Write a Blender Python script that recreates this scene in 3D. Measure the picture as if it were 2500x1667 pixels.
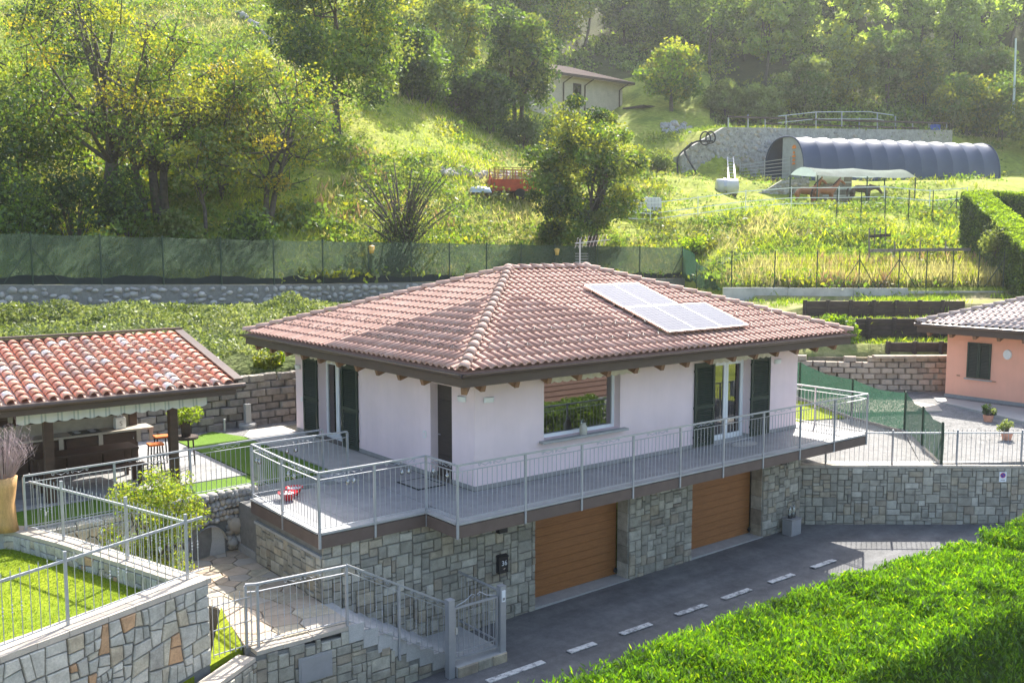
import bpy, bmesh, math, random
import numpy as np
from mathutils import Vector, Matrix

# ------------------------------------------------------------------ scene, camera, light
scene = bpy.context.scene
for o in list(bpy.data.objects): bpy.data.objects.remove(o)
COL = scene.collection
TH = 8.0                                    # camera height above the garage floor
CAM = Vector((-11.77, -16.17, TH)); YAW = math.radians(38.3); PITCH = math.radians(5.93)
FPX = 2364.0                                # focal length in pixels of the 2500 px wide photograph
cam_d = bpy.data.cameras.new('camera'); cam = bpy.data.objects.new('camera', cam_d); COL.objects.link(cam)
cam.location = CAM; cam.rotation_euler = (math.pi/2-PITCH, 0, -YAW)
cam_d.sensor_width = 36; cam_d.lens = FPX/2500*36; cam_d.clip_end = 3000; cam_d.clip_start = .1
scene.camera = cam

SUNV = Vector((.80, .50, 1.0)).normalized()
world = bpy.data.worlds.new('World'); scene.world = world; world.use_nodes = True
wn = world.node_tree.nodes; wl = world.node_tree.links
bg = wn['Background']
sky = wn.new('ShaderNodeTexSky'); sky.sky_type = 'NISHITA'; sky.sun_disc = False
sky.sun_elevation = math.asin(SUNV.z); sky.sun_rotation = math.atan2(SUNV.x, SUNV.y)
sky.air_density = 1.0; sky.dust_density = 2.2; sky.ozone_density = .6
wl.new(sky.outputs[0], bg.inputs[0]); bg.inputs[1].default_value = 0.15
sun_d = bpy.data.lights.new('sun', 'SUN'); sun = bpy.data.objects.new('sun', sun_d); COL.objects.link(sun)
sun_d.energy = 5.0; sun_d.angle = math.radians(.55); sun_d.color = (1, .95, .86)
sun.rotation_euler = SUNV.to_track_quat('Z', 'Y').to_euler(); sun.location = (20, 20, 60)
scene.view_settings.view_transform = 'Standard'; scene.view_settings.look = 'None'
scene.view_settings.exposure = 1.45; scene.view_settings.gamma = 1.0
scene.render.engine = 'CYCLES'
scene.cycles.max_bounces = 8; scene.cycles.diffuse_bounces = 4; scene.cycles.glossy_bounces = 3
scene.cycles.transparent_max_bounces = 12; scene.cycles.transmission_bounces = 4; scene.cycles.volume_bounces = 1
scene.cycles.use_denoising = True; scene.cycles.caustics_reflective = False; scene.cycles.caustics_refractive = False

# ------------------------------------------------------------------ helpers
rnd = random.Random(7); rng = np.random.default_rng(7)
FW = Vector((math.sin(YAW), math.cos(YAW), 0)); RT = Vector((math.cos(YAW), -math.sin(YAW), 0))
def cw(X, D, z=0.0):
    """metres to the right and ahead of the viewpoint -> world"""
    p = CAM + RT*X + FW*D; return Vector((p.x, p.y, z))
def at(px, py, D):
    """point seen at photo pixel (px, py), D metres ahead"""
    x = (px-1250)/FPX; y = -(py-833.5)/FPX
    c, s = math.cos(PITCH), math.sin(PITCH)
    k = D/(c+y*s); return cw(x*k, D, TH+k*(-s+y*c))
def inv(x, y):
    d = Vector((x, y, 0))-Vector((CAM.x, CAM.y, 0)); return d.dot(RT), d.dot(FW)

class MB:
    def __init__(s): s.v = []; s.f = []; s.m = []
    def add(s, vs, fs, mi=0):
        n = len(s.v); s.v += [tuple(v) for v in vs]; s.f += [tuple(i+n for i in f) for f in fs]; s.m += [mi]*len(fs); return s
    def box(s, x0, x1, y0, y1, z0, z1, mi=0):
        return s.add([(x0,y0,z0),(x1,y0,z0),(x1,y1,z0),(x0,y1,z0),(x0,y0,z1),(x1,y0,z1),(x1,y1,z1),(x0,y1,z1)],
                     [(3,2,1,0),(4,5,6,7),(0,1,5,4),(1,2,6,5),(2,3,7,6),(3,0,4,7)], mi)
    def bar(s, p, q, w=.04, h=None, mi=0, up=(0,0,1)):
        p = Vector(p); q = Vector(q); h = w if h is None else h
        d = (q-p).normalized(); u = Vector(up)
        if abs(d.dot(u)) > .98: u = Vector((1,0,0))
        a = d.cross(u).normalized(); b = a.cross(d).normalized()
        vs = [e+a*sx*w/2+b*sy*h/2 for e in (p, q) for sx, sy in ((-1,-1),(1,-1),(1,1),(-1,1))]
        return s.add(vs, [(0,1,2,3),(7,6,5,4),(0,4,5,1),(1,5,6,2),(2,6,7,3),(3,7,4,0)], mi)
    def tube(s, pts, r, n=6, mi=0, cap=True):
        pts = [Vector(p) for p in pts]; rs = r if isinstance(r, (list, tuple)) else [r]*len(pts)
        rings = []; u = None
        for i, p in enumerate(pts):
            d = (pts[min(i+1, len(pts)-1)]-pts[max(i-1, 0)])
            d = d.normalized() if d.length > 1e-9 else Vector((0,0,1))
            if u is None: u = Vector((1,0,0)) if abs(d.x) < .9 else Vector((0,1,0))
            a = (u-d*u.dot(d)).normalized(); b = d.cross(a); u = a
            rings.append([p+(a*math.cos(t)+b*math.sin(t))*rs[i] for t in [2*math.pi*k/n for k in range(n)]])
        vs = [v for R_ in rings for v in R_]; fs = []
        for i in range(len(rings)-1):
            for k in range(n):
                a, b = i*n+k, i*n+(k+1) % n; fs.append((a, b, b+n, a+n))
        if cap: fs += [tuple(range(n-1, -1, -1)), tuple((len(rings)-1)*n+k for k in range(n))]
        return s.add(vs, fs, mi)
    def lathe(s, prof, c=(0,0,0), n=14, mi=0):
        c = Vector(c); vs = [c+Vector((r*math.cos(2*math.pi*k/n), r*math.sin(2*math.pi*k/n), z)) for r, z in prof for k in range(n)]
        fs = [(i*n+k, i*n+(k+1) % n, (i+1)*n+(k+1) % n, (i+1)*n+k) for i in range(len(prof)-1) for k in range(n)]
        return s.add(vs, fs, mi)
    def prism(s, poly, z0, z1, mi=0):
        n = len(poly); a = sum(poly[i][0]*poly[(i+1) % n][1]-poly[(i+1) % n][0]*poly[i][1] for i in range(n))
        if a < 0: poly = poly[::-1]
        zz0 = z0 if callable(z0) else (lambda x, y: z0); zz1 = z1 if callable(z1) else (lambda x, y: z1)
        vs = [(x, y, zz0(x, y)) for x, y in poly]+[(x, y, zz1(x, y)) for x, y in poly]
        return s.add(vs, [tuple(range(n-1, -1, -1)), tuple(range(n, 2*n))]+[(i, (i+1) % n, n+(i+1) % n, n+i) for i in range(n)], mi)
    def blob(s, c, r, seed=0, nu=6, nv=4, amp=.18, mi=0):
        R = random.Random(seed); c = Vector(c); vs = [c+Vector((0,0,-r[2]))]; fs = []
        for j in range(1, nv):
            ph = -math.pi/2+math.pi*j/nv
            for i in range(nu):
                t = 2*math.pi*i/nu+j*.3; k = 1+R.uniform(-amp, amp)
                vs.append(c+Vector((r[0]*math.cos(ph)*math.cos(t)*k, r[1]*math.cos(ph)*math.sin(t)*k, r[2]*math.sin(ph)*k)))
        vs.append(c+Vector((0,0,r[2]))); L = len(vs)-1
        for i in range(nu):
            fs.append((0, 1+(i+1) % nu, 1+i)); fs.append((L, L-nu+i, L-nu+(i+1) % nu))
            for j in range(nv-2):
                a = 1+j*nu+i; b = 1+j*nu+(i+1) % nu; fs.append((a, b, b+nu, a+nu))
        return s.add(vs, fs, mi)
    def mesh(s, name='mesh', smooth=False):
        me = bpy.data.meshes.new(name); me.from_pydata(s.v, [], s.f)
        if any(s.m): me.polygons.foreach_set('material_index', s.m)
        if smooth: me.polygons.foreach_set('use_smooth', [True]*len(s.f))
        me.update(); return me

def np_mesh(name, verts, nper, matidx=None, smooth=False):
    """verts (N*nper,3): N separate polygons of nper corners"""
    me = bpy.data.meshes.new(name); n = len(verts); N = n//nper
    me.vertices.add(n); me.vertices.foreach_set('co', np.asarray(verts, dtype=np.float32).ravel())
    me.loops.add(n); me.loops.foreach_set('vertex_index', np.arange(n, dtype=np.int32))
    me.polygons.add(N); me.polygons.foreach_set('loop_start', np.arange(0, n, nper, dtype=np.int32))
    if matidx is not None: me.polygons.foreach_set('material_index', np.asarray(matidx, dtype=np.int32))
    me.update(calc_edges=True); me.validate(); return me

def put(name, me, mats, parent=None, loc=None, smooth=False):
    if isinstance(me, MB): me = me.mesh(name, smooth)
    mats = mats if isinstance(mats, (list, tuple)) else [mats]
    if not me.materials:
        for m in mats: me.materials.append(m)
    o = bpy.data.objects.new(name, me); COL.objects.link(o)
    if loc is not None: o.location = loc
    if parent is not None: link_parent(o, parent)
    return o
def link_parent(o, parent):
    o.parent = parent; o.matrix_parent_inverse = Matrix.Translation(-parent.location)
def shared(name, me, parent, loc, mat=None, scale=None, rot=None):
    """one more object on a mesh that alike pieces share"""
    o = bpy.data.objects.new(name, me); COL.objects.link(o)
    if parent is not None: link_parent(o, parent)
    o.location = loc
    if scale is not None: o.scale = scale
    if rot is not None: o.rotation_euler = rot
    if mat is not None:
        if not me.materials: me.materials.append(mat)
        o.material_slots[0].link = 'OBJECT'; o.material_slots[0].material = mat
    return o
def tag(o, label=None, cat=None, group=None, kind=None):
    if label: o['label'] = label
    if cat: o['category'] = cat
    if group: o['group'] = group
    if kind: o['kind'] = kind
    return o
def thing(name, label, cat, loc=(0,0,0), group=None):
    o = bpy.data.objects.new(name, None); COL.objects.link(o); o.location = loc; o.empty_display_size = .3
    return tag(o, label, cat, group)
def struct(name, me, mats): return tag(put(name, me, mats), kind='structure')

# ------------------------------------------------------------------ materials
def srgb(r, g, b): return tuple(((c/255+.055)/1.055)**2.4 if c > 10 else c/255/12.92 for c in (r, g, b))
class NT:
    def __init__(s, name):
        s.m = bpy.data.materials.new(name); s.m.use_nodes = True; s.t = s.m.node_tree
        s.n = s.t.nodes; s.b = s.n['Principled BSDF']; s.out = s.n['Material Output']
    def new(s, t, **kw):
        n = s.n.new('ShaderNode'+t)
        for k, v in kw.items(): setattr(n, k, v)
        return n
    def link(s, a, b): s.t.links.new(a, b)
def noise(nt, scale, detail=3, rough=.6, vec=None, coord='Object'):
    t = nt.new('TexNoise'); t.inputs['Scale'].default_value = scale; t.inputs['Detail'].default_value = detail; t.inputs['Roughness'].default_value = rough
    if vec is None:
        g = nt.new('NewGeometry'); vec = g.outputs['Position']
    nt.link(vec, t.inputs['Vector']); return t
def stretch(nt, sc, rot=(0,0,0)):
    g = nt.new('NewGeometry'); mp = nt.new('Mapping'); mp.inputs['Scale'].default_value = sc; mp.inputs['Rotation'].default_value = rot
    nt.link(g.outputs['Position'], mp.inputs['Vector']); return mp.outputs[0]
def mixc(nt, fac, a, b, mode='MIX'):
    m = nt.new('Mix', data_type='RGBA', blend_type=mode)
    for sock, v in ((m.inputs[0], fac), (m.inputs[6], a), (m.inputs[7], b)):
        if hasattr(v, 'links'): nt.link(v, sock)
        elif isinstance(v, (int, float)): sock.default_value = v
        else: sock.default_value = tuple(v)+(1,)
    return m.outputs[2]
def ramp(nt, fac, stops):
    r = nt.new('ValToRGB'); nt.link(fac, r.inputs[0]); e = r.color_ramp.elements
    while len(e) < len(stops): e.new(.5)
    for k, (p, c) in enumerate(stops):
        e[k].position = p; e[k].color = (tuple(c)+(1,)) if isinstance(c, (tuple, list)) else (c, c, c, 1)
    return r.outputs[0]
def M(name, c, rough=.7, var=.25, scale=4., c2=None, bump=.0, bscale=40., metal=0., spec=.4, vec=None, orand=0., fine=.0, fscale=60.):
    """plain procedural material: base colour with two-scale mottling, fine relief"""
    nt = NT(name); b = nt.b
    v = stretch(nt, vec) if vec else None
    n1 = noise(nt, scale, 4, .6, v)
    f1 = ramp(nt, n1.outputs[0], [(.3, 0.), (.7, 1.)])
    dark = tuple(x*(1-var) for x in c); lite = tuple(min(1, x*(1+var*.6)) for x in c) if c2 is None else c2
    col = mixc(nt, f1, dark, lite)
    if fine:
        n2 = noise(nt, fscale, 2, .7, v); f2 = ramp(nt, n2.outputs[0], [(.3, 1-fine), (.7, 1+fine)]); col = mixc(nt, 1., col, f2, 'MULTIPLY')
    if orand:
        oi = nt.new('ObjectInfo'); f3 = ramp(nt, oi.outputs['Random'], [(0, 1-orand), (1, 1+orand)]); col = mixc(nt, 1., col, f3, 'MULTIPLY')
    nt.link(col, b.inputs['Base Color']); b.inputs['Roughness'].default_value = rough
    b.inputs['Metallic'].default_value = metal; b.inputs['Specular IOR Level'].default_value = spec
    if bump:
        nb = noise(nt, bscale, 3, .6, v); bp = nt.new('Bump'); bp.inputs['Strength'].default_value = bump; bp.inputs['Distance'].default_value = .02
        nt.link(nb.outputs[0], bp.inputs['Height']); nt.link(bp.outputs[0], b.inputs['Normal'])
    return nt.m
def leafmat(name, c, trans=.45, var=.35, rough=.5, scale=.6, tcol=None):
    nt = NT(name); nt.n.remove(nt.b)
    n1 = noise(nt, scale, 3, .6); f1 = ramp(nt, n1.outputs[0], [(.3, 0.), (.7, 1.)])
    gi = nt.new('NewGeometry'); f2 = ramp(nt, gi.outputs['Random Per Island'], [(0, 1-var*.7), (1, 1+var*.7)])
    col = mixc(nt, f1, tuple(x*(1-var*.5) for x in c), tuple(x*(1+var*.5) for x in c)); col = mixc(nt, 1., col, f2, 'MULTIPLY')
    d = nt.new('BsdfDiffuse'); t = nt.new('BsdfTranslucent'); mx = nt.new('MixShader'); g = nt.new('BsdfGlossy'); mg = nt.new('MixShader')
    nt.link(col, d.inputs[0])
    tc = mixc(nt, 1., col, tcol or (1.45, 1.4, .5), 'MULTIPLY'); nt.link(tc, t.inputs[0])
    mx.inputs[0].default_value = trans; nt.link(d.outputs[0], mx.inputs[1]); nt.link(t.outputs[0], mx.inputs[2])
    g.inputs['Roughness'].default_value = rough; g.inputs[0].default_value = (.8, .8, .8, 1)
    mg.inputs[0].default_value = .04; nt.link(mx.outputs[0], mg.inputs[1]); nt.link(g.outputs[0], mg.inputs[2])
    nt.link(mg.outputs[0], nt.out.inputs['Surface']); return nt.m

def plaster(name, c):
    nt = NT(name); n1 = noise(nt, .9, 4, .6); n2 = noise(nt, 1., 4, .65, stretch(nt, (5, 5, .35))); n3 = noise(nt, 140, 2, .6)
    col = mixc(nt, 1., c, ramp(nt, n1.outputs[0], [(.3, .93), (.7, 1.05)]), 'MULTIPLY'); col = mixc(nt, 1., col, ramp(nt, n2.outputs[0], [(.28, .965), (.55, 1.0)]), 'MULTIPLY'); col = mixc(nt, 1., col, ramp(nt, n3.outputs[0], [(.3, .95), (.7, 1.05)]), 'MULTIPLY')
    nt.link(col, nt.b.inputs['Base Color']); nt.b.inputs['Roughness'].default_value = .92; nt.b.inputs['Specular IOR Level'].default_value = .2
    bp = nt.new('Bump'); bp.inputs['Strength'].default_value = .4; bp.inputs['Distance'].default_value = .008; nt.link(n3.outputs[0], bp.inputs['Height']); nt.link(bp.outputs[0], nt.b.inputs['Normal']); return nt.m
m_plaster = plaster('plaster_pink', (.82, .66, .67))
m_salmon = plaster('plaster_salmon', (.86, .43, .30))
m_plinth = M('plinth_stone', (.30, .29, .28), .8, .15, 6)
m_tile = [M('roof_tile_%d' % i, c, .8, .16, 7, fine=.10, fscale=50, orand=.05) for i, c in enumerate([(.42, .245, .19), (.455, .275, .215), (.395, .23, .18), (.475, .30, .24)])]
m_cap = M('hip_tile', (.52, .34, .27), .75, .22, 5, fine=.12)
m_ntile = [M('neighbour_tile_%d' % i, c, .8, .2, 7, orand=.08) for i, c in enumerate([(.50, .40, .35), (.44, .35, .305), (.56, .455, .40)])]
m_coppo = [M('clay_tile_%d' % i, c, .8, .25, 9, fine=.15, orand=.12) for i, c in enumerate([(.68, .33, .22), (.72, .37, .26), (.64, .31, .22), (.58, .36, .28), (.82, .74, .68), (.50, .36, .31)])]
m_wood = M('brown_fascia', (.085, .058, .045), .55, .2, 3, vec=(1, 1, 6))
m_gutter = M('brown_gutter', (.11, .078, .062), .38, .15, 3, metal=.3)
m_rafter = M('rafter_wood', (.24, .125, .065), .65, .3, 8)
m_soffit = M('soffit_boards', (.30, .17, .10), .7, .25, 5)
m_gdoor = M('garage_wood', (.36, .145, .045), .5, .28, 3.0, vec=(1.2, 1.2, 26), fine=.10, fscale=8)
m_lintel = M('lintel_brown', (.13, .092, .075), .6, .15, 4)
m_stone = [M('ashlar_%d' % i, c, .85, .30, 5, bump=.45, bscale=30, fine=.12, fscale=45, orand=.16) for i, c in enumerate([(.36, .335, .270), (.42, .39, .315), (.325, .305, .25), (.40, .345, .255), (.47, .44, .365), (.34, .29, .22)])]
m_mortar = M('mortar', (.21, .205, .19), .95, .2, 8, bump=.3)
m_inc = [M('rubble_%d' % i, c, .85, .28, 4, bump=.5, bscale=22, fine=.15, fscale=30, orand=.12) for i, c in enumerate([(.41, .39, .335), (.48, .455, .39), (.38, .37, .32), (.47, .40, .29), (.47, .29, .16), (.44, .40, .31)])]
m_granite = M('granite', (.38, .375, .36), .7, .12, 4, fine=.22, fscale=110)
m_coping = M('pale_coping', (.45, .395, .325), .85, .14, 2.5, bump=.3, fine=.10)
m_floor = M('terrace_tile', (.27, .265, .265), .55, .14, 3, fine=.06, fscale=40, orand=.05)
def asphalt():
    nt = NT('asphalt'); n1 = noise(nt, .55, 6, .68); n2 = noise(nt, 5, 4, .7); n3 = noise(nt, 130, 2, .6)
    c = ramp(nt, n1.outputs[0], [(.30, (.075, .077, .080)), (.5, (.108, .108, .109)), (.70, (.148, .146, .142))])
    c = mixc(nt, 1., c, ramp(nt, n2.outputs[0], [(.3, .82), (.7, 1.18)]), 'MULTIPLY'); c = mixc(nt, 1., c, ramp(nt, n3.outputs[0], [(.3, .6), (.7, 1.5)]), 'MULTIPLY')
    st = noise(nt, 1.0, 3, .6, stretch(nt, (.12, 2.2, 1.))); c = mixc(nt, 1., c, ramp(nt, st.outputs[0], [(.35, .85), (.65, 1.15)]), 'MULTIPLY')
    nt.link(c, nt.b.inputs['Base Color']); nt.b.inputs['Roughness'].default_value = .9
    bp = nt.new('Bump'); bp.inputs['Strength'].default_value = .35; bp.inputs['Distance'].default_value = .01; nt.link(n3.outputs[0], bp.inputs['Height']); nt.link(bp.outputs[0], nt.b.inputs['Normal']); return nt.m
m_asphalt = asphalt()
def wornpaint():
    nt = NT('road_paint'); n = noise(nt, 7, 6, .75); f = ramp(nt, n.outputs[0], [(.40, 0.), (.52, 1.)]); n2 = noise(nt, 60, 2, .6); f2 = ramp(nt, n2.outputs[0], [(.3, .8), (.7, 1.1)])
    nt.link(mixc(nt, 1., mixc(nt, f, (.20, .20, .20), (.58, .58, .56)), f2, 'MULTIPLY'), nt.b.inputs['Base Color']); nt.b.inputs['Roughness'].default_value = .85; return nt.m
m_paint = wornpaint()
m_galv = M('galvanised', (.42, .43, .45), .45, .12, 3, metal=.5, spec=.5)
m_shutter = M('green_shutter', (.022, .040, .028), .45, .15, 5)
m_pvc = M('white_frame', (.80, .81, .82), .4, .03, 3)
m_white = M('white_plastic', (.75, .75, .73), .5, .05, 3)
m_cream = M('cream_awning', (.66, .60, .50), .85, .10, 6)
m_door = M('dark_door', (.045, .034, .030), .5, .2, 4, vec=(1, 1, 5))
m_curtain = M('curtain', (.72, .72, .72), .9, .15, 10, vec=(6, 6, .3))
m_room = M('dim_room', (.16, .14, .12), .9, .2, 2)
m_black = M('black_metal', (.02, .02, .022), .45, .1, 5)
m_red = M('red_glaze', (.55, .02, .03), .25, .1, 5)
m_pebble = M('white_pebbles', (.75, .73, .70), .8, .2, 40)
m_gravel = M('gravel', (.205, .20, .192), .95, .25, 4, bump=.8, bscale=26, fine=.38, fscale=24)
m_concrete = M('concrete', (.44, .43, .41), .9, .22, 1.6, bump=.2, fine=.12)
m_block = [M('split_block_%d' % i, c, .95, .22, 7, bump=.6, bscale=35, fine=.15, orand=.12) for i, c in enumerate([(.33, .29, .25), (.37, .33, .28), (.29, .26, .23)])]
m_blockR = [M('split_block_warm_%d' % i, c, .95, .2, 7, bump=.6, bscale=35, fine=.15, orand=.10) for i, c in enumerate([(.42, .34, .26), (.46, .37, .29), (.37, .30, .24)])]
m_walk = M('pale_paving', (.44, .41, .37), .8, .1, 3, fine=.06)
m_deck = [M('deck_board_%d' % i, c, .7, .2, 4, fine=.1, orand=.1) for i, c in enumerate([(.30, .295, .285), (.35, .34, .33), (.26, .255, .25)])]
m_pwood = M('pavilion_wood', (.075, .042, .028), .6, .25, 4, vec=(1, 1, 3))
m_counter = M('counter_stone', (.42, .37, .30), .5, .15, 6)
m_steel = M('steel', (.6, .6, .6), .25, .05, 5, metal=1.)
m_orange = M('orange_seat', (.75, .17, .03), .5, .1, 5)
m_log = M('pale_log', (.58, .34, .14), .7, .32, 4, vec=(2, 2, .5), fine=.15)
m_twig = M('dry_twig', (.38, .29, .29), .8, .2, 6)
m_bark = M('bark', (.10, .085, .068), .95, .35, 6, bump=.5, bscale=25)
m_deadwood = M('dead_wood', (.24, .21, .175), .9, .3, 6)
m_sleeper = M('dark_sleeper', (.075, .055, .046), .9, .35, 3, vec=(1, 1, 5))
m_barn = M('barn_membrane', (.036, .056, .11), .38, .12, .8, spec=.3)
m_barnin = M('barn_end_panel', (.36, .36, .36), .8, .15, 2)
m_horse = M('chestnut_coat', (.30, .115, .045), .6, .2, 3)
m_bay = M('dark_bay_coat', (.075, .045, .032), .6, .2, 3)
m_mane = M('mane', (.06, .035, .025), .8, .2, 5)
m_tank = M('tank_white', (.50, .50, .48), .6, .1, 3)
m_redpaint = M('red_trailer', (.48, .075, .03), .5, .25, 3)
m_rust = M('rusty_rail', (.30, .15, .08), .8, .3, 5)
m_carpaint = M('pale_car', (.55, .60, .62), .25, .05, 3, metal=.3)
m_rock = [M('rock_%d' % i, c, .9, .3, 3, bump=.4, bscale=18, orand=.12) for i, c in enumerate([(.36, .35, .33), (.42, .40, .37), (.30, .29, .275), (.40, .34, .27)])]
m_fieldwall = M('field_wall_mortar', (.36, .34, .30), .95, .3, 2.5, bump=.6, bscale=10, fine=.2, fscale=9)
m_tin = M('tin_can', (.50, .47, .40), .6, .15, 6)
m_lantern = M('amber_trap', (.70, .42, .10), .5, .1, 6)
m_housefar = M('far_render', (.46, .41, .355), .9, .12, 1.2, fine=.08, fscale=9)
m_postgreen = M('green_post', (.025, .05, .032), .5, .1, 5)
m_pole = M('pole_metal', (.45, .50, .50), .4, .1, 2, metal=.4)
m_mesh = M('wire', (.10, .13, .10), .6, .1, 5)
m_tape = M('white_tape', (.80, .80, .78), .7, .05, 3)

def netmat(name, c, opac, scale=26.):
    nt = NT(name); b = nt.b; n = noise(nt, 1.3, 4, .6); f = ramp(nt, n.outputs[0], [(.3, 0.), (.7, 1.)])
    nt.link(mixc(nt, f, tuple(x*.7 for x in c), tuple(x*1.25 for x in c)), b.inputs['Base Color']); b.inputs['Roughness'].default_value = .8
    t = nt.new('BsdfTransparent'); tl = nt.new('BsdfTranslucent'); tl.inputs[0].default_value = tuple(x*1.6 for x in c)+(1,)
    m1 = nt.new('MixShader'); m1.inputs[0].default_value = .5; nt.link(b.outputs[0], m1.inputs[1]); nt.link(tl.outputs[0], m1.inputs[2])
    g = nt.new('NewGeometry'); sp = nt.new('SeparateXYZ'); nt.link(g.outputs['Position'], sp.inputs[0])
    w = nt.new('TexWave', wave_type='BANDS', bands_direction='Z'); w.inputs['Scale'].default_value = scale*.05; w.inputs['Distortion'].default_value = 1.5
    n3 = noise(nt, scale, 2, .5); r = ramp(nt, n3.outputs[0], [(.35, opac-.14), (.65, opac+.14)])
    m2 = nt.new('MixShader'); nt.link(r, m2.inputs[0]); nt.link(t.outputs[0], m2.inputs[1]); nt.link(m1.outputs[0], m2.inputs[2])
    nt.link(m2.outputs[0], nt.out.inputs['Surface']); return nt.m
m_net2 = netmat('dense_net', (.030, .075, .050), .90)
m_net = netmat('shade_net', (.058, .085, .056), .82)
m_nethem = M('net_hem', (.020, .028, .026), .9, .3, 3)

def glassmat(name, tint=(.5, .55, .6), refl=.5):
    nt = NT(name); nt.n.remove(nt.b)
    g = nt.new('BsdfGlossy'); g.inputs['Roughness'].default_value = .01; t = nt.new('BsdfTransparent'); t.inputs[0].default_value = tint+(1,)
    fr = nt.new('LayerWeight'); fr.inputs[0].default_value = refl; m = nt.new('MixShader')
    f = ramp(nt, fr.outputs['Fresnel'], [(0, refl*.5), (1, 1.)])
    nt.link(f, m.inputs[0]); nt.link(t.outputs[0], m.inputs[1]); nt.link(g.outputs[0], m.inputs[2]); nt.link(m.outputs[0], nt.out.inputs['Surface']); return nt.m
m_glass = glassmat('window_glass', (.22, .22, .23), .55)
m_glassc = glassmat('door_glass', (.75, .8, .8), .35)

def pvmat():
    nt = NT('solar_cells'); b = nt.b
    tc = nt.new('TexCoord'); mp = nt.new('Mapping'); nt.link(tc.outputs['Generated'], mp.inputs[0]); mp.inputs['Scale'].default_value = (6, 10, 1)
    br = nt.new('TexBrick'); br.offset = 0; br.inputs['Scale'].default_value = 1; br.inputs['Mortar Size'].default_value = .035; br.inputs['Brick Width'].default_value = 1; br.inputs['Row Height'].default_value = 1
    br.inputs['Color1'].default_value = (.055, .065, .095, 1); br.inputs['Color2'].default_value = (.065, .075, .105, 1); br.inputs['Mortar'].default_value = (.14, .15, .18, 1)
    nt.link(mp.outputs[0], br.inputs['Vector']); nt.link(br.outputs[0], b.inputs['Base Color'])
    b.inputs['Roughness'].default_value = .12; b.inputs['Specular IOR Level'].default_value = .06; return nt.m
m_pv = pvmat()

L_yel = leafmat('leaf_yellow_green', (.27, .29, .035), .55)
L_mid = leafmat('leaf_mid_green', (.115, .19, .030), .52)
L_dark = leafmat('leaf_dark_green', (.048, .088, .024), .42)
L_gold = leafmat('leaf_golden', (.36, .30, .035), .55)
L_olive = leafmat('leaf_olive', (.165, .205, .055), .5)
L_pale = leafmat('leaf_pale', (.22, .275, .10), .5)
L_lime = leafmat('leaf_lime', (.23, .34, .015), .58)
L_thuja = leafmat('leaf_thuja', (.135, .26, .014), .52, tcol=(1.3, 1.4, .3))
L_thujam = leafmat('leaf_thuja_mid', (.085, .175, .012), .48, tcol=(1.3, 1.4, .3))
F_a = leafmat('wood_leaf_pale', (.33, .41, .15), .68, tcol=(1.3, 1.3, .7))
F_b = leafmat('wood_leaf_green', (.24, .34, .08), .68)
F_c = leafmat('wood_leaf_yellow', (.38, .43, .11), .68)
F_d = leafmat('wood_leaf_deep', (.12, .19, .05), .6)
L_cov = leafmat('cover_leaf', (.21, .25, .085), .42, tcol=(1.25, 1.25, .7))
L_cov2 = leafmat('cover_leaf_pale', (.31, .34, .14), .42, tcol=(1.2, 1.2, .75))
L_cov3 = leafmat('cover_leaf_dark', (.095, .13, .045), .4)
L_thujad = leafmat('leaf_thuja_dark', (.05, .10, .012), .4)
G_a = leafmat('grass_bright', (.30, .36, .035), .55)
G_b = leafmat('grass_green', (.17, .26, .030), .52)
G_c = leafmat('grass_straw', (.46, .42, .18), .5, tcol=(1.1, 1.1, .75))
G_pink = leafmat('grass_rust', (.42, .29, .16), .45, tcol=(1.15, 1.0, .8))
def groundmat(name, cols, scales=(.25, 2.5), bump=.5):
    nt = NT(name); b = nt.b; n1 = noise(nt, scales[0], 5, .65); n2 = noise(nt, scales[1], 4, .7)
    c1 = ramp(nt, n1.outputs[0], [(.32, cols[0]), (.5, cols[1]), (.68, cols[2])]); f2 = ramp(nt, n2.outputs[0], [(.3, .65), (.7, 1.3)])
    nt.link(mixc(nt, 1., c1, f2, 'MULTIPLY'), b.inputs['Base Color']); b.inputs['Roughness'].default_value = .95; b.inputs['Specular IOR Level'].default_value = .1
    bp = nt.new('Bump'); bp.inputs['Strength'].default_value = bump; bp.inputs['Distance'].default_value = .15; nt.link(n2.outputs[0], bp.inputs['Height']); nt.link(bp.outputs[0], b.inputs['Normal'])
    return nt.m
m_meadow = groundmat('meadow', [(.14, .18, .03), (.25, .29, .045), (.36, .35, .085)])
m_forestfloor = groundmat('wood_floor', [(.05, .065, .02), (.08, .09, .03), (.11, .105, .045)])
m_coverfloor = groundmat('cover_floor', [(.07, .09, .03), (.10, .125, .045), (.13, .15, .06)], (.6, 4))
m_bank = groundmat('rough_bank', [(.15, .18, .05), (.24, .23, .09), (.32, .27, .16)], (.6, 4))
m_earth = groundmat('earth', [(.16, .13, .09), (.22, .18, .12), (.28, .24, .16)], (.5, 5))
m_lawn = groundmat('lawn', [(.14, .20, .015), (.20, .25, .015), (.25, .29, .02)], (.5, 14), .4)
m_turf = groundmat('turf', [(.10, .18, .025), (.115, .20, .03), (.13, .215, .035)], (.6, 40), .3)
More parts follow.
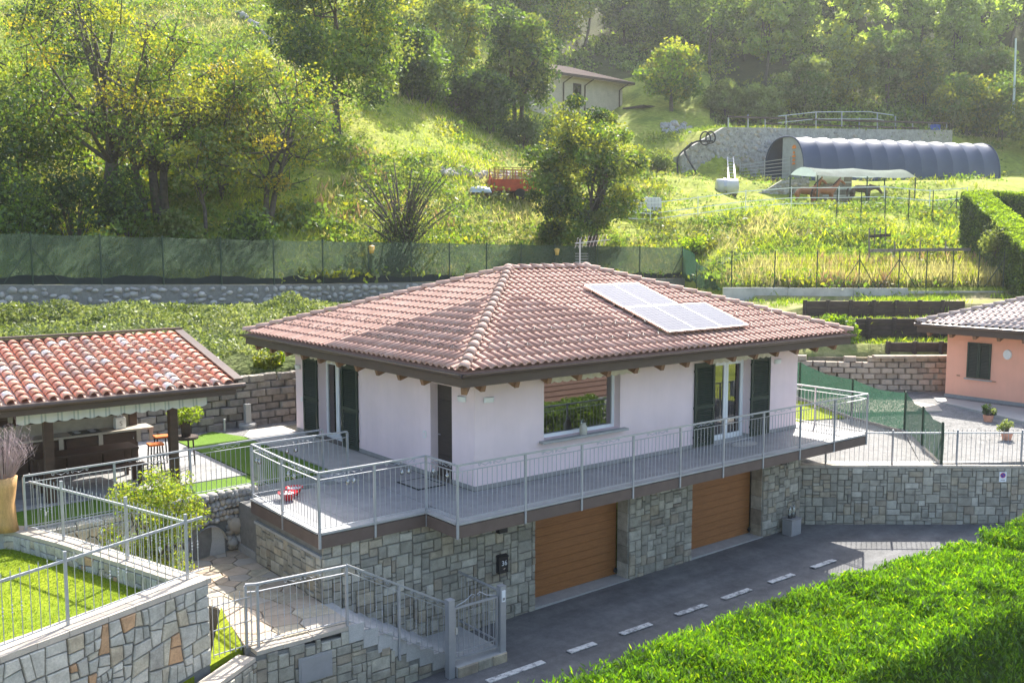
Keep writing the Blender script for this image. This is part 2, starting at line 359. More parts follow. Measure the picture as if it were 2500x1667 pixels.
# ------------------------------------------------------------------ geometry generators
def clip(poly, a, b, c):
    """keep a*x+b*y<=c"""
    out = []
    for i in range(len(poly)):
        p, q = poly[i], poly[(i+1) % len(poly)]; dp = a*p[0]+b*p[1]-c; dq = a*q[0]+b*q[1]-c
        if dp <= 0: out.append(p)
        if dp*dq < 0: t = dp/(dp-dq); out.append((p[0]+(q[0]-p[0])*t, p[1]+(q[1]-p[1])*t))
    return out
def inside(poly, x, y):
    r = False; n = len(poly)
    for i in range(n):
        x1, y1 = poly[i]; x2, y2 = poly[(i+1) % n]
        if (y1 > y) != (y2 > y) and x < (x2-x1)*(y-y1)/(y2-y1)+x1: r = not r
    return r
def voronoi(poly, n, seed, stretchx=1., relax=2):
    R = random.Random(seed); xs = [p[0] for p in poly]; ys = [p[1] for p in poly]
    pts = []
    while len(pts) < n:
        x, y = R.uniform(min(xs), max(xs)), R.uniform(min(ys), max(ys))
        if inside(poly, x, y): pts.append((x, y))
    for it in range(relax+1):
        cells = []
        for i, (x, y) in enumerate(pts):
            c = list(poly)
            for j, (u, v) in enumerate(pts):
                if i == j or abs(u-x)+abs(v-y) > 4: continue
                dx, dy = (u-x)/stretchx, (v-y)*stretchx
                c = clip(c, dx, dy, dx*(x+u)/2+dy*(y+v)/2)
                if not c: break
            cells.append(c)
        if it < relax: pts = [((sum(p[0] for p in c)/len(c)*.6+x*.4), (sum(p[1] for p in c)/len(c)*.6+y*.4)) if c else (x, y) for c, (x, y) in zip(cells, pts)]
    return [c for c in cells if len(c) > 2]
def slab_piece(mb, poly, o, a, b, n, gap=.02, t=.03, cham=.012, mi=0):
    """flat stone: poly in the (a,b) plane at o, standing t proud along n"""
    o, a, b, n = Vector(o), Vector(a), Vector(b), Vector(n)
    cx_ = sum(p[0] for p in poly)/len(poly); cy_ = sum(p[1] for p in poly)/len(poly)
    def ring(ins, d):
        r = []
        for x, y in poly:
            l = math.hypot(x-cx_, y-cy_) or 1; k = max(0, 1-ins/l); r.append(o+a*(cx_+(x-cx_)*k)+b*(cy_+(y-cy_)*k)+n*d)
        return r
    m = len(poly); vs = ring(gap*.7, 0)+ring(gap*.7, t-cham)+ring(gap*.7+cham*1.3, t); fs = [tuple(range(2*m, 3*m))]
    for k in range(2):
        for i in range(m): fs.append((k*m+i, k*m+(i+1) % m, (k+1)*m+(i+1) % m, (k+1)*m+i))
    if a.cross(b).dot(n) < 0: fs = [f[::-1] for f in fs]
    area = sum(poly[i][0]*poly[(i+1) % m][1]-poly[(i+1) % m][0]*poly[i][1] for i in range(m))
    if area < 0: fs = [f[::-1] for f in fs]
    mb.add(vs, fs, mi); return mb
def split_poly(poly, target, R, skew=.24):
    """break a polygon into irregular flat stones by repeated skewed cuts"""
    A = abs(sum(poly[i][0]*poly[(i+1) % len(poly)][1]-poly[(i+1) % len(poly)][0]*poly[i][1] for i in range(len(poly))))/2
    if A < target*R.uniform(.45, 1.9): return [poly]
    xs = [p[0] for p in poly]; ys = [p[1] for p in poly]; w, h = max(xs)-min(xs), max(ys)-min(ys)
    cx_ = min(xs)+w*R.uniform(.34, .66); cy_ = min(ys)+h*R.uniform(.34, .66)
    a = R.uniform(-skew, skew)+(0 if w > h*.9 else math.pi/2); nx_, ny_ = math.cos(a), math.sin(a); c = nx_*cx_+ny_*cy_
    p1, p2 = clip(poly, nx_, ny_, c), clip(poly, -nx_, -ny_, -c); out = []
    for p in (p1, p2):
        if len(p) > 2: out += split_poly(p, target, R, skew)
    return out
def ashlar(w, h, seed, cell=(.098, .082), ok=None, big=1.):
    R = random.Random(seed); nx, ny = int(round(w/cell[0])), int(round(h/cell[1])); cx_, cy_ = w/nx, h/ny
    occ = [[0]*nx for _ in range(ny)]; out = []
    for j in range(ny):
        for i in range(nx):
            if occ[j][i]: continue
            ww, hh = R.choice([(2,1),(3,1),(2,2),(3,2),(2,2),(3,2),(4,2),(2,3),(3,3),(4,3),(2,3)])
            ww = min(ww, nx-i); k = 1
            while k < ww and not occ[j][i+k]: k += 1
            ww = k; hh = min(hh, ny-j)
            for y in range(j, j+hh):
                for x in range(i, i+ww): occ[y][x] = 1
            r = (i*cx_, j*cy_, ww*cx_, hh*cy_)
            if ok is None or ok(r[0]+r[2]/2, r[1]+r[3]/2): out.append(r)
    return out
_us = MB(); _c = .07
_us.add([(0,0,0),(1,0,0),(1,0,1),(0,0,1),(0,-.6,0),(1,-.6,0),(1,-.6,1),(0,-.6,1),(_c,-1,_c),(1-_c,-1,_c),(1-_c,-1,1-_c),(_c,-1,1-_c)],
        [(8,9,10,11)]+[(k,(k+1)%4,4+(k+1)%4,4+k) for k in range(4)]+[(4+k,4+(k+1)%4,8+(k+1)%4,8+k) for k in range(4)])
UNIT_STONE = _us.mesh('stone_piece')
def place_rects(parent, items, mats, name='stone', gap=.013, depth=.035, limit=300, seed=1, unit=None, rest_name='small_stones'):
    """items: (origin, angle, u, v, w, h). The largest become objects, the rest one joined part."""
    R = random.Random(seed); unit = unit or UNIT_STONE
    items = sorted(items, key=lambda t: -t[4]*t[5]); rest = MB()
    for k, (o, a, u, v, w, h) in enumerate(items):
        d = depth*R.uniform(.65, 1.2); dx, dy = math.cos(a), math.sin(a)
        loc = Vector((o[0]+dx*(u+gap/2), o[1]+dy*(u+gap/2), o[2]+v+gap/2)); sc = (w-gap, d, h-gap); mi = R.choices(range(len(mats)), weights=[5,4,3,2,2,1][:len(mats)] if len(mats) > 4 else None)[0]
        if k < limit: shared(name, unit, parent, loc, mats[mi], sc, (0, 0, a))
        else:
            vs = []
            for vtx in unit.vertices:
                x, y, z = vtx.co.x*sc[0], vtx.co.y*sc[1], vtx.co.z*sc[2]; vs.append((loc.x+dx*x-dy*y, loc.y+dy*x+dx*y, loc.z+z))
            rest.add(vs, [tuple(p.vertices) for p in unit.polygons], mi)
    if rest.v: tag(put(rest_name, rest, mats, parent), kind='stuff')
def hermite(pts, n=8):
    P = [Vector(p) for p in pts]; out = []
    for i in range(len(P)-1):
        p0, p1, p2, p3 = P[max(i-1,0)], P[i], P[i+1], P[min(i+2,len(P)-1)]
        for k in range(n):
            t = k/n; out.append(.5*((2*p1)+(p2-p0)*t+(2*p0-5*p1+4*p2-p3)*t*t+(3*p1-p0-3*p2+p3)*t**3))
    return out+[P[-1]]

# ---- foliage
def unit_vecs(n, rg):
    v = rg.normal(size=(n, 3)); return v/np.linalg.norm(v, axis=1)[:, None]
def leaf_quads(pos, size, rg, up=0., asp=.55, flat=0.):
    n = len(pos); a = unit_vecs(n, rg); a[:, 2] += up; a /= np.linalg.norm(a, axis=1)[:, None]
    w = unit_vecs(n, rg); w[:, 2] *= (1-flat); b = np.cross(a, w); b /= (np.linalg.norm(b, axis=1)[:, None]+1e-9)
    s = np.asarray(size).reshape(-1, 1); A = a*s*.5; B = b*s*.5*asp
    q = np.stack([pos-A, pos+B-A*.1, pos+A, pos-B-A*.1], axis=1); return q.reshape(-1, 3)
def tree_meshes(seed, h, cwid, chei, n_cl, per, leaf, trunk_r, stems=1, clr=.34, nm=3, weights=None, limbs=14, shape='round', lean=0., asp=.6, twigs=0):
    rg = np.random.default_rng(seed); R = random.Random(seed)
    cz = h-chei/2; C = []
    tries = 0
    while len(C) < n_cl and tries < 4000:
        tries += 1
        d = unit_vecs(1, rg)[0]; r = rg.uniform(.25, 1)**.6
        p = np.array([d[0]*r*cwid/2, d[1]*r*cwid/2, d[2]*r*chei/2])
        if shape == 'cone': p[:2] *= (1.15-.95*(p[2]+chei/2)/chei)
        if shape == 'spread' and p[2] < -chei*.25: p[:2] *= .6
        C.append(p+np.array([lean*(p[2]/chei+.5), 0, cz]))
    C = np.array(C); cr = clr*cwid/2*rg.uniform(.55, 1.25, size=len(C))
    k = np.repeat(np.arange(len(C)), per); n = len(k)
    dirs = unit_vecs(n, rg); rad = rg.uniform(0, 1, n)**.45
    pos = C[k]+dirs*(cr[k]*rad)[:, None]*np.array([1.15, 1.15, .8])
    keep = pos[:, 2] > .25; pos = pos[keep]; k = k[keep]
    cm = rg.choice(nm, size=len(C), p=weights); mi = cm[k].copy(); flip = rg.uniform(size=len(k)) < .2; mi[flip] = rg.integers(0, nm, flip.sum())
    crown = np_mesh('crown', leaf_quads(pos, leaf*rg.uniform(.6, 1.4, len(pos)), rg, asp=asp), 4, mi)
    tr = MB()
    for s_ in range(stems):
        off = Vector((0,0,0)) if stems == 1 else Vector((R.uniform(-1,1)*.12*cwid, R.uniform(-1,1)*.12*cwid, 0))
        tr_r = trunk_r if stems == 1 else trunk_r*R.uniform(.5, .9)
        top = Vector((lean*.6+off.x*2.2, off.y*2.2, cz+chei*.2)); m1 = off*.6+Vector((R.uniform(-.05,.05)*h, R.uniform(-.05,.05)*h, cz*.45)); m1.z = cz*.45
        path = hermite([off*.5+Vector((0,0,-.4)), m1, (m1+top)/2+Vector((R.uniform(-.04,.04)*h, R.uniform(-.04,.04)*h, 0)), top], 3)
        tr.tube(path, [tr_r*(1-.8*i/(len(path)-1)) for i in range(len(path))], 7)
        for q in range(max(2, limbs//stems)):
            c = Vector(C[R.randrange(len(C))]); s0 = path[R.randrange(len(path)//3, len(path)-2)]
            mid = (s0+c)/2+Vector((0,0,-.05*h*R.uniform(0,1))); r0 = tr_r*R.uniform(.25, .45)
            tr.tube(hermite([s0, mid, c], 3), [r0*(1-.8*i/6) for i in range(7)], 5)
    for q in range(twigs):
        c = Vector(C[R.randrange(len(C))]); d = Vector(unit_vecs(1, rg)[0]); d.z = abs(d.z)*.8
        e = c+d*cwid*R.uniform(.12, .3); tr.tube([c-d*.5, (c+e)/2+Vector((0,0,R.uniform(-.2,.2))), e], [.035, .022, .006], 4)
    return tr.mesh('trunk', True), crown
def tree_at(name, label, meshes, mats, loc, scale=1., rot=0., cat='tree', group=None, bark=None, zs=None):
    t = thing(name, label, cat, loc, group); t.rotation_euler = (0, 0, rot); t.scale = (scale, scale, zs or scale)
    for nm, me, mm in (('trunk', meshes[0], [bark or m_bark]), ('crown', meshes[1], mats)):
        if me is None: continue
        if not me.materials:
            for m in mm: me.materials.append(m)
        o = bpy.data.objects.new(nm, me); COL.objects.link(o); o.parent = t
        if len(mm) > 1 or True:
            for i, m in enumerate(mm):
                if o.material_slots[i].material != m: o.material_slots[i].link = 'OBJECT'; o.material_slots[i].material = m
    return t
def vnoise(x, y, s, seed=0):
    """cheap smooth value noise, arrays ok"""
    x = np.asarray(x, float)*s+seed*17.3; y = np.asarray(y, float)*s+seed*9.1
    xi, yi = np.floor(x), np.floor(y); fx, fy = x-xi, y-yi; fx = fx*fx*(3-2*fx); fy = fy*fy*(3-2*fy)
    def hsh(a, b): v = np.sin(a*127.1+b*311.7)*43758.5453; return v-np.floor(v)
    return (hsh(xi,yi)*(1-fx)+hsh(xi+1,yi)*fx)*(1-fy)+(hsh(xi,yi+1)*(1-fx)+hsh(xi+1,yi+1)*fx)*fy

# ------------------------------------------------------------------ terrain
# height of the hillside over (u = bearing, D = metres ahead), measured column by column
COLS = [(-.53, [(20,3.9),(23.9,4.0),(26,4.2),(35.4,5.0),(36.8,5.4),(37.1,6.3),(42,7.2),(60,16),(100,36),(200,72),(360,118)]),
        (-.18, [(24,3.9),(29.6,4.0),(31,4.2),(44.2,4.8),(45.7,5.1),(46.0,6.05),(49,6.8),(62,14.5),(100,34),(200,75),(360,120)]),
        (.07,  [(30,3.9),(35.8,4.1),(37,4.3),(54,4.7),(55.2,4.9),(55.5,5.85),(58,6.4),(72,12.0),(84,15.0),(98,19.4),(104,21),(130,35),(200,76),(360,124)]),
        (.178, [(34,3.5),(40,4.1),(45,4.4),(60,4.8),(60.85,4.9),(61.15,5.65),(70,9.9),(75,10.9),(80,13),(86,14.0),(96,19.2),(130,35),(200,78),(360,126)]),
        (.25,  [(34,3.4),(37.5,3.5),(39.0,3.6),(43.5,4.4),(44.3,4.6),(49.6,4.95),(50.2,5.5),(53,5.9),(68.5,10.1),(74.5,10.8),(79.5,12.85),(88,13.2),(130,36),(200,79),(360,128)]),
        (.33,  [(34,3.4),(37.4,3.5),(37.9,3.55),(38.15,3.9),(39.9,3.85),(40.15,4.6),(43.9,4.38),(44.15,5.15),(49.6,4.95),(50.3,5.5),(53,5.9),(68.5,10.1),(74.5,10.8),(79.5,12.85),(88,13.2),(130,36),(200,79),(360,128)]),
        (.54,  [(34,3.4),(37.4,3.5),(37.9,3.55),(38.15,3.9),(39.9,3.85),(40.15,4.6),(43.9,4.38),(44.15,5.15),(49.6,5.1),(50.3,5.6),(53,5.9),(68.5,10.1),(74.5,10.8),(80,12.7),(92,14.2),(100,19),(130,36),(200,78),(360,126)])]
def fence_dist(u):
    """metres ahead at which bearing u crosses the back fence / kerb line"""
    u = np.asarray(u, float); f = (24.8+16.17)/(.7848-.6198*np.minimum(u, .178)); return np.where(u <= .178, f, np.interp(u, [.178, .25], [60.83, 50.3]))
CU = np.array([c[0] for c in COLS])
# the retaining wall behind the tunnel barn: line in camera-ground metres, plateau behind it
WALL_A = (14.6, 84.5); WALL_B = (42.5, 95.0)
def hill(X, D, bumps=True):
    X = np.asarray(X, float); D = np.asarray(D, float); u = np.clip(X/D, -1.0, .54)
    sh = fence_dist(u); uc = np.maximum(u, -.53)
    zs = np.stack([np.interp(D-sh+float(fence_dist(c[0])), [p[0] for p in c[1]], [p[1] for p in c[1]]) for c in COLS]); i = np.clip(np.searchsorted(CU, uc)-1, 0, len(COLS)-2)
    t = (uc-CU[i])/(CU[i+1]-CU[i]); t = t*t*(3-2*t)
    z = np.take_along_axis(zs, i[None], 0)[0]*(1-t)+np.take_along_axis(zs, (i+1)[None], 0)[0]*t
    dx, dy = WALL_B[0]-WALL_A[0], WALL_B[1]-WALL_A[1]; L = math.hypot(dx, dy)
    s = ((X-WALL_A[0])*dx+(D-WALL_A[1])*dy)/L; q = (-(X-WALL_A[0])*dy+(D-WALL_A[1])*dx)/L     # along, behind
    lift = np.clip(q/.5, 0, 1)*np.clip((s+1.0)/4.5, 0, 1)*np.clip((L+5-s)/5, 0, 1)*np.clip(1-(q-14)/10, 0, 1)
    top = 17.6+.026*s+np.maximum(0, q-1)*.06
    z = np.where((lift > 0) & (z < top), z+(top-z)*lift, z)
    if bumps:
        a = np.clip((D-62)/50, 0, 1); z = z+(vnoise(X, D, .09, 3)-.5)*2.2*a*(np.clip((D-95)/20, 0, 1)*.8+.2)+(vnoise(X, D, .35, 5)-.5)*.5*np.clip((D-52)/10, 0, .6)
    return z
def ground(X, D): return float(hill(np.array([X]), np.array([D]))[0])
def gpt(px, D):
    X = (px-1250)/FPX*D; return cw(X, D, ground(X, D))
def hit(px, py, d0=40., d1=130.):
    """where the sight line through a photo pixel meets the hillside"""
    for D in np.arange(d0, d1, .2):
        p = at(px, py, D); X = (px-1250)/FPX*D*(1.0)
        X, DD_ = inv(p.x, p.y)
        if ground(X, DD_) >= p.z: return Vector((p.x, p.y, ground(X, DD_))), D
    return at(px, py, d1), d1
us = np.concatenate([np.linspace(-1.15, -.62, 10), np.linspace(-.6, .62, 190), np.linspace(.66, 1.15, 10)])
ds = np.concatenate([np.arange(22, 36, .6), np.arange(36, 64, .22), np.arange(64, 102, .5), np.geomspace(102, 350, 50)])
UU, DD = np.meshgrid(us, ds); XX = UU*DD; ZZ = hill(XX, DD)
# keep the hillside out of the yards: it starts behind the block walls
PX = CAM.x+RT.x*XX+FW.x*DD; PY = CAM.y+RT.y*XX+FW.y*DD
startD = np.interp(us, [-1.2, -.53, -.18, .1, .2, .25, .33, .54, 1.2], [15, 23.9, 29.6, 36, 37.6, 37.8, 37.8, 37.8, 37.8])
hid = DD < startD[None, :]-.05
ZZ = np.where(hid, -1.5, ZZ)
nr, ncl = UU.shape; V = np.stack([PX, PY, ZZ], -1).reshape(-1, 3)
F = []; MI = []
for j in range(nr-1):
    for i in range(ncl-1):
        F.append((j*ncl+i, j*ncl+i+1, (j+1)*ncl+i+1, (j+1)*ncl+i))
        X_, D_ = XX[j, i], DD[j, i]; u_ = X_/D_
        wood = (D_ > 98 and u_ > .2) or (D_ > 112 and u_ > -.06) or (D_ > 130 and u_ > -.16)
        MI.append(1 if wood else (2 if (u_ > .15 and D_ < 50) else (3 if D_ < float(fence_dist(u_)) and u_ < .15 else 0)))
me = bpy.data.meshes.new('hillside'); me.from_pydata([tuple(v) for v in V], [], F); me.polygons.foreach_set('material_index', MI); me.polygons.foreach_set('use_smooth', [True]*len(F)); me.update()
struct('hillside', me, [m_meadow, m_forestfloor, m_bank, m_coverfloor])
gm = MB(); gm.add([(-900,-900,-.45),(900,-900,-.45),(900,900,-.45),(-900,900,-.45)], [(0,1,2,3)]); struct('ground', gm, m_meadow)

# ------------------------------------------------------------------ driveway, paths, lawns
def zr(x, y=0): return .03+.011*x
drv = MB(); drv.prism([(-9,-2.3),(-3.9,-1.9),(-3.9,-.5),(10.9,-.5),(26,-12),(26,-60),(-30,-60),(-30,-2.3)], lambda x, y: -.44, lambda x, y: zr(max(-6, min(12, x))))
struct('driveway', drv, m_asphalt)
for x0, x1 in [(-1.62,-.30),(.35,1.03),(1.75,2.59),(3.37,4.28),(4.86,5.78),(6.48,7.35),(8.1,9.0)]:
    k = MB(); y0 = -2.60-.022*max(0, x0); k.prism([(x0,y0-.075),(x1,y0-.02-.075),(x1,y0-.02+.075),(x0,y0+.075)], lambda x, y: zr(x)-.01, lambda x, y: zr(x)+.005)
    struct('road_marking', k, m_paint)
T = 2.75
gar = MB(); gar.prism([(-16,3.05),(-8.0,3.05),(-6.25,3.2),(-6.15,3.6),(-3.4,3.66),(-3.3,3.46),(-1.7,3.46),(-.02,3.46),(-.02,9.4),(1.2,9.4),(1.2,11.0),(-16,11.0)], -.4, T-.05); struct('garden_terrace', gar, m_concrete)
k = MB(); k.prism([(-9.0,3.15),(-3.15,3.45),(-3.15,4.38),(-9.0,4.30)], T-.05, T-.012); struct('turf', k, m_turf)
k = MB(); k.prism([(-3.10,3.45),(-1.5,3.55),(-1.5,8.6),(-1.9,9.75),(-3.10,9.0)], T-.05, T-.008); struct('turf', k, m_turf)
k = MB(); k.prism([(-1.46,3.45),(-.03,3.45),(-.03,9.3),(-1.0,9.3),(-1.46,8.6)], T-.05, T); struct('house_walk', k, m_walk)
k = MB(); k.prism([(-3.1,9.05),(-1.9,9.8),(-1.46,8.7),(-1.0,9.35),(1.2,9.35),(1.2,10.6),(-3.1,10.6)], T-.05, T-.03); struct('gravel_bed', k, m_gravel)
dk = MB(); dk.box(-10.5,-3.14,4.42,9.0,T-.06,T-.035); deck = struct('patio', dk, m_deck[2])
bx_ = MB(); bx_.box(0,1,0,1,0,1); UBOX = bx_.mesh('board')
y = 4.43; ki = 0
while y < 8.95:
    x = -10.5+(ki % 3)*.4
    while x < -3.2:
        w = min(1.2, -3.15-x); shared('board', UBOX, deck, (x, y, T-.035), m_deck[rnd.randrange(3)], (w-.006, .194, .03)); x += 1.2
    y += .2; ki += 1

# lower lawn held by the kerb and the foreground wall
k = MB(); k.prism([(-18,6),(-8.3,3.2),(-7.85,1.8),(-7.3,0),(-6.9,-1.45),(-8.7,-2.2),(-13,-4.0),(-18,-5)], -.4, 2.42); struct('lawn', k, m_lawn)
m_flag = M('warm_flagstone', (.47, .375, .28), .85, .22, 3, bump=.3, fine=.1, orand=.12)
# flagged path between planter and house
pp = [(-6.6,2.3),(-5.9,3.3),(-3.5,3.55),(-3.5,2.3),(-3.85,2.3),(-3.85,-1.62),(-5.75,-1.50),(-5.45,.4),(-5.9,1.5)]
pth = MB(); pth.prism(pp, -.4, 1.365); path_o = struct('flagged_path', pth, m_mortar)
for c in voronoi(pp, 60, 11):
    mb = MB(); slab_piece(mb, c, (0,0,1.365), (1,0,0), (0,1,0), (0,0,1), gap=.02, t=.035, cham=.006); put('flagstone', mb, rnd.choice([m_flag, m_flag, m_inc[3], m_coping]), path_o)
# grass bank between the foreground wall and the stair wall
k = MB(); k.prism([(-6.4,-1.6),(-5.4,.4),(-5.75,-1.40),(-6.6,-1.72),(-9,-3.0),(-12,-4.4),(-12,-4.0),(-9.5,-2.75)], -.4, lambda x, y: 1.38+.10*(x+5.7)); struct('grass_bank', k, m_lawn)
# right-hand yards
k = MB(); k.prism([(11.2,-.5),(13.6,-2.45),(17.2,.14),(17.5,2.2),(18.6,5.1),(19.2,7.5),(11.2,7.5)], -.4, lambda x, y: 1.78+.06*max(0, y+1)); struct('gravel_yard', k, m_gravel)
k = MB(); k.prism([(13.6,-2.45),(22.5,-9.6),(24,-9.6),(24,8.5),(19.5,8.5),(18.6,5.1),(17.5,2.2),(17.2,.14)], -.4, lambda x, y: 1.80+.045*max(0, x-14)); struct('neighbour_yard', k, m_gravel)
k = MB(); k.prism([(22.0,1.6),(20.3,-2.3),(20.0,-9),(23.6,-9),(23.6,2.8)], 1.6, 2.20); struct('neighbour_walk', k, m_walk)
k = MB(); k.prism([(17.75,2.4),(20.5,.6),(22.4,1.9),(20.5,4.6),(18.6,4.9)], 1.6, 2.14); struct('concrete_apron', k, m_coping)
k = MB(); k.prism([(13.4,2.6),(15.5,2.7),(17.2,2.25),(18.1,4.3),(17.9,6.4),(13.4,6.4)], 1.7, lambda x, y: 1.84+.065*max(0, y+1)); struct('small_lawn', k, m_lawn)
# ------------------------------------------------------------------ the pink house over its garage
house = thing('pink_house', 'pale pink villa with hipped brown tile roof above a stone-clad double garage', 'house', (3, 0, 0))
EX0, EX1, EY0, EY1, EZ, RZ = -1.0, 12.2, -1.0, 9.4, 5.47, 7.22
def boxes_with_holes(mb, L0, L1, z0, z1, holes, put_box):
    """strip wall L0..L1 x z0..z1 with rectangular holes (a,b,c,d)"""
    xs = sorted({L0, L1, *[h[0] for h in holes], *[h[1] for h in holes]})
    for a, b in zip(xs[:-1], xs[1:]):
        hs = sorted([h for h in holes if h[0] <= a and h[1] >= b], key=lambda h: h[2]); z = z0
        for h in hs:
            if h[2] > z: put_box(a, b, z, h[2])
            z = h[3]
        if z < z1: put_box(a, b, z, z1)
WT = 5.50
w = MB(); boxes_with_holes(w, 0, 11.2, T+.10, WT, [(1.9, 4.26, 3.60, 4.98), (7.63, 9.1, T+.10, 4.90)], lambda a, b, c, d: w.box(a, b, 0, .3, c, d)); put('wall', w, m_plaster, house)
w = MB(); boxes_with_holes(w, .3, 8.4, T+.10, WT, [(.83, 1.67, T+.10, 4.88), (5.72, 7.04, T+.10, 4.90)], lambda a, b, c, d: w.box(0, .3, a, b, c, d)); put('wall', w, m_plaster, house)
w = MB(); w.box(10.9, 11.2, .3, 8.4, T+.1, WT); put('wall', w, m_plaster, house)
w = MB(); w.box(.3, 10.9, 8.1, 8.4, T+.1, WT); put('wall', w, m_plaster, house)
w = MB(); w.box(-.004, 7.63, -.012, .29, T, T+.10); w.box(9.1, 11.21, -.012, .29, T, T+.10); put('plinth', w, m_plinth, house)
w = MB(); w.box(-.012, .28, 1.67, 5.72, T, T+.10); w.box(-.012, .28, 7.04, 8.41, T, T+.10); w.box(-.012, .28, .29, .83, T, T+.10); put('plinth', w, m_plinth, house)
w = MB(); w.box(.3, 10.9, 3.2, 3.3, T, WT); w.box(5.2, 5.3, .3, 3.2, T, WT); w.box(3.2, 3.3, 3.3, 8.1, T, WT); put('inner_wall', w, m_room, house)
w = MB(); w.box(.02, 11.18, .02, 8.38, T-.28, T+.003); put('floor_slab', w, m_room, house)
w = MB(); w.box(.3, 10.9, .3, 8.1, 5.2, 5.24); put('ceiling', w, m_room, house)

# roof: boarding, tiles, caps
sl = (RZ-EZ)/5.2; cs = 1/math.sqrt(1+sl*sl); LEN = 5.2/cs; sn = sl*cs
rx0, rx1, ry = EX0+5.2, EX1-5.2, EY0+5.2
roof_mb = MB(); zo = -.035
roof_mb.add([(EX0,EY0,EZ+zo),(EX1,EY0,EZ+zo),(EX1,EY1,EZ+zo),(EX0,EY1,EZ+zo),(rx0,ry,RZ+zo),(rx1,ry,RZ+zo)], [(0,1,5,4),(1,2,5),(2,3,4,5),(3,0,4)])
roof = put('roof', roof_mb, m_tile[2], house)
def tile_mesh(w, L, hgt=.052, lift=.03, nseg=7, th=.014):
    """one interlocking tile: pan then half-round roll; front edge has thickness"""
    prof = [(0, .004), (w*.20, 0), (w*.36, .006)]
    for k in range(nseg+1):
        a = math.pi*(1-k/nseg); prof.append((w*.69+w*.31*math.cos(a), .006+hgt*math.sin(a)))
    prof.append((w*1.02, .004)); n = len(prof); vs = []
    for (t, l) in ((0, lift), (L*1.06, 0.)):
        vs += [(x, t, z+l) for x, z in prof]
    vs += [(x, 0, z+lift-th-.012*(z > .01)) for x, z in prof]
    fs = [(i, i+1, n+i+1, n+i) for i in range(n-1)]+[(2*n+i, 2*n+i+1, i+1, i) for i in range(n-1)]
    mb = MB(); mb.add(vs, fs); return mb
def tile_roof(parent, faces, tw, tl, mats, limit, seed, name='roof_tile', lift=.03, skip=None, hgt=.052, mesh=None, wts=(4,4,2,2,1,1)):
    """faces: (origin, ex, up, n, lines) ; lines a*s+b*t<=c bound the face in its own plane"""
    R = random.Random(seed); tm = mesh or tile_mesh(tw, tl, hgt, lift); base = np.array(tm.v); me = tm.mesh(name, False)
    for p in me.polygons: p.use_smooth = p.index < len(me.polygons)//2
    full, rest = [], MB()
    for (O, ex, up, nn, lines, smax, tmax) in faces:
        O, ex, up, nn = Vector(O), Vector(ex), Vector(up), Vector(nn); bmx = bmesh.new(); nb = 0
        for j in range(int(tmax/tl)+1):
            for i in range(int(smax/tw)+1):
                s0, t0 = i*tw, j*tl; b2 = base+np.array([s0, t0, 0])
                ins = np.ones(len(b2), bool)
                for a, b, c in lines: ins &= (a*b2[:, 0]+b*b2[:, 1] <= c+1e-6)
                if not ins.any():
                    if not all(a*(s0+tw/2)+b*(t0+tl/2) <= c for a, b, c in lines): continue
                mi = R.choices(range(len(mats)), weights=wts[:len(mats)])[0]
                p = O+ex*s0+up*t0
                if ins.all(): full.append((p, Matrix((ex, up, nn)).transposed(), mi))
                else:
                    vv = [bmx.verts.new(q) for q in b2]
                    for f in tm.f:
                        fc = bmx.faces.new([vv[k] for k in f]); fc.material_index = mi
                    nb += 1
        for a, b, c in lines:
            l2 = a*a+b*b; bmesh.ops.bisect_plane(bmx, geom=bmx.verts[:]+bmx.edges[:]+bmx.faces[:], plane_co=(a*c/l2, b*c/l2, 0), plane_no=(a, b, 0), clear_outer=True)
        bmx.verts.index_update()
        off = len(rest.v); rest.v += [tuple(O+ex*v.co.x+up*v.co.y+nn*v.co.z) for v in bmx.verts]
        for f in bmx.faces: rest.f.append(tuple(v.index+off for v in f.verts)); rest.m.append(f.material_index)
        bmx.free()
    full.sort(key=lambda t: (t[0]-CAM).length)
    for k, (p, m3, mi) in enumerate(full):
        if k < limit: shared(name, me, parent, p, mats[mi], None, m3.to_euler())
        else: rest.add([tuple(p+m3 @ Vector(v)) for v in tm.v], tm.f, mi)
    if rest.v: tag(put('distant_'+name+'s' if False else 'small_'+name.split('_')[-1]+'_field', rest, mats, parent), kind='stuff')
def hip_faces(x0, x1, y0, y1, ez, slope, which):
    c = 1/math.sqrt(1+slope*slope); s = slope*c; run = min(x1-x0, y1-y0)/2; L = run/c; out = []
    def lines(wd): return [(-1, c, 0), (1, c, wd), (0, 1, L), (0, -1, 0)]
    if 'front' in which: out.append(((x0,y0,ez), (1,0,0), (0,c,s), (0,-s,c), lines(x1-x0), x1-x0, L))
    if 'left' in which: out.append(((x0,y1,ez), (0,-1,0), (c,0,s), (-s,0,c), lines(y1-y0), y1-y0, L))
    return out
tile_roof(roof, hip_faces(EX0, EX1, EY0, EY1, EZ, sl, ('front', 'left')), .215, .366, m_tile, 300, 5)
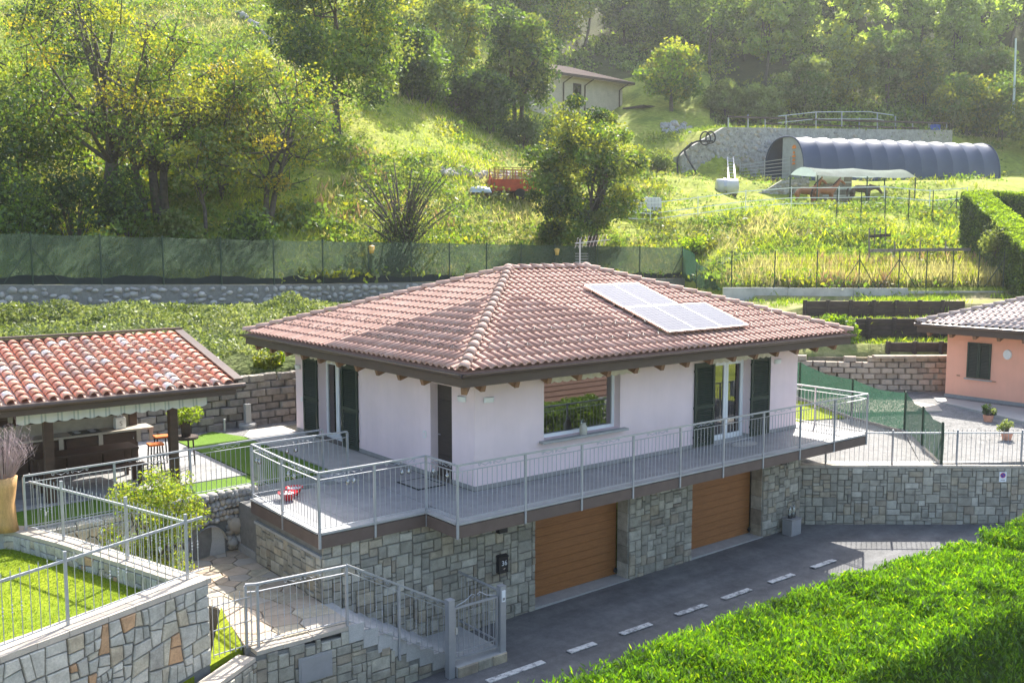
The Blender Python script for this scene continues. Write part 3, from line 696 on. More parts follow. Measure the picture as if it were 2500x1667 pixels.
def cap_row(parent, p, q, mat, r=.115, L=.40, name='hip_tile', droop=.02):
    p, q = Vector(p), Vector(q); d = (q-p).normalized(); n = max(1, int((q-p).length/L)); side = d.cross(Vector((0,0,1))).normalized(); up = side.cross(d)
    mb = MB(); vs = []; N = 7
    for t, rr, lf in ((-.03, r*1.06, .035), (L*1.04, r*.9, 0)):
        for k in range(N+1):
            a = math.pi*k/N; vs.append((math.cos(a)*rr, t, math.sin(a)*rr*.85+lf))
    for k in range(N+1): a = math.pi*k/N; vs.append((math.cos(a)*r*.9, -.03, math.sin(a)*r*.7+.03))
    mb.add(vs, [(k, k+1, N+2+k, N+1+k) for k in range(N)]+[(2*(N+1)+k, 2*(N+1)+k+1, k+1, k) for k in range(N)]); me = mb.mesh(name, True)
    m3 = Matrix((side, d, up)).transposed().to_euler()
    for k in range(n+1):
        if k*L > (q-p).length-.1: break
        shared(name, me, parent, p+d*(k*L), mat, None, m3)
capz = Vector((0,0,.035))
for a, b in (((EX0,EY0,EZ),(rx0,ry,RZ)), ((EX0,EY1,EZ),(rx0,ry,RZ)), ((EX1,EY0,EZ),(rx1,ry,RZ)), ((EX1,EY1,EZ),(rx1,ry,RZ)), ((rx0,ry,RZ),(rx1,ry,RZ))):
    cap_row(roof, Vector(a)+capz, Vector(b)+capz, m_cap, name='ridge_tile' if a[2] == b[2] else 'hip_tile')
for p in ((rx0,ry,RZ+.03),(rx1,ry,RZ+.03)):
    k = MB(); k.blob(p, (.17,.17,.15), 3, 8, 5, .03); put('ridge_end', k, m_cap, roof, smooth=True)
# snow hooks on two courses
hk = MB(); hk.bar((0,0,.0),(0,-.10,.05),.012); hk.bar((0,-.10,.05),(.05,-.17,0),.012); hk.bar((0,-.10,.05),(-.05,-.17,0),.012); HKM = hk.mesh('snow_hook')
for row in (2, 4):
    t = row*.366+.06
    for i in range(26):
        s = .9+i*.5+(row % 4)*.12
        if t*cs+.3 < s < 13.2-t*cs-.3: shared('snow_hook', HKM, roof, (EX0+s, EY0+t*cs, EZ+t*sn+.085), m_black)
    for i in range(19):
        s = .9+i*.5+(row % 4)*.12
        if t*cs+.3 < s < 10.4-t*cs-.3: shared('snow_hook', HKM, roof, (EX0+t*cs, EY1-s, EZ+t*sn+.085), m_black, None, (0,0,-math.pi/2))
# fascia boards, gutters, soffit, rafter tails
fz0, fz1 = 5.16, 5.425
for x0, x1, y0, y1 in ((EX0,EX1,EY0,EY0+.045),(EX0,EX0+.045,EY0+.045,EY1),(EX1-.045,EX1,EY0+.045,EY1),(EX0+.045,EX1-.045,EY1-.045,EY1)):
    k = MB(); k.box(x0,x1,y0,y1,fz0,fz1); put('fascia', k, m_wood, roof)
for p, q in (((EX0-.10,EY0-.07,5.40),(EX1+.10,EY0-.07,5.40)), ((EX0-.07,EY0-.10,5.40),(EX0-.07,EY1+.10,5.40))):
    d = (Vector(q)-Vector(p)).normalized(); sd = d.cross(Vector((0,0,1))); k = MB(); N = 8; vs = []
    for e in (p, q):
        for rr in (.072, .064):
            for i in range(N+1):
                a = math.pi+math.pi*i/N; vs.append(Vector(e)+sd*math.cos(a)*rr+Vector((0,0,math.sin(a)*rr+.03)))
    n2 = N+1
    fs = [(i, i+1, 2*n2+i+1, 2*n2+i) for i in range(N)]+[(n2+i+1, n2+i, 3*n2+i, 3*n2+i+1) for i in range(N)]+[(0, 2*n2, 3*n2, n2), (N, n2+N, 3*n2+N, 2*n2+N)]
    k.add(vs, fs); put('gutter', k, m_gutter, roof, smooth=False)
k = MB(); k.add([(EX0+.04,EY0+.04,fz0+.02),(EX1-.04,EY0+.04,fz0+.02),(EX1-.04,EY1-.04,fz0+.02),(EX0+.04,EY1-.04,fz0+.02),(0,0,WT),(11.2,0,WT),(11.2,8.4,WT),(0,8.4,WT)],
                [(0,4,5,1),(1,5,6,2),(2,6,7,3),(3,7,4,0)]); put('soffit', k, m_soffit, roof)
for i in range(15):
    x = -.45+i*.86
    k = MB(); k.bar((x, -.93, 5.09), (x, -.003, 5.40), .11, .14); put('rafter_tail', k, m_rafter, roof)
for i in range(11):
    y = -.35+i*.92
    if y < .1: continue
    k = MB(); k.bar((-.93, y, 5.09), (-.003, y, 5.40), .11, .14); put('rafter_tail', k, m_rafter, roof)
k = MB(); k.bar((-.93,-.93,5.08),(-.1,-.1,5.36),.12,.15); put('rafter_tail', k, m_rafter, roof)

# windows, doors, shutters
def frame_rect(mb, axis, a, b, z0, z1, d0, d1, w=.06):
    """rectangular frame in a facade: axis 'x' (front) or 'y' (left)"""
    f = (lambda p, q, c, d: mb.box(p, q, d0, d1, c, d)) if axis == 'x' else (lambda p, q, c, d: mb.box(d0, d1, p, q, c, d))
    f(a, a+w, z0, z1); f(b-w, b, z0, z1); f(a+w, b-w, z0, z0+w); f(a+w, b-w, z1-w, z1)
k = MB(); frame_rect(k, 'x', 1.9, 4.26, 3.60, 4.98, .20, .27, .075); win = put('window', k, m_pvc, house)
k = MB(); k.box(1.97, 4.19, .232, .238, 3.67, 4.91); put('pane', k, m_glass, win)
k = MB(); k.box(1.76, 4.40, -.16, .195, 3.545, 3.598); sill = put('sill', k, m_granite, win)
fd = MB(); frame_rect(fd, 'x', 7.63, 9.1, T+.02, 4.90, .22, .29, .06); fdo = put('french_door', fd, m_pvc, house)
for a, b in ((7.69, 8.36), (8.37, 9.04)):
    k = MB(); frame_rect(k, 'x', a, b, T+.08, 4.84, .20, .26, .085); lf = put('leaf', k, m_pvc, fdo)
    k = MB(); k.box(a+.08, b-.08, .228, .234, T+.16, 4.76); put('pane', k, m_glassc, fdo)
def curtain(axis, a, b, z0, z1, d, parent):
    k = MB(); n = 40; vs = []
    for i in range(n+1):
        s = a+(b-a)*i/n; off = d+.035*math.sin(i*1.9)+.012*math.sin(i*.7)
        for z in (z0, z1): vs.append((s, off, z) if axis == 'x' else (off, s, z))
    k.add(vs, [(2*i, 2*i+2, 2*i+3, 2*i+1) for i in range(n)]); put('curtain', k, m_curtain, parent, smooth=True)
curtain('x', 7.72, 9.0, T+.05, 4.85, .40, fdo)
k = MB(); k.box(7.55, 9.15, -.10, .20, T, T+.022); put('door_sill', k, m_granite, fdo)
fd = MB(); frame_rect(fd, 'y', 5.72, 7.04, T+.02, 4.90, .22, .29, .06); fdl = put('french_door', fd, m_pvc, house)
for a, b in ((5.78, 6.37), (6.38, 6.98)):
    k = MB(); frame_rect(k, 'y', a, b, T+.08, 4.84, .20, .26, .08); put('leaf', k, m_pvc, fdl)
    k = MB(); k.box(.228, .234, a+.075, b-.075, T+.16, 4.76); put('pane', k, m_glassc, fdl)
curtain('y', 5.8, 6.96, T+.05, 4.85, .40, fdl)
k = MB(); k.box(.20, .26, .83, 1.67, T+.01, 4.88); dr = put('front_door', k, m_door, house)
for i in range(5):
    kk = MB(); kk.box(.185, .20, .90, 1.60, T+.16+i*.41, T+.16+i*.41+.34); put('panel', kk, m_door, dr)
k = MB(); k.tube([(.17,1.55,3.72),(.13,1.55,3.72),(.13,1.45,3.72)], .012, 6); put('handle', k, m_steel, dr)
def shutter(axis, a, b, z0, z1, d):
    """louvred leaf folded back on the wall; d = distance out from the wall"""
    k = MB(); f = (lambda p, q, c, e, t0=0., t1=.042: k.box(p, q, -d-t1, -d-t0, c, e)) if axis == 'x' else (lambda p, q, c, e, t0=0., t1=.042: k.box(-d-t1, -d-t0, p, q, c, e))
    wv = .075; zm = z0+(z1-z0)*.47
    f(a, a+wv, z0, z1); f(b-wv, b, z0, z1); f(a+wv, b-wv, z0, z0+.11); f(a+wv, b-wv, z1-.09, z1); f(a+wv, b-wv, zm-.045, zm+.045)
    f(a+wv, b-wv, z0+.11, zm-.045, 0, .006); f(a+wv, b-wv, zm+.045, z1-.09, 0, .006)
    for zz in (z0+.25, zm, z1-.2): f(a-.02, a, zz-.03, zz+.03)
    sh = put('shutter', k, m_shutter, house)
    sl_ = MB(); L = (b-a)-2*wv-.004
    sl_.bar((-L/2, 0, 0), (L/2, 0, 0), .045, .010); slm = sl_.mesh('slat')
    z = z0+.14
    while z < z1-.11:
        if abs(z-zm) > .065:
            c = ((a+b)/2, -d-.024, z) if axis == 'x' else (-d-.024, (a+b)/2, z)
            rot = (math.radians(-38), 0, 0) if axis == 'x' else (math.radians(-38), 0, -math.pi/2)
            shared('slat', slm, sh, c, m_shutter, None, rot)
        z += .053
shutter('x', 6.86, 7.62, T+.03, 4.92, .012); shutter('x', 9.12, 9.92, T+.03, 4.92, .012)
shutter('y', 4.89, 5.70, T+.03, 4.90, .012); shutter('y', 7.06, 7.87, T+.03, 4.90, .012)
# folded awnings over the openings
def awning(axis, a, b, z, d, parent=house):
    k = MB(); f = (lambda p, q, y0, y1, c, e: k.box(p, q, y0, y1, c, e)) if axis == 'x' else (lambda p, q, y0, y1, c, e: k.box(y0, y1, p, q, c, e))
    f(a, b, -d-.16, -d, z, z+.10); aw = put('awning', k, m_cream, parent)
    k = MB(); n = int((b-a)/.05); vs = []
    for i in range(n+1):
        s = a+(b-a)*i/n; lo = z-.07-.035*abs(math.sin(i*math.pi/5)); off = -d-.15+.012*math.sin(i*1.3)
        for zz in (lo, z+.02): vs.append((s, off, zz) if axis == 'x' else (off, s, zz))
    k.add(vs, [(2*i, 2*i+2, 2*i+3, 2*i+1) for i in range(n)]); put('valance', k, m_cream, aw)
awning('x', 1.8, 4.75, 4.99, .02); awning('x', 7.3, 10.0, 4.99, .02); awning('y', 5.2, 8.2, 4.99, .02)
# wall lamps, bell, sockets
def wall_lamp(axis, s, z):
    k = MB(); vs = []
    for zz, r in ((z-.055, .075), (z+.055, .10)):
        for i in range(9):
            a = math.pi*i/8; vs.append((s-math.cos(a)*.13, -.012-math.sin(a)*r, zz) if axis == 'x' else (-.012-math.sin(a)*r, s+math.cos(a)*.13, zz))
    k.add(vs, [(i, i+1, 10+i, 9+i) for i in range(8)]+[tuple(range(8, -1, -1)), tuple(range(9, 18))]); put('wall_lamp', k, m_white, house)
wall_lamp('x', .36, 4.67); wall_lamp('y', .42, 4.67); wall_lamp('x', 10.25, 4.72); wall_lamp('y', 8.2, 4.56)
k = MB(); k.box(-.03, 0, 1.83, 1.94, 3.60, 3.75); bl = put('door_bell', k, m_white, house)
k = MB(); k.box(-.034, -.03, 1.85, 1.92, 3.63, 3.72); put('button_plate', k, m_plaster, bl)
k = MB(); k.box(-.02, 0, 8.0, 8.08, 3.62, 3.74); put('socket', k, m_white, house)

# terrace slab with floor tiles, brown edge
TER = [(-3.9,2.40),(-3.9,-.60),(-1.6,-.60),(-1.6,-1.65),(12.0,-1.65),(12.0,1.6),(11.22,1.6),(11.22,-.02),(-.02,-.02),(-.02,3.42),(-1.62,3.42),(-1.62,2.40)]
k = MB(); k.prism(TER, 2.47, T-.035); ter = put('terrace_slab', k, m_granite, house)
ed = [(-3.9,2.40),(-3.9,-.60),(-1.6,-.60),(-1.6,-1.65),(12.0,-1.65),(12.0,1.6)]
for ei, (p, q) in enumerate(zip(ed[:-1], ed[1:])):
    d = (Vector(q)-Vector(p)).normalized(); n = Vector((d.y, -d.x))   # outward to the right of travel reversed below
    n = -n if False else n
    c = (Vector(p)+Vector(q))/2; 
    if inside(TER, c.x+n.x*.1, c.y+n.y*.1): n = -n
    k = MB(); a = Vector((p[0], p[1], 0))-Vector((d.x, d.y, 0))*.0; b = Vector((q[0], q[1], 0))
    o = Vector((n.x, n.y, 0))*.018
    k.bar(a+o+Vector((0,0,2.565)), b+o+Vector((0,0,2.565)), .036, .23); put('slab_edge', k, m_lintel, ter)
    k = MB(); zt = Vector((0,0,T-.017-.003*(ei % 2))); k.bar(a+o*1.6-Vector((n.x,n.y,0))*.12+zt, b+o*1.6-Vector((n.x,n.y,0))*.12+zt, .30, .034); put('edge_stone', k, m_granite, ter)
ti = 0
gx = -3.74
while gx < 11.8:
    gy = -1.49
    while gy < 3.4:
        cxx, cyy = gx+.3, gy+.3
        x0, x1, y0, y1 = gx, gx+.596, gy, gy+.596
        for (X0, X1, Y0, Y1) in ((-3.65, -1.36, -.35, 2.39), (-1.355, 11.755, -1.40, -.03), (-1.355, -.03, -.03, 3.4), (11.25, 11.755, -.03, 1.6)):
            a, b, c, d = max(x0, X0), min(x1, X1), max(y0, Y0), min(y1, Y1)
            if b-a > .05 and d-c > .05:
                shared('floor_tile', UBOX, ter, (a, c, T-.034), m_floor, (b-a-.004, d-c-.004, .034))
        gy += .6
    gx += .6
# garage storey
gw = MB(); boxes_with_holes(gw, -3.82, 10.72, -.42, 2.47, [(1.22, 4.07, -.42, 2.24), (6.27, 9.08, -.42, 2.24)], lambda a, b, c, d: gw.box(a, b, -.515, -.16, c, d))
gw.box(-3.82, -3.5, -.16, 3.3, -.42, 2.47); gw.box(10.4, 10.72, -.16, 6, -.42, 2.47); gwo = put('garage_wall', gw, m_mortar, house)
items = [((x0, -.515, -.1), 0, *r) for x0, x1, sd in ((-3.84, 1.215, 21), (4.075, 6.265, 26), (9.085, 10.72, 27)) for r in ashlar(x1-x0, 2.56, sd)]
items += [((-3.82, 2.38, 1.40), -math.pi/2, *r) for r in ashlar(2.86, .82, 22)]
items += [((4.07, -.10, -.06), -math.pi/2, *r) for r in []]
place_rects(gwo, items, m_stone, seed=3, gap=.017, depth=.045)
k = MB(); k.box(-3.88, -3.80, -.52, 2.40, 2.22, 2.27); put('ledge', k, m_granite, gwo)
for x in (4.07, 9.08):
    for j, z in enumerate((0.03, .45, .86, 1.22, 1.66)):
        h = (.42, .41, .36, .44, .56)[j]; k = MB(); k.box(x-.022, x, -.51, -.17, z+.006, z+h-.008); put('jamb_stone', k, m_stone[(j*2+int(x)) % 6], gwo)
for i, (a, b) in enumerate(((1.22, 4.07), (6.27, 9.08))):
    z0 = zr((a+b)/2)+.04
    k = MB(); k.box(a, b, -.10, -.07, z0, 2.26); gd = put('garage_door', k, m_gdoor, house)
    n = 11; hh = (2.25-z0)/n
    for j in range(n):
        kk = MB(); kk.box(a+.02, b-.02, -.115, -.098, z0+j*hh+.004, z0+(j+1)*hh-.004); put('panel', kk, m_gdoor, gd)
    k = MB(); k.box(a-.03, b+.03, -.56, -.05, zr(a)-.3, z0-.004); put('threshold', k, m_granite, gwo)
    k = MB(); k.box(a-.01, b+.02, -.53, -.12, 2.242, 2.468); put('lintel', k, m_lintel, gwo)
    k = MB(); k.blob((b-.06, -.16, z0+.12), (.06,.05,.07), i, 6, 4, .05); put('door_stop', k, m_black, gwo)
for x, z in ((.24, 2.04), (9.79, 2.10)):
    k = MB(); k.box(x-.11, x+.11, -.68, -.552, z-.075, z+.075); lm = put('wall_lamp', k, m_black, house); kk = MB(); kk.box(x-.08, x+.08, -.66, -.57, z-.085, z-.075); put('lens', kk, m_pvc, lm)

# letter box with the house number
mbx = thing('letter_box', 'black letter box numbered 36 on the stone garage wall', 'letter box', (.26, -.6, 1.1))
k = MB(); k.box(.14, .38, -.66, -.553, 1.10, 1.45); put('box', k, m_black, mbx)
k = MB(); k.add([(.13,-.67,1.45),(.39,-.67,1.45),(.39,-.553,1.49),(.13,-.553,1.49),(.13,-.67,1.435),(.39,-.67,1.435),(.39,-.553,1.44),(.13,-.553,1.44)], [(0,1,2,3),(4,5,1,0),(5,6,2,1),(7,4,0,3)]); put('lid', k, m_black, mbx)
def text_mesh(txt, size, ext=.002):
    c = bpy.data.curves.new('lettering', 'FONT'); c.body = txt; c.size = size; c.extrude = ext; c.align_x = 'CENTER'; c.align_y = 'CENTER'; c.resolution_u = 3
    o = bpy.data.objects.new('lettering', c); COL.objects.link(o); dg = bpy.context.evaluated_depsgraph_get(); me = bpy.data.meshes.new_from_object(o.evaluated_get(dg)); bpy.data.objects.remove(o); bpy.data.curves.remove(c); me.materials.clear(); return me
shared('number', text_mesh('36', .15), mbx, (.275, -.663, 1.31), m_pvc, None, (math.pi/2, 0, 0))
k = MB(); k.box(.23, .31, -.663, -.66, 1.185, 1.198); put('name_strip', k, m_steel, mbx)

# solar panels on the roof (five)
def rp(x, y, off): return Vector((x, y, EZ+(y-EY0)*sl))+Vector((0,-sn,cs))*off
pv_lab = [('upper left solar panel of the upper pair on the brown roof', 5.44, 1.15), ('upper right solar panel of the upper pair on the brown roof', 6.43, 1.15),
          ('left solar panel of the lower row of three on the brown roof', 5.46, -.35), ('middle solar panel of the lower row of three on the brown roof', 6.45, -.35), ('right solar panel of the lower row of three on the brown roof', 7.45, -.35)]
for lab, x, y in pv_lab:
    wv, hv = .985, 1.46
    pv = thing('solar_panel', lab, 'solar panel', rp(x+.5, y+.7, .14), 'solar panels on the house roof')
    k = MB(); A = [rp(x, y, .15), rp(x+wv, y, .15), rp(x+wv, y+hv, .15), rp(x, y+hv, .15)]; N = Vector((0,-sn,cs))
    for p, q in zip(A, A[1:]+A[:1]): k.bar(p, q, .035, .045, up=tuple(N))
    put('frame', k, m_steel, pv)
    g = MB(); g.add([(.015,.015,0),(wv-.015,.015,0),(wv-.015,hv/cs-.015,0),(.015,hv/cs-.015,0)], [(0,1,2,3)]); 
    o = put('cells', g, m_pv, pv); o.location = rp(x, y, .166); o.rotation_euler = (math.atan(sl), 0, 0)
    k = MB(); k.bar(rp(x-.03, y+.3, .09), rp(x+wv-.03, y+.3, .09), .04, .05); k.bar(rp(x-.03, y+1.15, .09), rp(x+wv-.03, y+1.15, .09), .04, .05); put('mounting_rail', k, m_steel, pv)
# aerial at the ridge
an = thing('roof_aerial', 'grey television aerial standing at the right end of the roof ridge', 'aerial', (6.9, 4.35, 7.2))
k = MB(); k.tube([(6.9,4.35,7.1),(6.9,4.35,8.05)], .022, 6); put('mast', k, m_galv, an)
k = MB(); k.bar((6.7,4.35,7.93),(7.75,4.05,8.03),.02); 
for i in range(9):
    c = Vector((6.75+.11*i, 4.335-.031*i, 7.935+.0105*i)); k.bar(c+Vector((-.03,-.10,.15)), c-Vector((-.03,-.10,.15)), .010)
put('boom', k, m_galv, an)
for z in (7.40,7.48,7.56,7.64,7.85,7.92):
    k = MB(); k.bar((6.72,4.35,z),(7.10,4.22,z),.010); put('rod', k, m_galv, an)
# ------------------------------------------------------------------ railings
def baluster_mesh(h, spear=False, knot=True, w=.013):
    k = MB(); prof = [(0, w/2)]
    if knot:
        zc = h*.45
        for dz, r in ((-.06, .5), (-.05, 1.1), (-.04, .5), (-.012, .5), (0, 1.15), (.012, .5), (.04, .5), (.05, 1.1), (.06, .5)): prof.append((zc+dz, w*r))
    prof.append((h-(.05 if spear else 0), w/2))
    if spear: prof += [(h-.045, w*.8), (h, .001)]
    k.lathe([(r, z) for z, r in prof], (0,0,0), 4); return k.mesh('baluster')
_bm = {}
def scroll_curve(sx, sz):
    out = []
    for m in (-1, 1):
        pts = []
        for i in range(11):
            a = i/10*2.2*math.pi; r = .032*(1-i/14); pts.append((m*(.30+r*math.sin(a)), 0, .055+r*math.cos(a)-.032))
        pts = pts[::-1]+[(m*.16, 0, -.01), (m*.06, 0, .035)]
        for i in range(8):
            a = i/7*1.8*math.pi; r = .026*(1-i/12); pts.append((m*(.045-r*math.sin(a)), 0, .012+r*math.cos(a)))
        out.append(pts)
    return out
_sc = MB()
for pts in scroll_curve(1, 1): _sc.tube(pts, .0065, 4)
SCROLL = _sc.mesh('scroll')
def railing(root, posts, h=1.02, style='double', drop=0., step=.115, post_h=None, ends=(True, True), scroll=True, postw=.042, tw=.042, foot=.0, knots=True, mat=None):
    """posts: list of base points. Each span has rails, balusters and a scroll of its own."""
    mat = mat or m_galv; P = [Vector(p) for p in posts]
    for i, p in enumerate(P):
        if (i == 0 and not ends[0]) or (i == len(P)-1 and not ends[1]): continue
        k = MB(); ph = post_h or h; k.box(p.x-postw/2, p.x+postw/2, p.y-postw/2, p.y+postw/2, p.z-drop, p.z+ph-.02); put('post', k, mat, root)
    for a, b in zip(P[:-1], P[1:]):
        d = b-a; L = math.hypot(d.x, d.y); Z = Vector((0,0,1))
        if style == 'double':
            for z, wv, hv in ((h, tw, .032), (h-.125, .032, .010), (.07, .032, .012)):
                k = MB(); k.bar(a+Z*z, b+Z*z, wv, hv); put('top_rail' if z == h else 'rail', k, mat, root)
            z0, bh = .07, h-.125-.07
        else:
            for z, wv, hv in ((h-.11, .034, .034), (.07, .032, .012)):
                k = MB(); k.bar(a+Z*z, b+Z*z, wv, hv); put('top_rail' if z > .5 else 'rail', k, mat, root)
            z0, bh = .07, h-.07
        key = (round(bh, 3), style)
        if key not in _bm: _bm[key] = (baluster_mesh(bh, style == 'spear', True), baluster_mesh(bh, style == 'spear', False))
        n = max(1, int(round(L/step)))
        for i in range(1, n):
            t = i/n; kn = knots and .28 < t < .72 and (i % 1 == 0)
            shared('baluster', _bm[key][0 if kn else 1], root, a+d*t+Z*z0, mat, None, (0, 0, math.atan2(d.y, d.x)+math.pi/4))
        if style == 'double' and scroll and L > .8 and abs(d.z) < .05:
            shared('scroll', SCROLL, root, a+d*.5+Z*(h-.07), mat, None, (0, 0, math.atan2(d.y, d.x)))
        if style == 'double' and scroll and L > .8 and abs(d.z) >= .05:
            shared('scroll', SCROLL, root, a+d*.5+Z*(h-.07), mat, None, (0, -math.atan2(d.z, L), math.atan2(d.y, d.x)))
tr = thing('terrace_railing', 'long galvanised railing with scrolls round the pink house terrace', 'railing', (-3.86, -.56, T))
railing(tr, [(-1.66,2.46,T),(-3.86,2.46,T),(-3.93,.9,T),(-3.93,-.63,T),(-2.78,-.63,T),(-1.63,-.63,T),(-1.63,-1.69,T)]+[(x,-1.69,T) for x in (0,1.5,3,4.5,6,7.5,9,10.5,12.03)]+[(12.03,-.05,T),(12.03,1.5,T)], 1.10, drop=.30)
gf = thing('garden_railing', 'galvanised railing with scrolls above the curved dry stone wall', 'railing', (-5, 3.1, T))
railing(gf, [(-8.05,2.87,T),(-6.43,2.98,T),(-4.86,3.24,T),(-3.3,3.36,T),(-1.75,3.44,T)], 1.0)
ls = thing('lawn_railing', 'galvanised railing with pointed bars round the lower lawn', 'railing', (-6.73, -1.55, T))
railing(ls, [(-6.35,-1.40,T),(-6.66,-1.52,T)], 1.02, 'spear', post_h=1.06, ends=(False, True))
railing(ls, [(-6.66,-1.52,T),(-7.10,.02,T),(-7.66,1.82,T),(-7.98,2.75,T)], 1.02, 'spear', post_h=1.06, ends=(False, False))
railing(ls, [(-6.66,-1.52,T),(-8.6,-2.30,T),(-10.55,-3.09,T),(-12.5,-3.87,T)], 1.02, 'spear', post_h=1.06, ends=(False, True), step=.135)
k = MB()
for i in range(1): pass
for x, y in ((-7.1,.02),(-7.66,1.82)):
    k = MB(); k.box(x-.024,x+.024,y-.024,y+.024,T-.05,T+1.06); put('post', k, m_galv, ls)
# little heart ornaments wired to the lawn railing
for x, y, z in ((-7.83,2.3,3.05),(-7.30,.75,3.0),(-6.85,-.85,3.0)):
    k = MB(); pts = [(x, y+.05*math.sin(t)**3*1.2, z+.09+.045*(math.cos(t)-.35*math.cos(2*t)-.15*math.cos(3*t))) for t in [i/14*2*math.pi for i in range(15)]]
    k.tube(pts, .008, 4); k.tube([(x,y-.03,z+.05),(x,y+.05,z-.28)], .007, 4); put('heart_ornament', k, m_galv, ls)

# glass lanterns hanging on the terrace railing
gl = MB(); gl.lathe([(.001,-.045),(.03,-.04),(.042,-.01),(.04,.02),(.022,.045),(.02,.06),(.001,.062)], (0,0,0), 8); GL = gl.mesh('glass_jar', True)
gh = MB(); gh.tube([(0,0,.055),(0,0,.14)], .004, 4); GH = gh.mesh('hook')
m_bulb = glassmat('jar_glass', (.8,.82,.8), .45)
for i, (x, y) in enumerate([(-3.96,2.0),(-3.96,1.86),(-3.96,.55),(-3.96,.3),(-3.36,-.67),(-3.24,-.67),(-2.2,-.67),(-2.05,-.67),(-1.67,-.95),(-1.67,-1.42),(-2.9,2.42),(-3.1,2.42)]):
    nm = ['on the left end of the terrace railing', 'second along the left end of the terrace railing', 'third along the left end of the terrace railing', 'nearest the front left corner post of the terrace', 'left of the first pair on the front railing', 'right of the first pair on the front railing', 'left of the second pair on the front railing', 'right of the second pair on the front railing', 'nearer the inner corner by the front door', 'nearer the outer corner by the front door', 'right one on the railing beside the side steps', 'left one on the railing beside the side steps'][i]
    t = thing('hanging_jar', 'small clear glass jar, '+nm, 'jar', (x, y, T+.86), 'glass jars hanging on the terrace railing')
    shared('jar', GL, t, (x, y, T+.86), m_bulb); shared('hook', GH, t, (x, y, T+.86), m_galv)

# red bowls of pebbles on the terrace
for (x, y, z, r, lab) in ((-3.40,1.80,T,.20,'larger red bowl filled with white pebbles on the terrace floor'), (-3.12,2.08,T,.18,'red bowl standing behind another red bowl on the terrace')):
    b = thing('red_bowl', lab, 'bowl', (x, y, z), 'red bowls on the terrace')
    k = MB(); k.lathe([(.001,.0),(r*.45,.0),(r*.5,.02),(r*.95,.15),(r*1.05,.17),(r*1.0,.165),(r*.8,.12),(.001,.11)], (x,y,z), 18); put('bowl', k, m_red, b, smooth=True)
    k = MB()
    for i in range(16): a, q = rnd.uniform(0, 6.28), r*.75*rnd.random()**.5; k.blob((x+q*math.cos(a), y+q*math.sin(a), z+.14), (.035,.03,.025), i, 5, 4)
    tag(put('pebbles', k, m_pebble, b, smooth=True), kind='stuff')
# metal can on the window sill
cn = thing('milk_can', 'small pale metal milk can with a wire handle on the window sill', 'can', (3.05, -.04, 3.60))
k = MB(); k.lathe([(.001,0),(.085,0),(.09,.01),(.09,.17),(.06,.215),(.055,.245),(.068,.255),(.05,.265),(.001,.267)], (3.05,-.04,3.598), 14); put('body', k, m_tin, cn, smooth=True)
k = MB(); k.tube([(3.05+.065*math.cos(a), -.04, 3.83+.12*math.sin(a)) for a in [i/10*math.pi for i in range(11)]], .005, 4); put('handle', k, m_steel, cn)
# bollard box by the garage
bo = thing('service_post', 'grey plastic service box with two bottles on top beside the right garage pier', 'service box', (9.95, -.85, .1))
k = MB(); k.box(9.74, 10.16, -1.0, -.70, .1, .55); put('box', k, m_galv, bo); k = MB(); k.box(9.72, 10.18, -1.02, -.68, .55, .58); put('lid', k, m_plinth, bo)
for x in (9.86, 10.02):
    k = MB(); k.lathe([(.001,.58),(.055,.58),(.055,.80),(.02,.87),(.02,.92),(.001,.92)], (x,-.85,0), 10); put('bottle', k, m_glassc, bo, smooth=True)
# coloured crates of the doormat
dm = thing('door_mat', 'pale round mat in front of the white french door', 'door mat', (8.3, -.45, T)); k = MB(); k.lathe([(.40,.0),(.40,.014),(.001,.016)], (0,0,0), 20)
o = put('mat', k, m_walk, dm); o.location = (8.3,-.5,T+.004); o.scale = (1.1,.6,1)
dm = thing('door_mat', 'dark rectangular mat outside the front door', 'door mat', (-.55, 1.2, T)); k = MB(); k.box(-.9,-.2,.8,1.65,T+.004,T+.018); put('mat', k, m_nethem, dm); k = MB(); k.box(-.86,-.24,.84,1.61,T+.018,T+.021); put('pile', k, m_plinth, dm)

# ------------------------------------------------------------------ side steps from path to terrace
st = thing('side_steps', 'narrow stone steps climbing between dry stone wall and terrace', 'steps', (-3.3, 2.85, 1.4))
for i in range(8):
    x0 = -3.85+i*.28; k = MB(); k.box(x0, -1.62 if i == 7 else x0+.30, 2.45, 3.36, 1.2, 1.4+.1688*(i+1)-(.004 if i == 7 else 0)); put('step', k, m_granite, st)

# ------------------------------------------------------------------ gate stair with its wall
sw = thing('stair_wall', 'low stone-clad wall with pale coping along the gate stairs', 'wall', (-4.6, -1.7, 0))
def sloped_prism(mb, pts, d0, d1):    # profile in xz extruded in y
    n = len(pts); a = sum(pts[i][0]*pts[(i+1) % n][1]-pts[(i+1) % n][0]*pts[i][1] for i in range(n))
    if a < 0: pts = pts[::-1]
    vs = [(x, d0, z) for x, z in pts]+[(x, d1, z) for x, z in pts]
    mb.add(vs, [tuple(range(n)), tuple(range(2*n-1, n-1, -1))]+[((i+1) % n, i, n+i, n+(i+1) % n) for i in range(n)])
k = MB(); sloped_prism(k, [(-5.68,-.42),(-1.97,-.42),(-1.97,.05),(-3.90,1.20),(-5.68,1.30)], -1.72, -1.45); core = put('core', k, m_mortar, sw)
def under(u, v, x0=-5.68): x = x0+u; top = 1.29 if x < -3.9 else 1.20+(x+3.9)*(-.615); return v-.42 < top-.06
items = [((-5.68,-1.72,-.42), 0, *r) for r in ashlar(3.7, 1.72, 31, ok=under)]
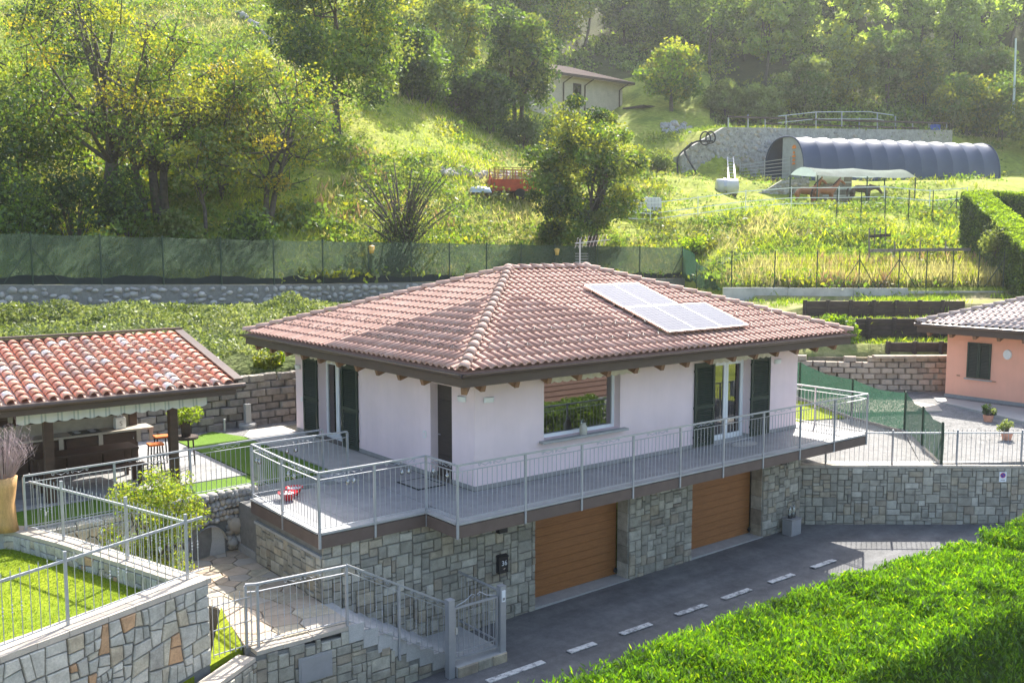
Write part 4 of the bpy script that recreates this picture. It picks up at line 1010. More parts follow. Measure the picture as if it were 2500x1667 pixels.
# the run of wall that bends towards the lawn
dirL = Vector((-6.75+5.68, -2.42+1.72, 0)); LL = 6.0; aL = math.atan2(-dirL.y, -dirL.x); dn = dirL.normalized(); oL = Vector((-5.68,-1.72,0))+dn*LL
nrm = Vector((math.sin(aL), -math.cos(aL), 0))
k = MB(); q = [(oL.x, oL.y), (-5.68,-1.72), (-5.68,-1.45), (oL.x-nrm.x*.27, oL.y-nrm.y*.27)]; k.prism(q, -.42, 1.22); put('core', k, m_mortar, sw)
items += [((oL.x, oL.y, -.42), aL, *r) for r in ashlar(LL, 1.62, 32)]
place_rects(core, items, m_stone, seed=9, gap=.016, depth=.042)
def coping(o, a, L, w, z, t, parent, n, mat=m_coping, over=.03):
    dx, dy = math.cos(a), math.sin(a); s = 0; R = random.Random(int(L*100))
    while s < L-.05:
        l = min(R.uniform(.45, .85), L-s); k = MB(); zt = z+R.uniform(-.004, .004)
        c = [(s+.004, -over), (s+l-.004, -over), (s+l-.004, w+over), (s+.004, w+over)]
        k.prism([(o[0]+dx*u-dy*v, o[1]+dy*u+dx*v) for u, v in c], zt, zt+t); put('coping_stone', k, mat, parent); s += l
coping((oL.x, oL.y), aL, LL-.02, .27, 1.222, .07, sw, 8); coping((-5.66,-1.72), 0, 1.76, .27, 1.305, .07, sw, 4)
k = MB(); k.box(-4.94,-4.32,-1.775,-1.755,.61,1.06); ut = put('utility_cover', k, m_galv, sw); k = MB(); k.box(-4.90,-4.36,-1.782,-1.775,.65,1.02); put('cover_plate', k, m_galv, ut)
gs = thing('gate_stairs', 'concrete stairs with worn sides leading down to the gate', 'stairs', (-3, -1.1, 0))
for i in range(7):
    x0 = -3.98+i*.29; z = 1.375-.165*i; k = MB(); k.box(x0, x0+.31, -1.715+.0, -.56, z-.5, z-.002*i); put('step', k, m_concrete, gs)
    k = MB(); k.box(x0-.004, x0+.294, -1.76, -1.715, z-.30, z+.01); put('step_side', k, m_concrete, gs)
k = MB(); k.box(-1.95, -.80, -2.12, -.56, -.42, .19); land = put('landing', k, m_granite, gs)
place_rects(land, [((-1.95,-2.12,-.05), 0, *r) for r in ashlar(1.15, .24, 41, cell=(.11, .12))], m_stone, seed=2, depth=.03)
sr = thing('stair_railing', 'galvanised railing following the gate stairs and path edge', 'railing', (-4, -1.7, 1.4))
railing(sr, [(-5.72,-1.50,1.40),(-5.55,-1.58,1.40),(-3.98,-1.70,1.40)], 1.04, drop=.02)
railing(sr, [(-3.98,-1.70,1.40),(-2.98,-1.78,.84),(-1.96,-1.86,.27)], 1.06, drop=.32, ends=(False, False))
k = MB(); k.box(-3.0,-2.958,-1.80,-1.76,.5,1.86); put('post', k, m_galv, sr)
k = MB(); k.bar((-.86,-2.0,1.36),(-.86,-.62,1.36),.04,.03); put('top_rail', k, m_galv, sr)
k = MB(); k.bar((-.86,-2.0,.35),(-.86,-.62,.35),.03,.03); put('rail', k, m_galv, sr)
for i in range(11): shared('baluster', _bm[list(_bm)[0]][1], sr, (-.86, -1.9+i*.118, .38), m_galv)
gt = thing('entrance_gate', 'small galvanised entrance gate with arched scroll between two square posts', 'gate', (-1.45, -2.02, 0))
for x in (-2.05, -.86):
    k = MB(); k.box(x-.065, x+.065, -2.09, -1.96, -.1, 1.47); k.box(x-.07, x+.07, -2.095, -1.955, 1.47, 1.485); put('gate_post', k, m_galv, gt)
k = MB(); frame_rect(k, 'x', -1.96, -.95, .30, 1.30, -2.04, -2.0, .035); put('gate_frame', k, m_galv, gt)
k = MB(); k.box(-1.92, -.985, -2.03, -2.01, .42, .44); put('rail', k, m_galv, gt)
for i in range(8): k = MB(); x = -1.85+i*.116; k.box(x-.007, x+.007, -2.027, -2.013, .335, 1.265); put('bar', k, m_galv, gt)
k = MB(); 
for m in (-1, 1): k.tube([(-1.455+m*.46,-2.02,1.32),(-1.455+m*.25,-2.02,1.37),(-1.455+m*.09,-2.02,1.47),(-1.455+m*.03,-2.02,1.44),(-1.455+m*.06,-2.02,1.40),(-1.455+m*.1,-2.02,1.42)], .008, 4)
put('scroll', k, m_galv, gt)
k = MB(); k.box(-1.95,-1.90,-2.06,-1.98,.80,.92); put('lock', k, m_tin, gt)
k = MB(); k.box(-.90,-.82,-2.105,-2.09,1.18,1.40); ic = put('intercom', k, m_pvc, gt); k = MB(); k.box(-.885,-.835,-2.108,-2.105,1.21,1.26); put('button', k, m_plinth, ic)
# leaning wire trellis between wall end and path
tl = thing('wire_trellis', 'low wire fence panel closing the path beside the foreground stone wall', 'fence', (-6.1, -1.5, 1.3))
A, B = Vector((-6.32,-1.62,1.40)), Vector((-5.66,-1.56,1.40))
k = MB(); k.bar(A+Vector((0,0,.05)), B+Vector((0,0,.05)), .015); k.bar(A+Vector((0,0,.85)), B+Vector((0,0,.85)), .015); k.bar(A+Vector((0,0,.45)), B+Vector((0,0,.45)), .012); put('rail', k, m_galv, tl)
for i in range(8): p = A+(B-A)*(i/7); k = MB(); k.bar(p, p+Vector((0,0,.98)), .011); put('bar', k, m_galv, tl)

# ------------------------------------------------------------------ foreground irregular stone wall, kerb, planter
fw = thing('foreground_stone_wall', 'wall of large irregular grey and rust stones holding the lower lawn', 'wall', (-8.5, -2.5, 1))
fa = Vector((-6.40,-1.66,0)); fdv = Vector((-3.12,-1.17,0)).normalized(); FL = 7.0; fo = fa+fdv*FL; fang = math.atan2(-fdv.y, -fdv.x); fn = Vector((math.sin(fang), -math.cos(fang), 0))
k = MB(); k.prism([(fo.x, fo.y), (fa.x, fa.y), (fa.x-fn.x*.36, fa.y-fn.y*.36), (fo.x-fn.x*.36, fo.y-fn.y*.36)], -.42, 2.66); fcore = put('core', k, m_mortar, fw)
poly = [(0,.75),(FL,1.35),(FL,2.655),(0,2.655)]
for i, c in enumerate(split_poly(poly, .060, random.Random(5))):
    mb = MB(); slab_piece(mb, c, (fo.x, fo.y, 0), tuple(-fdv), (0,0,1), tuple(fn), gap=.022, t=rnd.uniform(.03, .055), cham=.014)
    put('stone', mb, m_inc[rnd.choices(range(6), weights=[5,4,5,2.2,1.6,2.5])[0]], fcore)
for i, c in enumerate(voronoi([(0,1.42),(.36,1.42),(.36,2.655),(0,2.655)], 7, 8)):
    mb = MB(); slab_piece(mb, c, (fa.x, fa.y, 0), tuple(-fn), (0,0,1), tuple(-fdv), gap=.02, t=.035, cham=.012); put('stone', mb, m_inc[(i*2+1) % 6], fcore)
coping((fo.x, fo.y), fang, FL+.06, .36, 2.662, .085, fw, 10)
kb = thing('lawn_kerb', 'low stone kerb with pale coping between lawn and planter', 'kerb wall', (-7.2, .8, 2.3))
kp = [(-6.72,-1.32),(-7.12,.05),(-7.66,1.80),(-8.10,2.98),(-8.6,3.6)]
for (x0, y0), (x1, y1) in zip(kp[:-1], kp[1:]):
    a = math.atan2(y0-y1, x0-x1); o = Vector((x1, y1, 0)); L = math.hypot(x1-x0, y1-y0); nx, ny = math.sin(a), -math.cos(a)   # outward faces the lawn
    c0 = Vector((x1, y1))+Vector((nx, ny))*.16; c1 = Vector((x0, y0))+Vector((nx, ny))*.16; c2 = Vector((x0, y0))-Vector((nx, ny))*.16; c3 = Vector((x1, y1))-Vector((nx, ny))*.16
    k = MB(); k.prism([tuple(c0), tuple(c1), tuple(c2), tuple(c3)], 1.0, 2.68); kc = put('core', k, m_mortar, kb)
    for c in split_poly([(0,2.35),(L,2.35),(L,2.675),(0,2.675)], .045, random.Random(int(L*97))):
        mb = MB(); slab_piece(mb, c, (c0.x, c0.y, 0), (math.cos(a), math.sin(a), 0), (0,0,1), (nx, ny, 0), gap=.02, t=.03); put('stone', mb, m_inc[rnd.choices(range(6), weights=[3,6,2,3,.5,3])[0]], kc)
    for c in split_poly([(0,1.5),(L,1.5),(L,2.675),(0,2.675)], .06, random.Random(int(L*91))):
        mb = MB(); slab_piece(mb, c, (c2.x, c2.y, 0), (-math.cos(a), -math.sin(a), 0), (0,0,1), (-nx, -ny, 0), gap=.02, t=.03); put('stone', mb, m_inc[rnd.choices(range(6), weights=[3,6,2,3,.5,3])[0]], kc)
    coping(tuple(c0), a, L, .32, 2.682, .07, kb, 4, over=.02)
pb = MB(); pb.prism([(-6.5,-1.3),(-5.9,1.3),(-6.2,2.6),(-8.0,2.9),(-7.5,1.8),(-6.95,0)], 0, lambda x, y: 1.55); struct('planting_bed', pb, m_earth)
# low planter wall behind the shrub
pw = thing('planter_wall', 'short mortared stone wall behind the planter shrub', 'wall', (-7.0, 2.75, 1.6))
k = MB(); k.prism([(-7.95,2.62),(-6.1,2.82),(-6.1,3.12),(-7.95,2.92)], 1.0, 2.64); pwc = put('core', k, m_mortar, pw)
a = math.atan2(.2, 1.85)
for c in voronoi([(0,1.6),(1.85,1.6),(1.85,2.63),(0,2.63)], 26, 3, 1, 1):
    mb = MB(); slab_piece(mb, c, (-7.95,2.62,0), (math.cos(a), math.sin(a), 0), (0,0,1), (math.sin(a), -math.cos(a), 0), gap=.02, t=.04); put('stone', mb, m_inc[rnd.choices(range(6), weights=[2,3,1,4,.5,5])[0]], pwc)
for c in voronoi([(-7.97,2.6),(-6.1,2.8),(-6.1,3.08),(-7.97,2.9)], 9, 4):
    mb = MB(); slab_piece(mb, c, (0,0,2.64), (1,0,0), (0,1,0), (0,0,1), gap=.02, t=.08); put('cap_stone', mb, m_inc[rnd.choice([0,1,5])], pwc)

# dry stone wall of rounded boulders with a niche
dw = thing('dry_stone_wall', 'curved wall of rounded boulders with a plastered niche under the garden railing', 'wall', (-4.6, 3.3, 1.4))
crv = [(-6.2,2.95),(-5.4,3.08),(-4.8,3.25),(-4.2,3.42),(-3.75,3.46),(-3.4,3.44)]
k = MB(); k.prism(crv+[(-3.4,3.6),(-6.2,3.4)], 1.0, 2.62); dwc = put('core', k, m_mortar, dw)
R = random.Random(12); z = 1.46
def along(t):
    s = t*(len(crv)-1); i = min(int(s), len(crv)-2); f = s-i; return crv[i][0]*(1-f)+crv[i+1][0]*f, crv[i][1]*(1-f)+crv[i+1][1]*f
nb = 0
while z < 2.66:
    t = 0.0; hh = R.uniform(.07, .11) if z < 2.4 else R.uniform(.09, .12)
    while t < 1:
        w = R.uniform(.07, .17); x, y = along(min(1, t+w/2/2.9)); inn = -4.95 < x < -4.05 and z < 2.12
        if not inn:
            k = MB(); k.blob((0,0,0), (w*.62, .10, hh*.72), nb, 7, 5, .16); shared('boulder', k.mesh('boulder', True), dwc, (x, y-.02+R.uniform(-.02,.02), z+R.uniform(-.015,.015)), m_rock[R.randrange(4)], None, (R.uniform(-.2,.2), R.uniform(-.25,.25), .2)); nb += 1
        t += w*1.08/2.9
    z += hh*1.28
for bx, bz, br in ((-3.85,1.95,.21),(-3.72,1.62,.17),(-3.95,1.58,.13),(-5.2,1.62,.16)):
    k = MB(); k.blob((0,0,0), (br, .14, br*.95), int(br*100), 8, 6, .12); shared('boulder', k.mesh('boulder', True), dwc, (bx, 3.38 if bx > -5 else 3.08, bz), m_rock[3 if br > .2 else 1])
k = MB(); vs = []
for i in range(13):
    a = math.pi*i/12; vs += [(-4.50-.36*math.cos(a), 3.20-.02*math.cos(a), 1.72+.34*math.sin(a)), (-4.50-.36*math.cos(a), 3.38, 1.72+.34*math.sin(a))]
k.add(vs, [(2*i, 2*i+2, 2*i+3, 2*i+1) for i in range(12)]); k.add([(-4.86,3.34,1.40),(-4.14,3.34,1.40),(-4.14,3.36,1.72),(-4.86,3.36,1.72)], [(0,1,2,3)]); k.add([(-4.50-.36*math.cos(math.pi*i/12), 3.36, 1.72+.34*math.sin(math.pi*i/12)) for i in range(13)], [tuple(range(13))])
put('niche', k, m_concrete, dw)
for i in range(14):
    x, y = along((i+.5)/14); k = MB(); k.blob((0,0,0), (.16,.16,.07), i+70, 8, 5, .12); shared('cap_stone', k.mesh('cap_stone', True), dw, (x, y+.05, 2.68), m_rock[R.choice([0,1,1])], None, (0,0,R.uniform(-.3,.3)))

# planter shrub
rg = np.random.default_rng(44); C = []
for i in range(46):
    a = rg.uniform(0, 6.28); q = rg.uniform(0,1)**.6; z_ = rg.uniform(.3, 1.75); ww = .75*math.sqrt(max(.05, 1-((z_-.75)/1.15)**2)); C.append((ww*q*math.cos(a), ww*q*math.sin(a), z_))
C = np.array(C); kk = np.repeat(np.arange(46), 210); pos = C[kk]+unit_vecs(len(kk), rg)*(rg.uniform(0,1,len(kk))**.5*rg.uniform(.12,.26,46)[kk])[:,None]
cr = np_mesh('crown', leaf_quads(pos, rg.uniform(.035,.075,len(pos)), rg, asp=.45), 4, rg.integers(0,3,len(pos)))
tk = MB()
for c in C[::2]: tk.tube([(0,0,-.1),(c[0]*.4,c[1]*.4,c[2]*.5),tuple(c)], [.022,.014,.006], 4)
tree_at('planter_shrub', 'airy light green shrub with small leaves in the planter behind the lawn railing', (tk.mesh('stems'), cr), [L_pale, L_yel, L_lime], (-6.25, 1.35, 1.6), 1.2, cat='shrub')

# log vase with dry twigs
lv = thing('log_vase', 'tall hollow pale log vase holding dry pinkish twigs at the lawn corner', 'vase', (-8.35, 3.05, T))
k = MB(); R = random.Random(3); prof = [(.001,0),(.21,0),(.20,.15),(.19,.5),(.205,.8),(.225,.99),(.19,1.0),(.17,.85),(.001,.8)]
k.lathe(prof, (-8.35,3.05,T+.002), 18); k.v = [(x+.018*math.sin(z*5+y*11), y+.018*math.sin(z*4+x*13), z) for x, y, z in k.v]; put('log', k, m_log, lv, smooth=True)
k = MB()
for i in range(210):
    a = R.uniform(0, 6.28); sp = R.uniform(.05, .55); hh = R.uniform(.45, 1.0); b = Vector((-8.35+.12*math.cos(a), 3.05+.12*math.sin(a), T+.9)); m_ = b+Vector((math.cos(a)*sp*.4, math.sin(a)*sp*.4, hh*.55)); e = b+Vector((math.cos(a)*sp, math.sin(a)*sp, hh))
    k.tube([b, m_, e], [.006,.004,.0015], 3, cap=False)
    for j in range(3): s = m_+(e-m_)*R.random(); k.tube([s, s+Vector((R.uniform(-.1,.1), R.uniform(-.1,.1), R.uniform(.05,.2)))], [.003,.001], 3, cap=False)
tag(put('twigs', k, m_twig, lv), kind='stuff')
# ------------------------------------------------------------------ garden pavilion with outdoor kitchen
pv_ = thing('garden_pavilion', 'open brown timber pavilion with mottled clay tile roof', 'pavilion', (-6.5, 5.5, T))
PX0, PX1, PY0, PY1, PZ0, PZ1 = -9.85, -3.50, 3.92, 7.65, 4.90, 5.74
psl = (PZ1-PZ0)/(PY1-PY0); pc = 1/math.sqrt(1+psl*psl); ps = psl*pc; PL = (PY1-PY0)/pc
k = MB(); k.add([(PX0,PY0,PZ0),(PX1,PY0,PZ0),(PX1,PY1,PZ1),(PX0,PY1,PZ1),(PX0,PY0,PZ0-.06),(PX1,PY0,PZ0-.06),(PX1,PY1,PZ1-.06),(PX0,PY1,PZ1-.06)], [(0,1,2,3),(7,6,5,4),(4,5,1,0),(5,6,2,1),(6,7,3,2),(7,4,0,3)])
proof = put('roof', k, m_coppo[5], pv_)
ct = MB(); tw, tl = .25, .292; N = 7; vs = []
for t, w2, lf in ((-.02, .108, .035), (tl*1.08, .088, 0.)):
    for i in range(N+1): a = math.pi*i/N; vs.append((.125-math.cos(a)*w2, t, math.sin(a)*w2*.85+lf))
for i in range(N+1): a = math.pi*i/N; vs.append((.125-math.cos(a)*.092, -.02, math.sin(a)*.072+.035))
ct.add(vs, [(i, i+1, N+2+i, N+1+i) for i in range(N)]+[(2*(N+1)+i, 2*(N+1)+i+1, i+1, i) for i in range(N)])
W_ = PX1-PX0-.12
tile_roof(proof, [((PX0,PY0,PZ0+.01), (1,0,0), (0,pc,ps), (0,-ps,pc), [(-1,0,.2), (1,0,W_), (0,-1,.1), (0,1,PL)], W_, PL-.05)], tw, tl, m_coppo, 300, 8, 'clay_tile', mesh=ct, wts=(4,4,3,2,1.5,1.1))
rk = MB(); a = Vector((PX1+.0, PY0-.02, PZ0+.10)); b = Vector((PX1, PY1+.05, PZ1+.10)); rk.bar(a, b, .20, .05); put('verge_board', rk, m_gutter, proof)
k = MB(); k.bar((PX1-.03,PY0,PZ0-.02),(PX1-.03,PY1,PZ1-.02),.05,.20); put('verge_board', k, m_wood, proof)
k = MB(); k.bar((PX0,PY1+.02,PZ1+.11),(PX1+.1,PY1+.02,PZ1+.11),.22,.04); put('ridge_flashing', k, m_gutter, proof)
k = MB(); k.tube([(PX0,PY0-.07,PZ0-.03),(PX1+.12,PY0-.07,PZ0-.03)], .062, 8); put('gutter', k, m_gutter, proof)
k = MB(); k.box(PX0, PX1-.06, PY0-.003, PY0+.04, PZ0-.22, PZ0-.065); put('eave_board', k, m_wood, proof)
for x, y in ((-4.72,4.62),(-7.22,4.62),(-9.6,4.62),(-4.72,7.45),(-9.6,7.45)):
    k = MB(); top = PZ0+(y-PY0)*psl-.22; k.box(x-.085, x+.085, y-.085, y+.085, T, top); put('post', k, m_pwood, pv_)
k = MB(); k.box(-9.75,-4.0,4.52,4.72,4.72,4.90); put('beam', k, m_pwood, pv_)
for i in range(9):
    x = -9.4+i*.72; k = MB(); k.bar((x,PY0+.06,PZ0-.13),(x,PY1,PZ1-.13),.09,.13); put('rafter', k, m_pwood, pv_)
for i in range(12):
    k = MB(); z = T+.02+i*.255; k.box(-9.8,-4.62,7.50,7.54,z,z+.248); put('back_board', k, m_pwood, pv_)
k = MB(); k.box(-7.85,-4.02,4.36,4.50,4.62,4.72); aw = put('awning', k, m_white, pv_)
def stripemat():
    nt = NT('striped_awning'); g = nt.new('NewGeometry'); sp = nt.new('SeparateXYZ'); nt.link(g.outputs[0], sp.inputs[0]); mt = nt.new('Math', operation='MULTIPLY'); nt.link(sp.outputs[0], mt.inputs[0]); mt.inputs[1].default_value = 3.3
    fr = nt.new('Math', operation='FRACT'); nt.link(mt.outputs[0], fr.inputs[0])
    c = ramp(nt, fr.outputs[0], [(0, (.66,.66,.63)), (.60, (.66,.66,.63)), (.62, (.42,.46,.45)), (.70, (.42,.46,.45)), (.72, (.66,.66,.63)), (.84, (.66,.66,.63)), (.86, (.42,.46,.45)), (.94, (.42,.46,.45)), (.96, (.66,.66,.63))])
    nt.link(c, nt.b.inputs['Base Color']); nt.b.inputs['Roughness'].default_value = .9; return nt.m
k = MB(); vs = []; n = 120
for i in range(n+1):
    x = -7.83+3.79*i/n; lo = 4.455-.035*abs(math.sin(i*math.pi/8)); off = 4.355+.008*math.sin(i*.8)
    vs += [(x, off, lo), (x, off+.01, 4.63)]
k.add(vs, [(2*i, 2*i+2, 2*i+3, 2*i+1) for i in range(n)]); put('valance', k, stripemat(), aw)
# kitchen
kc = thing('outdoor_kitchen', 'stone topped outdoor kitchen counter under the pavilion', 'counter', (-6.5, 7.2, T))
k = MB(); k.box(-9.5,-4.40,6.88,7.46,3.57,3.615); put('worktop', k, m_counter, kc)
k = MB(); k.box(-9.5,-4.75,7.46,7.49,3.615,3.88); put('splashback', k, m_counter, kc)
for i in range(6):
    x = -9.45+i*.78; k = MB(); k.box(x, x+.75, 6.95, 7.44, T+.12, 3.54); cb = put('cabinet', k, m_pwood, kc); kk = MB(); kk.blob((x+.68,6.94,3.4),(.02,.02,.02),i,5,4); put('knob', kk, m_steel, cb)
for x in (-8.2,-6.45,-5.6,-4.75,-4.46):
    k = MB(); k.box(x-.045,x+.045,6.90,6.945,3.30,3.57); put('bracket', k, m_coping, kc)
k = MB(); k.tube(hermite([(-7.55,7.3,3.615),(-7.55,7.3,3.88),(-7.48,7.28,3.97),(-7.36,7.24,3.96),(-7.32,7.2,3.86)],5), .014, 6); put('tap', k, m_steel, kc)
k = MB(); k.box(-6.2,-5.55,6.98,7.38,3.615,3.63); hb = put('hob', k, m_black, kc)
for x, y in ((-6.05,7.1),(-6.05,7.28),(-5.72,7.1),(-5.72,7.28)): kk = MB(); kk.lathe([(.07,3.632),(.07,3.645),(.05,3.65),(.001,3.65)], (x,y,0), 10); put('burner', kk, m_galv, hb)
cs_ = thing('white_canister', 'white square canister with a round handle on the worktop', 'canister', (-5.08, 7.2, 3.615)); k = MB(); k.box(-5.2,-4.97,7.1,7.3,3.617,3.85); put('body', k, m_white, cs_); k = MB(); k.box(-5.19,-4.98,7.11,7.29,3.85,3.88); k.tube([(-5.08+.05*math.cos(a),7.2,3.88+.05*math.sin(a)) for a in [i/8*math.pi for i in range(9)]], .008, 5); put('lid', k, m_white, cs_); shared('mark', text_mesh('S', .16), cs_, (-5.085,7.098,3.735), m_plinth, None, (math.pi/2,0,0))
for i, x in enumerate((-8.0,-7.35,-6.75,-6.2)):
    k = MB(); k.box(x-.05,x+.05,7.46,7.498,3.96,4.10); sp = tag(put('spice_box', k, m_counter), 'small pale box on the pavilion back wall, %s from the left' % ('first','second','third','fourth')[i], 'box', 'boxes on the pavilion wall')
def stool(x, y, lab):
    s = thing('stool', lab, 'stool', (x, y, T), 'orange stools in the pavilion')
    k = MB(); k.prism([(x-.17,y-.14),(x+.15,y-.17),(x+.18,y+.12),(x-.14,y+.17)], T+.66, T+.70); put('seat', k, m_orange, s)
    for dx, dy in ((-.12,-.11),(.12,-.12),(.13,.10),(-.11,.12)): k = MB(); k.bar((x+dx*1.3,y+dy*1.3,T),(x+dx,y+dy,T+.66),.025); put('leg', k, m_black, s)
    k = MB(); k.bar((x-.14,y-.13,T+.25),(x+.14,y-.14,T+.25),.02); k.bar((x-.13,y+.13,T+.25),(x+.14,y+.12,T+.25),.02); put('footrest', k, m_black, s)
stool(-4.75, 5.75, 'nearer stool with an orange seat beside the pavilion post'); stool(-4.35, 6.55, 'farther stool with an orange seat against the kitchen counter')
tb = thing('garden_table', 'long low dark table in the shade of the pavilion', 'table', (-6.2, 5.8, T)); k = MB(); k.box(-7.3,-5.2,5.45,6.15,T+.68,T+.73); put('table_top', k, m_pwood, tb)
for x in (-7.2,-5.3):
    for y in (5.52,6.08): k = MB(); k.box(x-.04,x+.04,y-.04,y+.04,T,T+.68); put('leg', k, m_pwood, tb)
bn = thing('garden_bench', 'dark slatted bench in front of the long table', 'bench', (-6.2, 5.0, T))
for i in range(3): k = MB(); k.box(-7.2,-5.2,4.9+i*.11,5.0+i*.11,T+.42,T+.45); put('seat_slat', k, m_pwood, bn)
for x in (-7.1,-5.3): k = MB(); k.box(x-.03,x+.03,4.92,5.2,T,T+.42); put('leg', k, m_pwood, bn)
# tall round stand with potted plant
sd = thing('plant_stand', 'tall round wooden plant stand beside the pavilion post', 'stand', (-3.95, 6.0, T)); k = MB(); k.lathe([(.001,T+.66),(.27,T+.66),(.28,T+.69),(.27,T+.72),(.001,T+.72)], (-3.95,6.0,0), 18); put('top', k, m_sleeper, sd)
for i in range(3): a = i*2.09+.4; k = MB(); k.tube([(-3.95+.24*math.cos(a),6.0+.24*math.sin(a),T),(-3.95+.2*math.cos(a),6.0+.2*math.sin(a),T+.66)], .02, 6); put('leg', k, m_sleeper, sd)
pt = thing('potted_plant', 'leafy plant in a brown pot on the tall stand', 'plant', (-3.95, 6.0, T+.72)); k = MB(); k.lathe([(.001,.0),(.10,.0),(.13,.32),(.14,.36),(.12,.36),(.001,.30)], (-3.95,6.0,T+.722), 14); put('pot', k, m_sleeper, pt, smooth=True)
rg = np.random.default_rng(9); pos = np.array([-3.95,6.0,T+1.25])+unit_vecs(900, rg)*(rg.uniform(0,1,900)**.5)[:,None]*np.array([.42,.42,.26]); put('leaves', np_mesh('leaves', leaf_quads(pos, rg.uniform(.05,.10,900), rg), 4, rg.integers(0,2,900)), [L_lime, L_pale], pt)

# ------------------------------------------------------------------ block wall behind the garden
def block_wall(root, pts, z0, rows, bw, bh, mats, seed, name='block', recess=.35, ragged=0):
    R = random.Random(seed); acc = 0
    for j in range(rows):
        P = [Vector((x, y, 0)) for x, y in pts]; s0 = -(j % 2)*bw*.5
        seglen = [(b-a).length for a, b in zip(P[:-1], P[1:])]; tot = sum(seglen); s = s0
        while s < tot-.05:
            q = max(0, s+bw/2); i = 0
            while i < len(seglen)-1 and q > seglen[i]: q -= seglen[i]; i += 1
            d = (P[i+1]-P[i]).normalized(); n = Vector((d.y, -d.x, 0)); c = P[i]+d*q; ang = math.atan2(d.y, d.x)
            if not (ragged and j >= rows-ragged and R.random() < .45):
                rec = R.choice([.05, .10, .15]) if R.random() < recess else R.choice([0, -.02, .01])
                loc = c-d*bw*.5-n*rec-n*(.03*j)
                shared(name, UNIT_STONE, root, (loc.x, loc.y, z0+j*bh), mats[R.randrange(len(mats))], (bw-.012, .22, bh-.008), (0,0,ang))
            s += bw
bw1 = thing('garden_block_wall', 'stepped wall of grey split-face concrete blocks behind the pavilion', 'wall', (-1.5, 10.2, T))
pts = [(-5.2,9.95),(-2.4,10.05),(-.6,10.15),(.8,10.15),(2.2,10.0)]
k = MB(); k.prism([(x,y+.25) for x,y in pts]+[(2.2,11.2),(-5.2,11.2)], 2.0, 4.02); put('backfill', k, m_earth, bw1)
block_wall(bw1, pts, T-.05, 7, .46, .208, m_block, 4, recess=.45)
# things along it
fp = thing('stone_water_post', 'short square granite post standing on a round stone base by the block wall', 'post', (-.86, 9.75, T)); k = MB(); k.lathe([(.001,T-.03),(.24,T-.03),(.25,T+.06),(.22,T+.11),(.001,T+.11)], (-.86,9.75,0), 16); put('base', k, m_granite, fp); k = MB(); k.box(-.94,-.78,9.67,9.83,T+.11,T+.66); put('shaft', k, m_granite, fp)
gb = thing('garden_lamp', 'slim grey bollard lamp beside the turf', 'lamp', (-1.55, 9.55, T)); k = MB(); k.tube([(-1.62,9.55,T-.03),(-1.62,9.55,T+.30)], .03, 8); put('post', k, m_galv, gb); k = MB(); k.lathe([(.036,T+.30),(.036,T+.34),(.001,T+.35)], (-1.62,9.55,0), 8); put('cap', k, m_galv, gb)
def bush(name, label, loc, r, n, leaf, mats, seed, ncl=14, group=None, cat='shrub', up=0.):
    rg = np.random.default_rng(seed); C = unit_vecs(ncl, rg)*(rg.uniform(.2,1,ncl)**.5)[:,None]*np.array([r[0],r[1],r[2]])*.72; C[:,2] = np.abs(C[:,2])*.9+r[2]*.25
    k = np.repeat(np.arange(ncl), n//ncl); cr_ = rg.uniform(.28,.5,ncl)*min(r[0], r[2]*1.3)
    pos = C[k]+unit_vecs(len(k), rg)*(cr_[k]*rg.uniform(0,1,len(k))**.45)[:,None]; pos[:,2] = np.maximum(pos[:,2], .03)
    cm = rg.integers(0, len(mats), ncl)
    crown = np_mesh('foliage', leaf_quads(pos, leaf*rg.uniform(.6,1.4,len(pos)), rg, up=up), 4, cm[k])
    st = MB()
    for c in C: st.tube([(c[0]*.15,c[1]*.15,-.1), tuple(c*.6), tuple(c)], [.03,.02,.008], 4)
    t = thing(name, label, cat, loc, group)
    for nm, me_, mm in (('stems', st.mesh('stems'), [m_bark]), ('foliage', crown, mats)):
        for m in mm: me_.materials.append(m)
        o = bpy.data.objects.new(nm, me_); COL.objects.link(o); o.parent = t
    return t
p = at(668, 925, 29.3); bush('laurel_shrub', 'bright yellow-green broad-leaved shrub above the block wall left of the house', (p.x, p.y, 3.85), (.62,.5,1.0), 1500, .15, [L_lime, L_lime, L_yel], 6)
for i, (px, py, D, r, lab) in enumerate([(545,1010,29,.33,'small green plant growing from the block wall left of the granite post'), (632,1005,28.6,.36,'trailing green plant on the block wall right of the granite post'), (580,955,29,.34,'grey-green plant at the top of the block wall near the pavilion eave'), (510,990,29,.28,'low green plant at the foot of the block wall behind the plant stand')]):
    p = at(px, py, D); bush('wall_plant', lab, tuple(p), (r,r*.7,r*.8), 700, .07, [L_olive, L_mid], 60+i, 8, 'plants in the block wall', 'plant')

# ------------------------------------------------------------------ rubble wall and green screen fence along the back
rwz = lambda x: float(np.interp(x, [-12,-4.2,6.9,34.3], [6.5,6.33,6.03,5.66])); ftz = lambda x: float(np.interp(x, [-12,-4.2,6.9,34.3], [8.5,8.31,8.05,7.60]))
rw = thing('back_rubble_wall', 'long mortared rubble wall carrying the green screen fence', 'wall', (8, 24.8, 5.2))
k = MB(); xs = [-12,-4.2,6.9,20,34.3]
for a, b in zip(xs[:-1], xs[1:]): k.add([(a,24.72,4.4),(b,24.72,4.4),(b,24.72,rwz(b)),(a,24.72,rwz(a)),(a,25.15,rwz(a)),(b,25.15,rwz(b))], [(0,1,2,3),(3,2,5,4)])
k.add([(34.3,24.72,4.4),(34.3,25.15,4.4),(34.3,25.15,rwz(34.3)),(34.3,24.72,rwz(34.3))], [(0,1,2,3)]); rwc = put('core', k, m_mortar, rw)
R = random.Random(77); x = -7.2; ns = 0
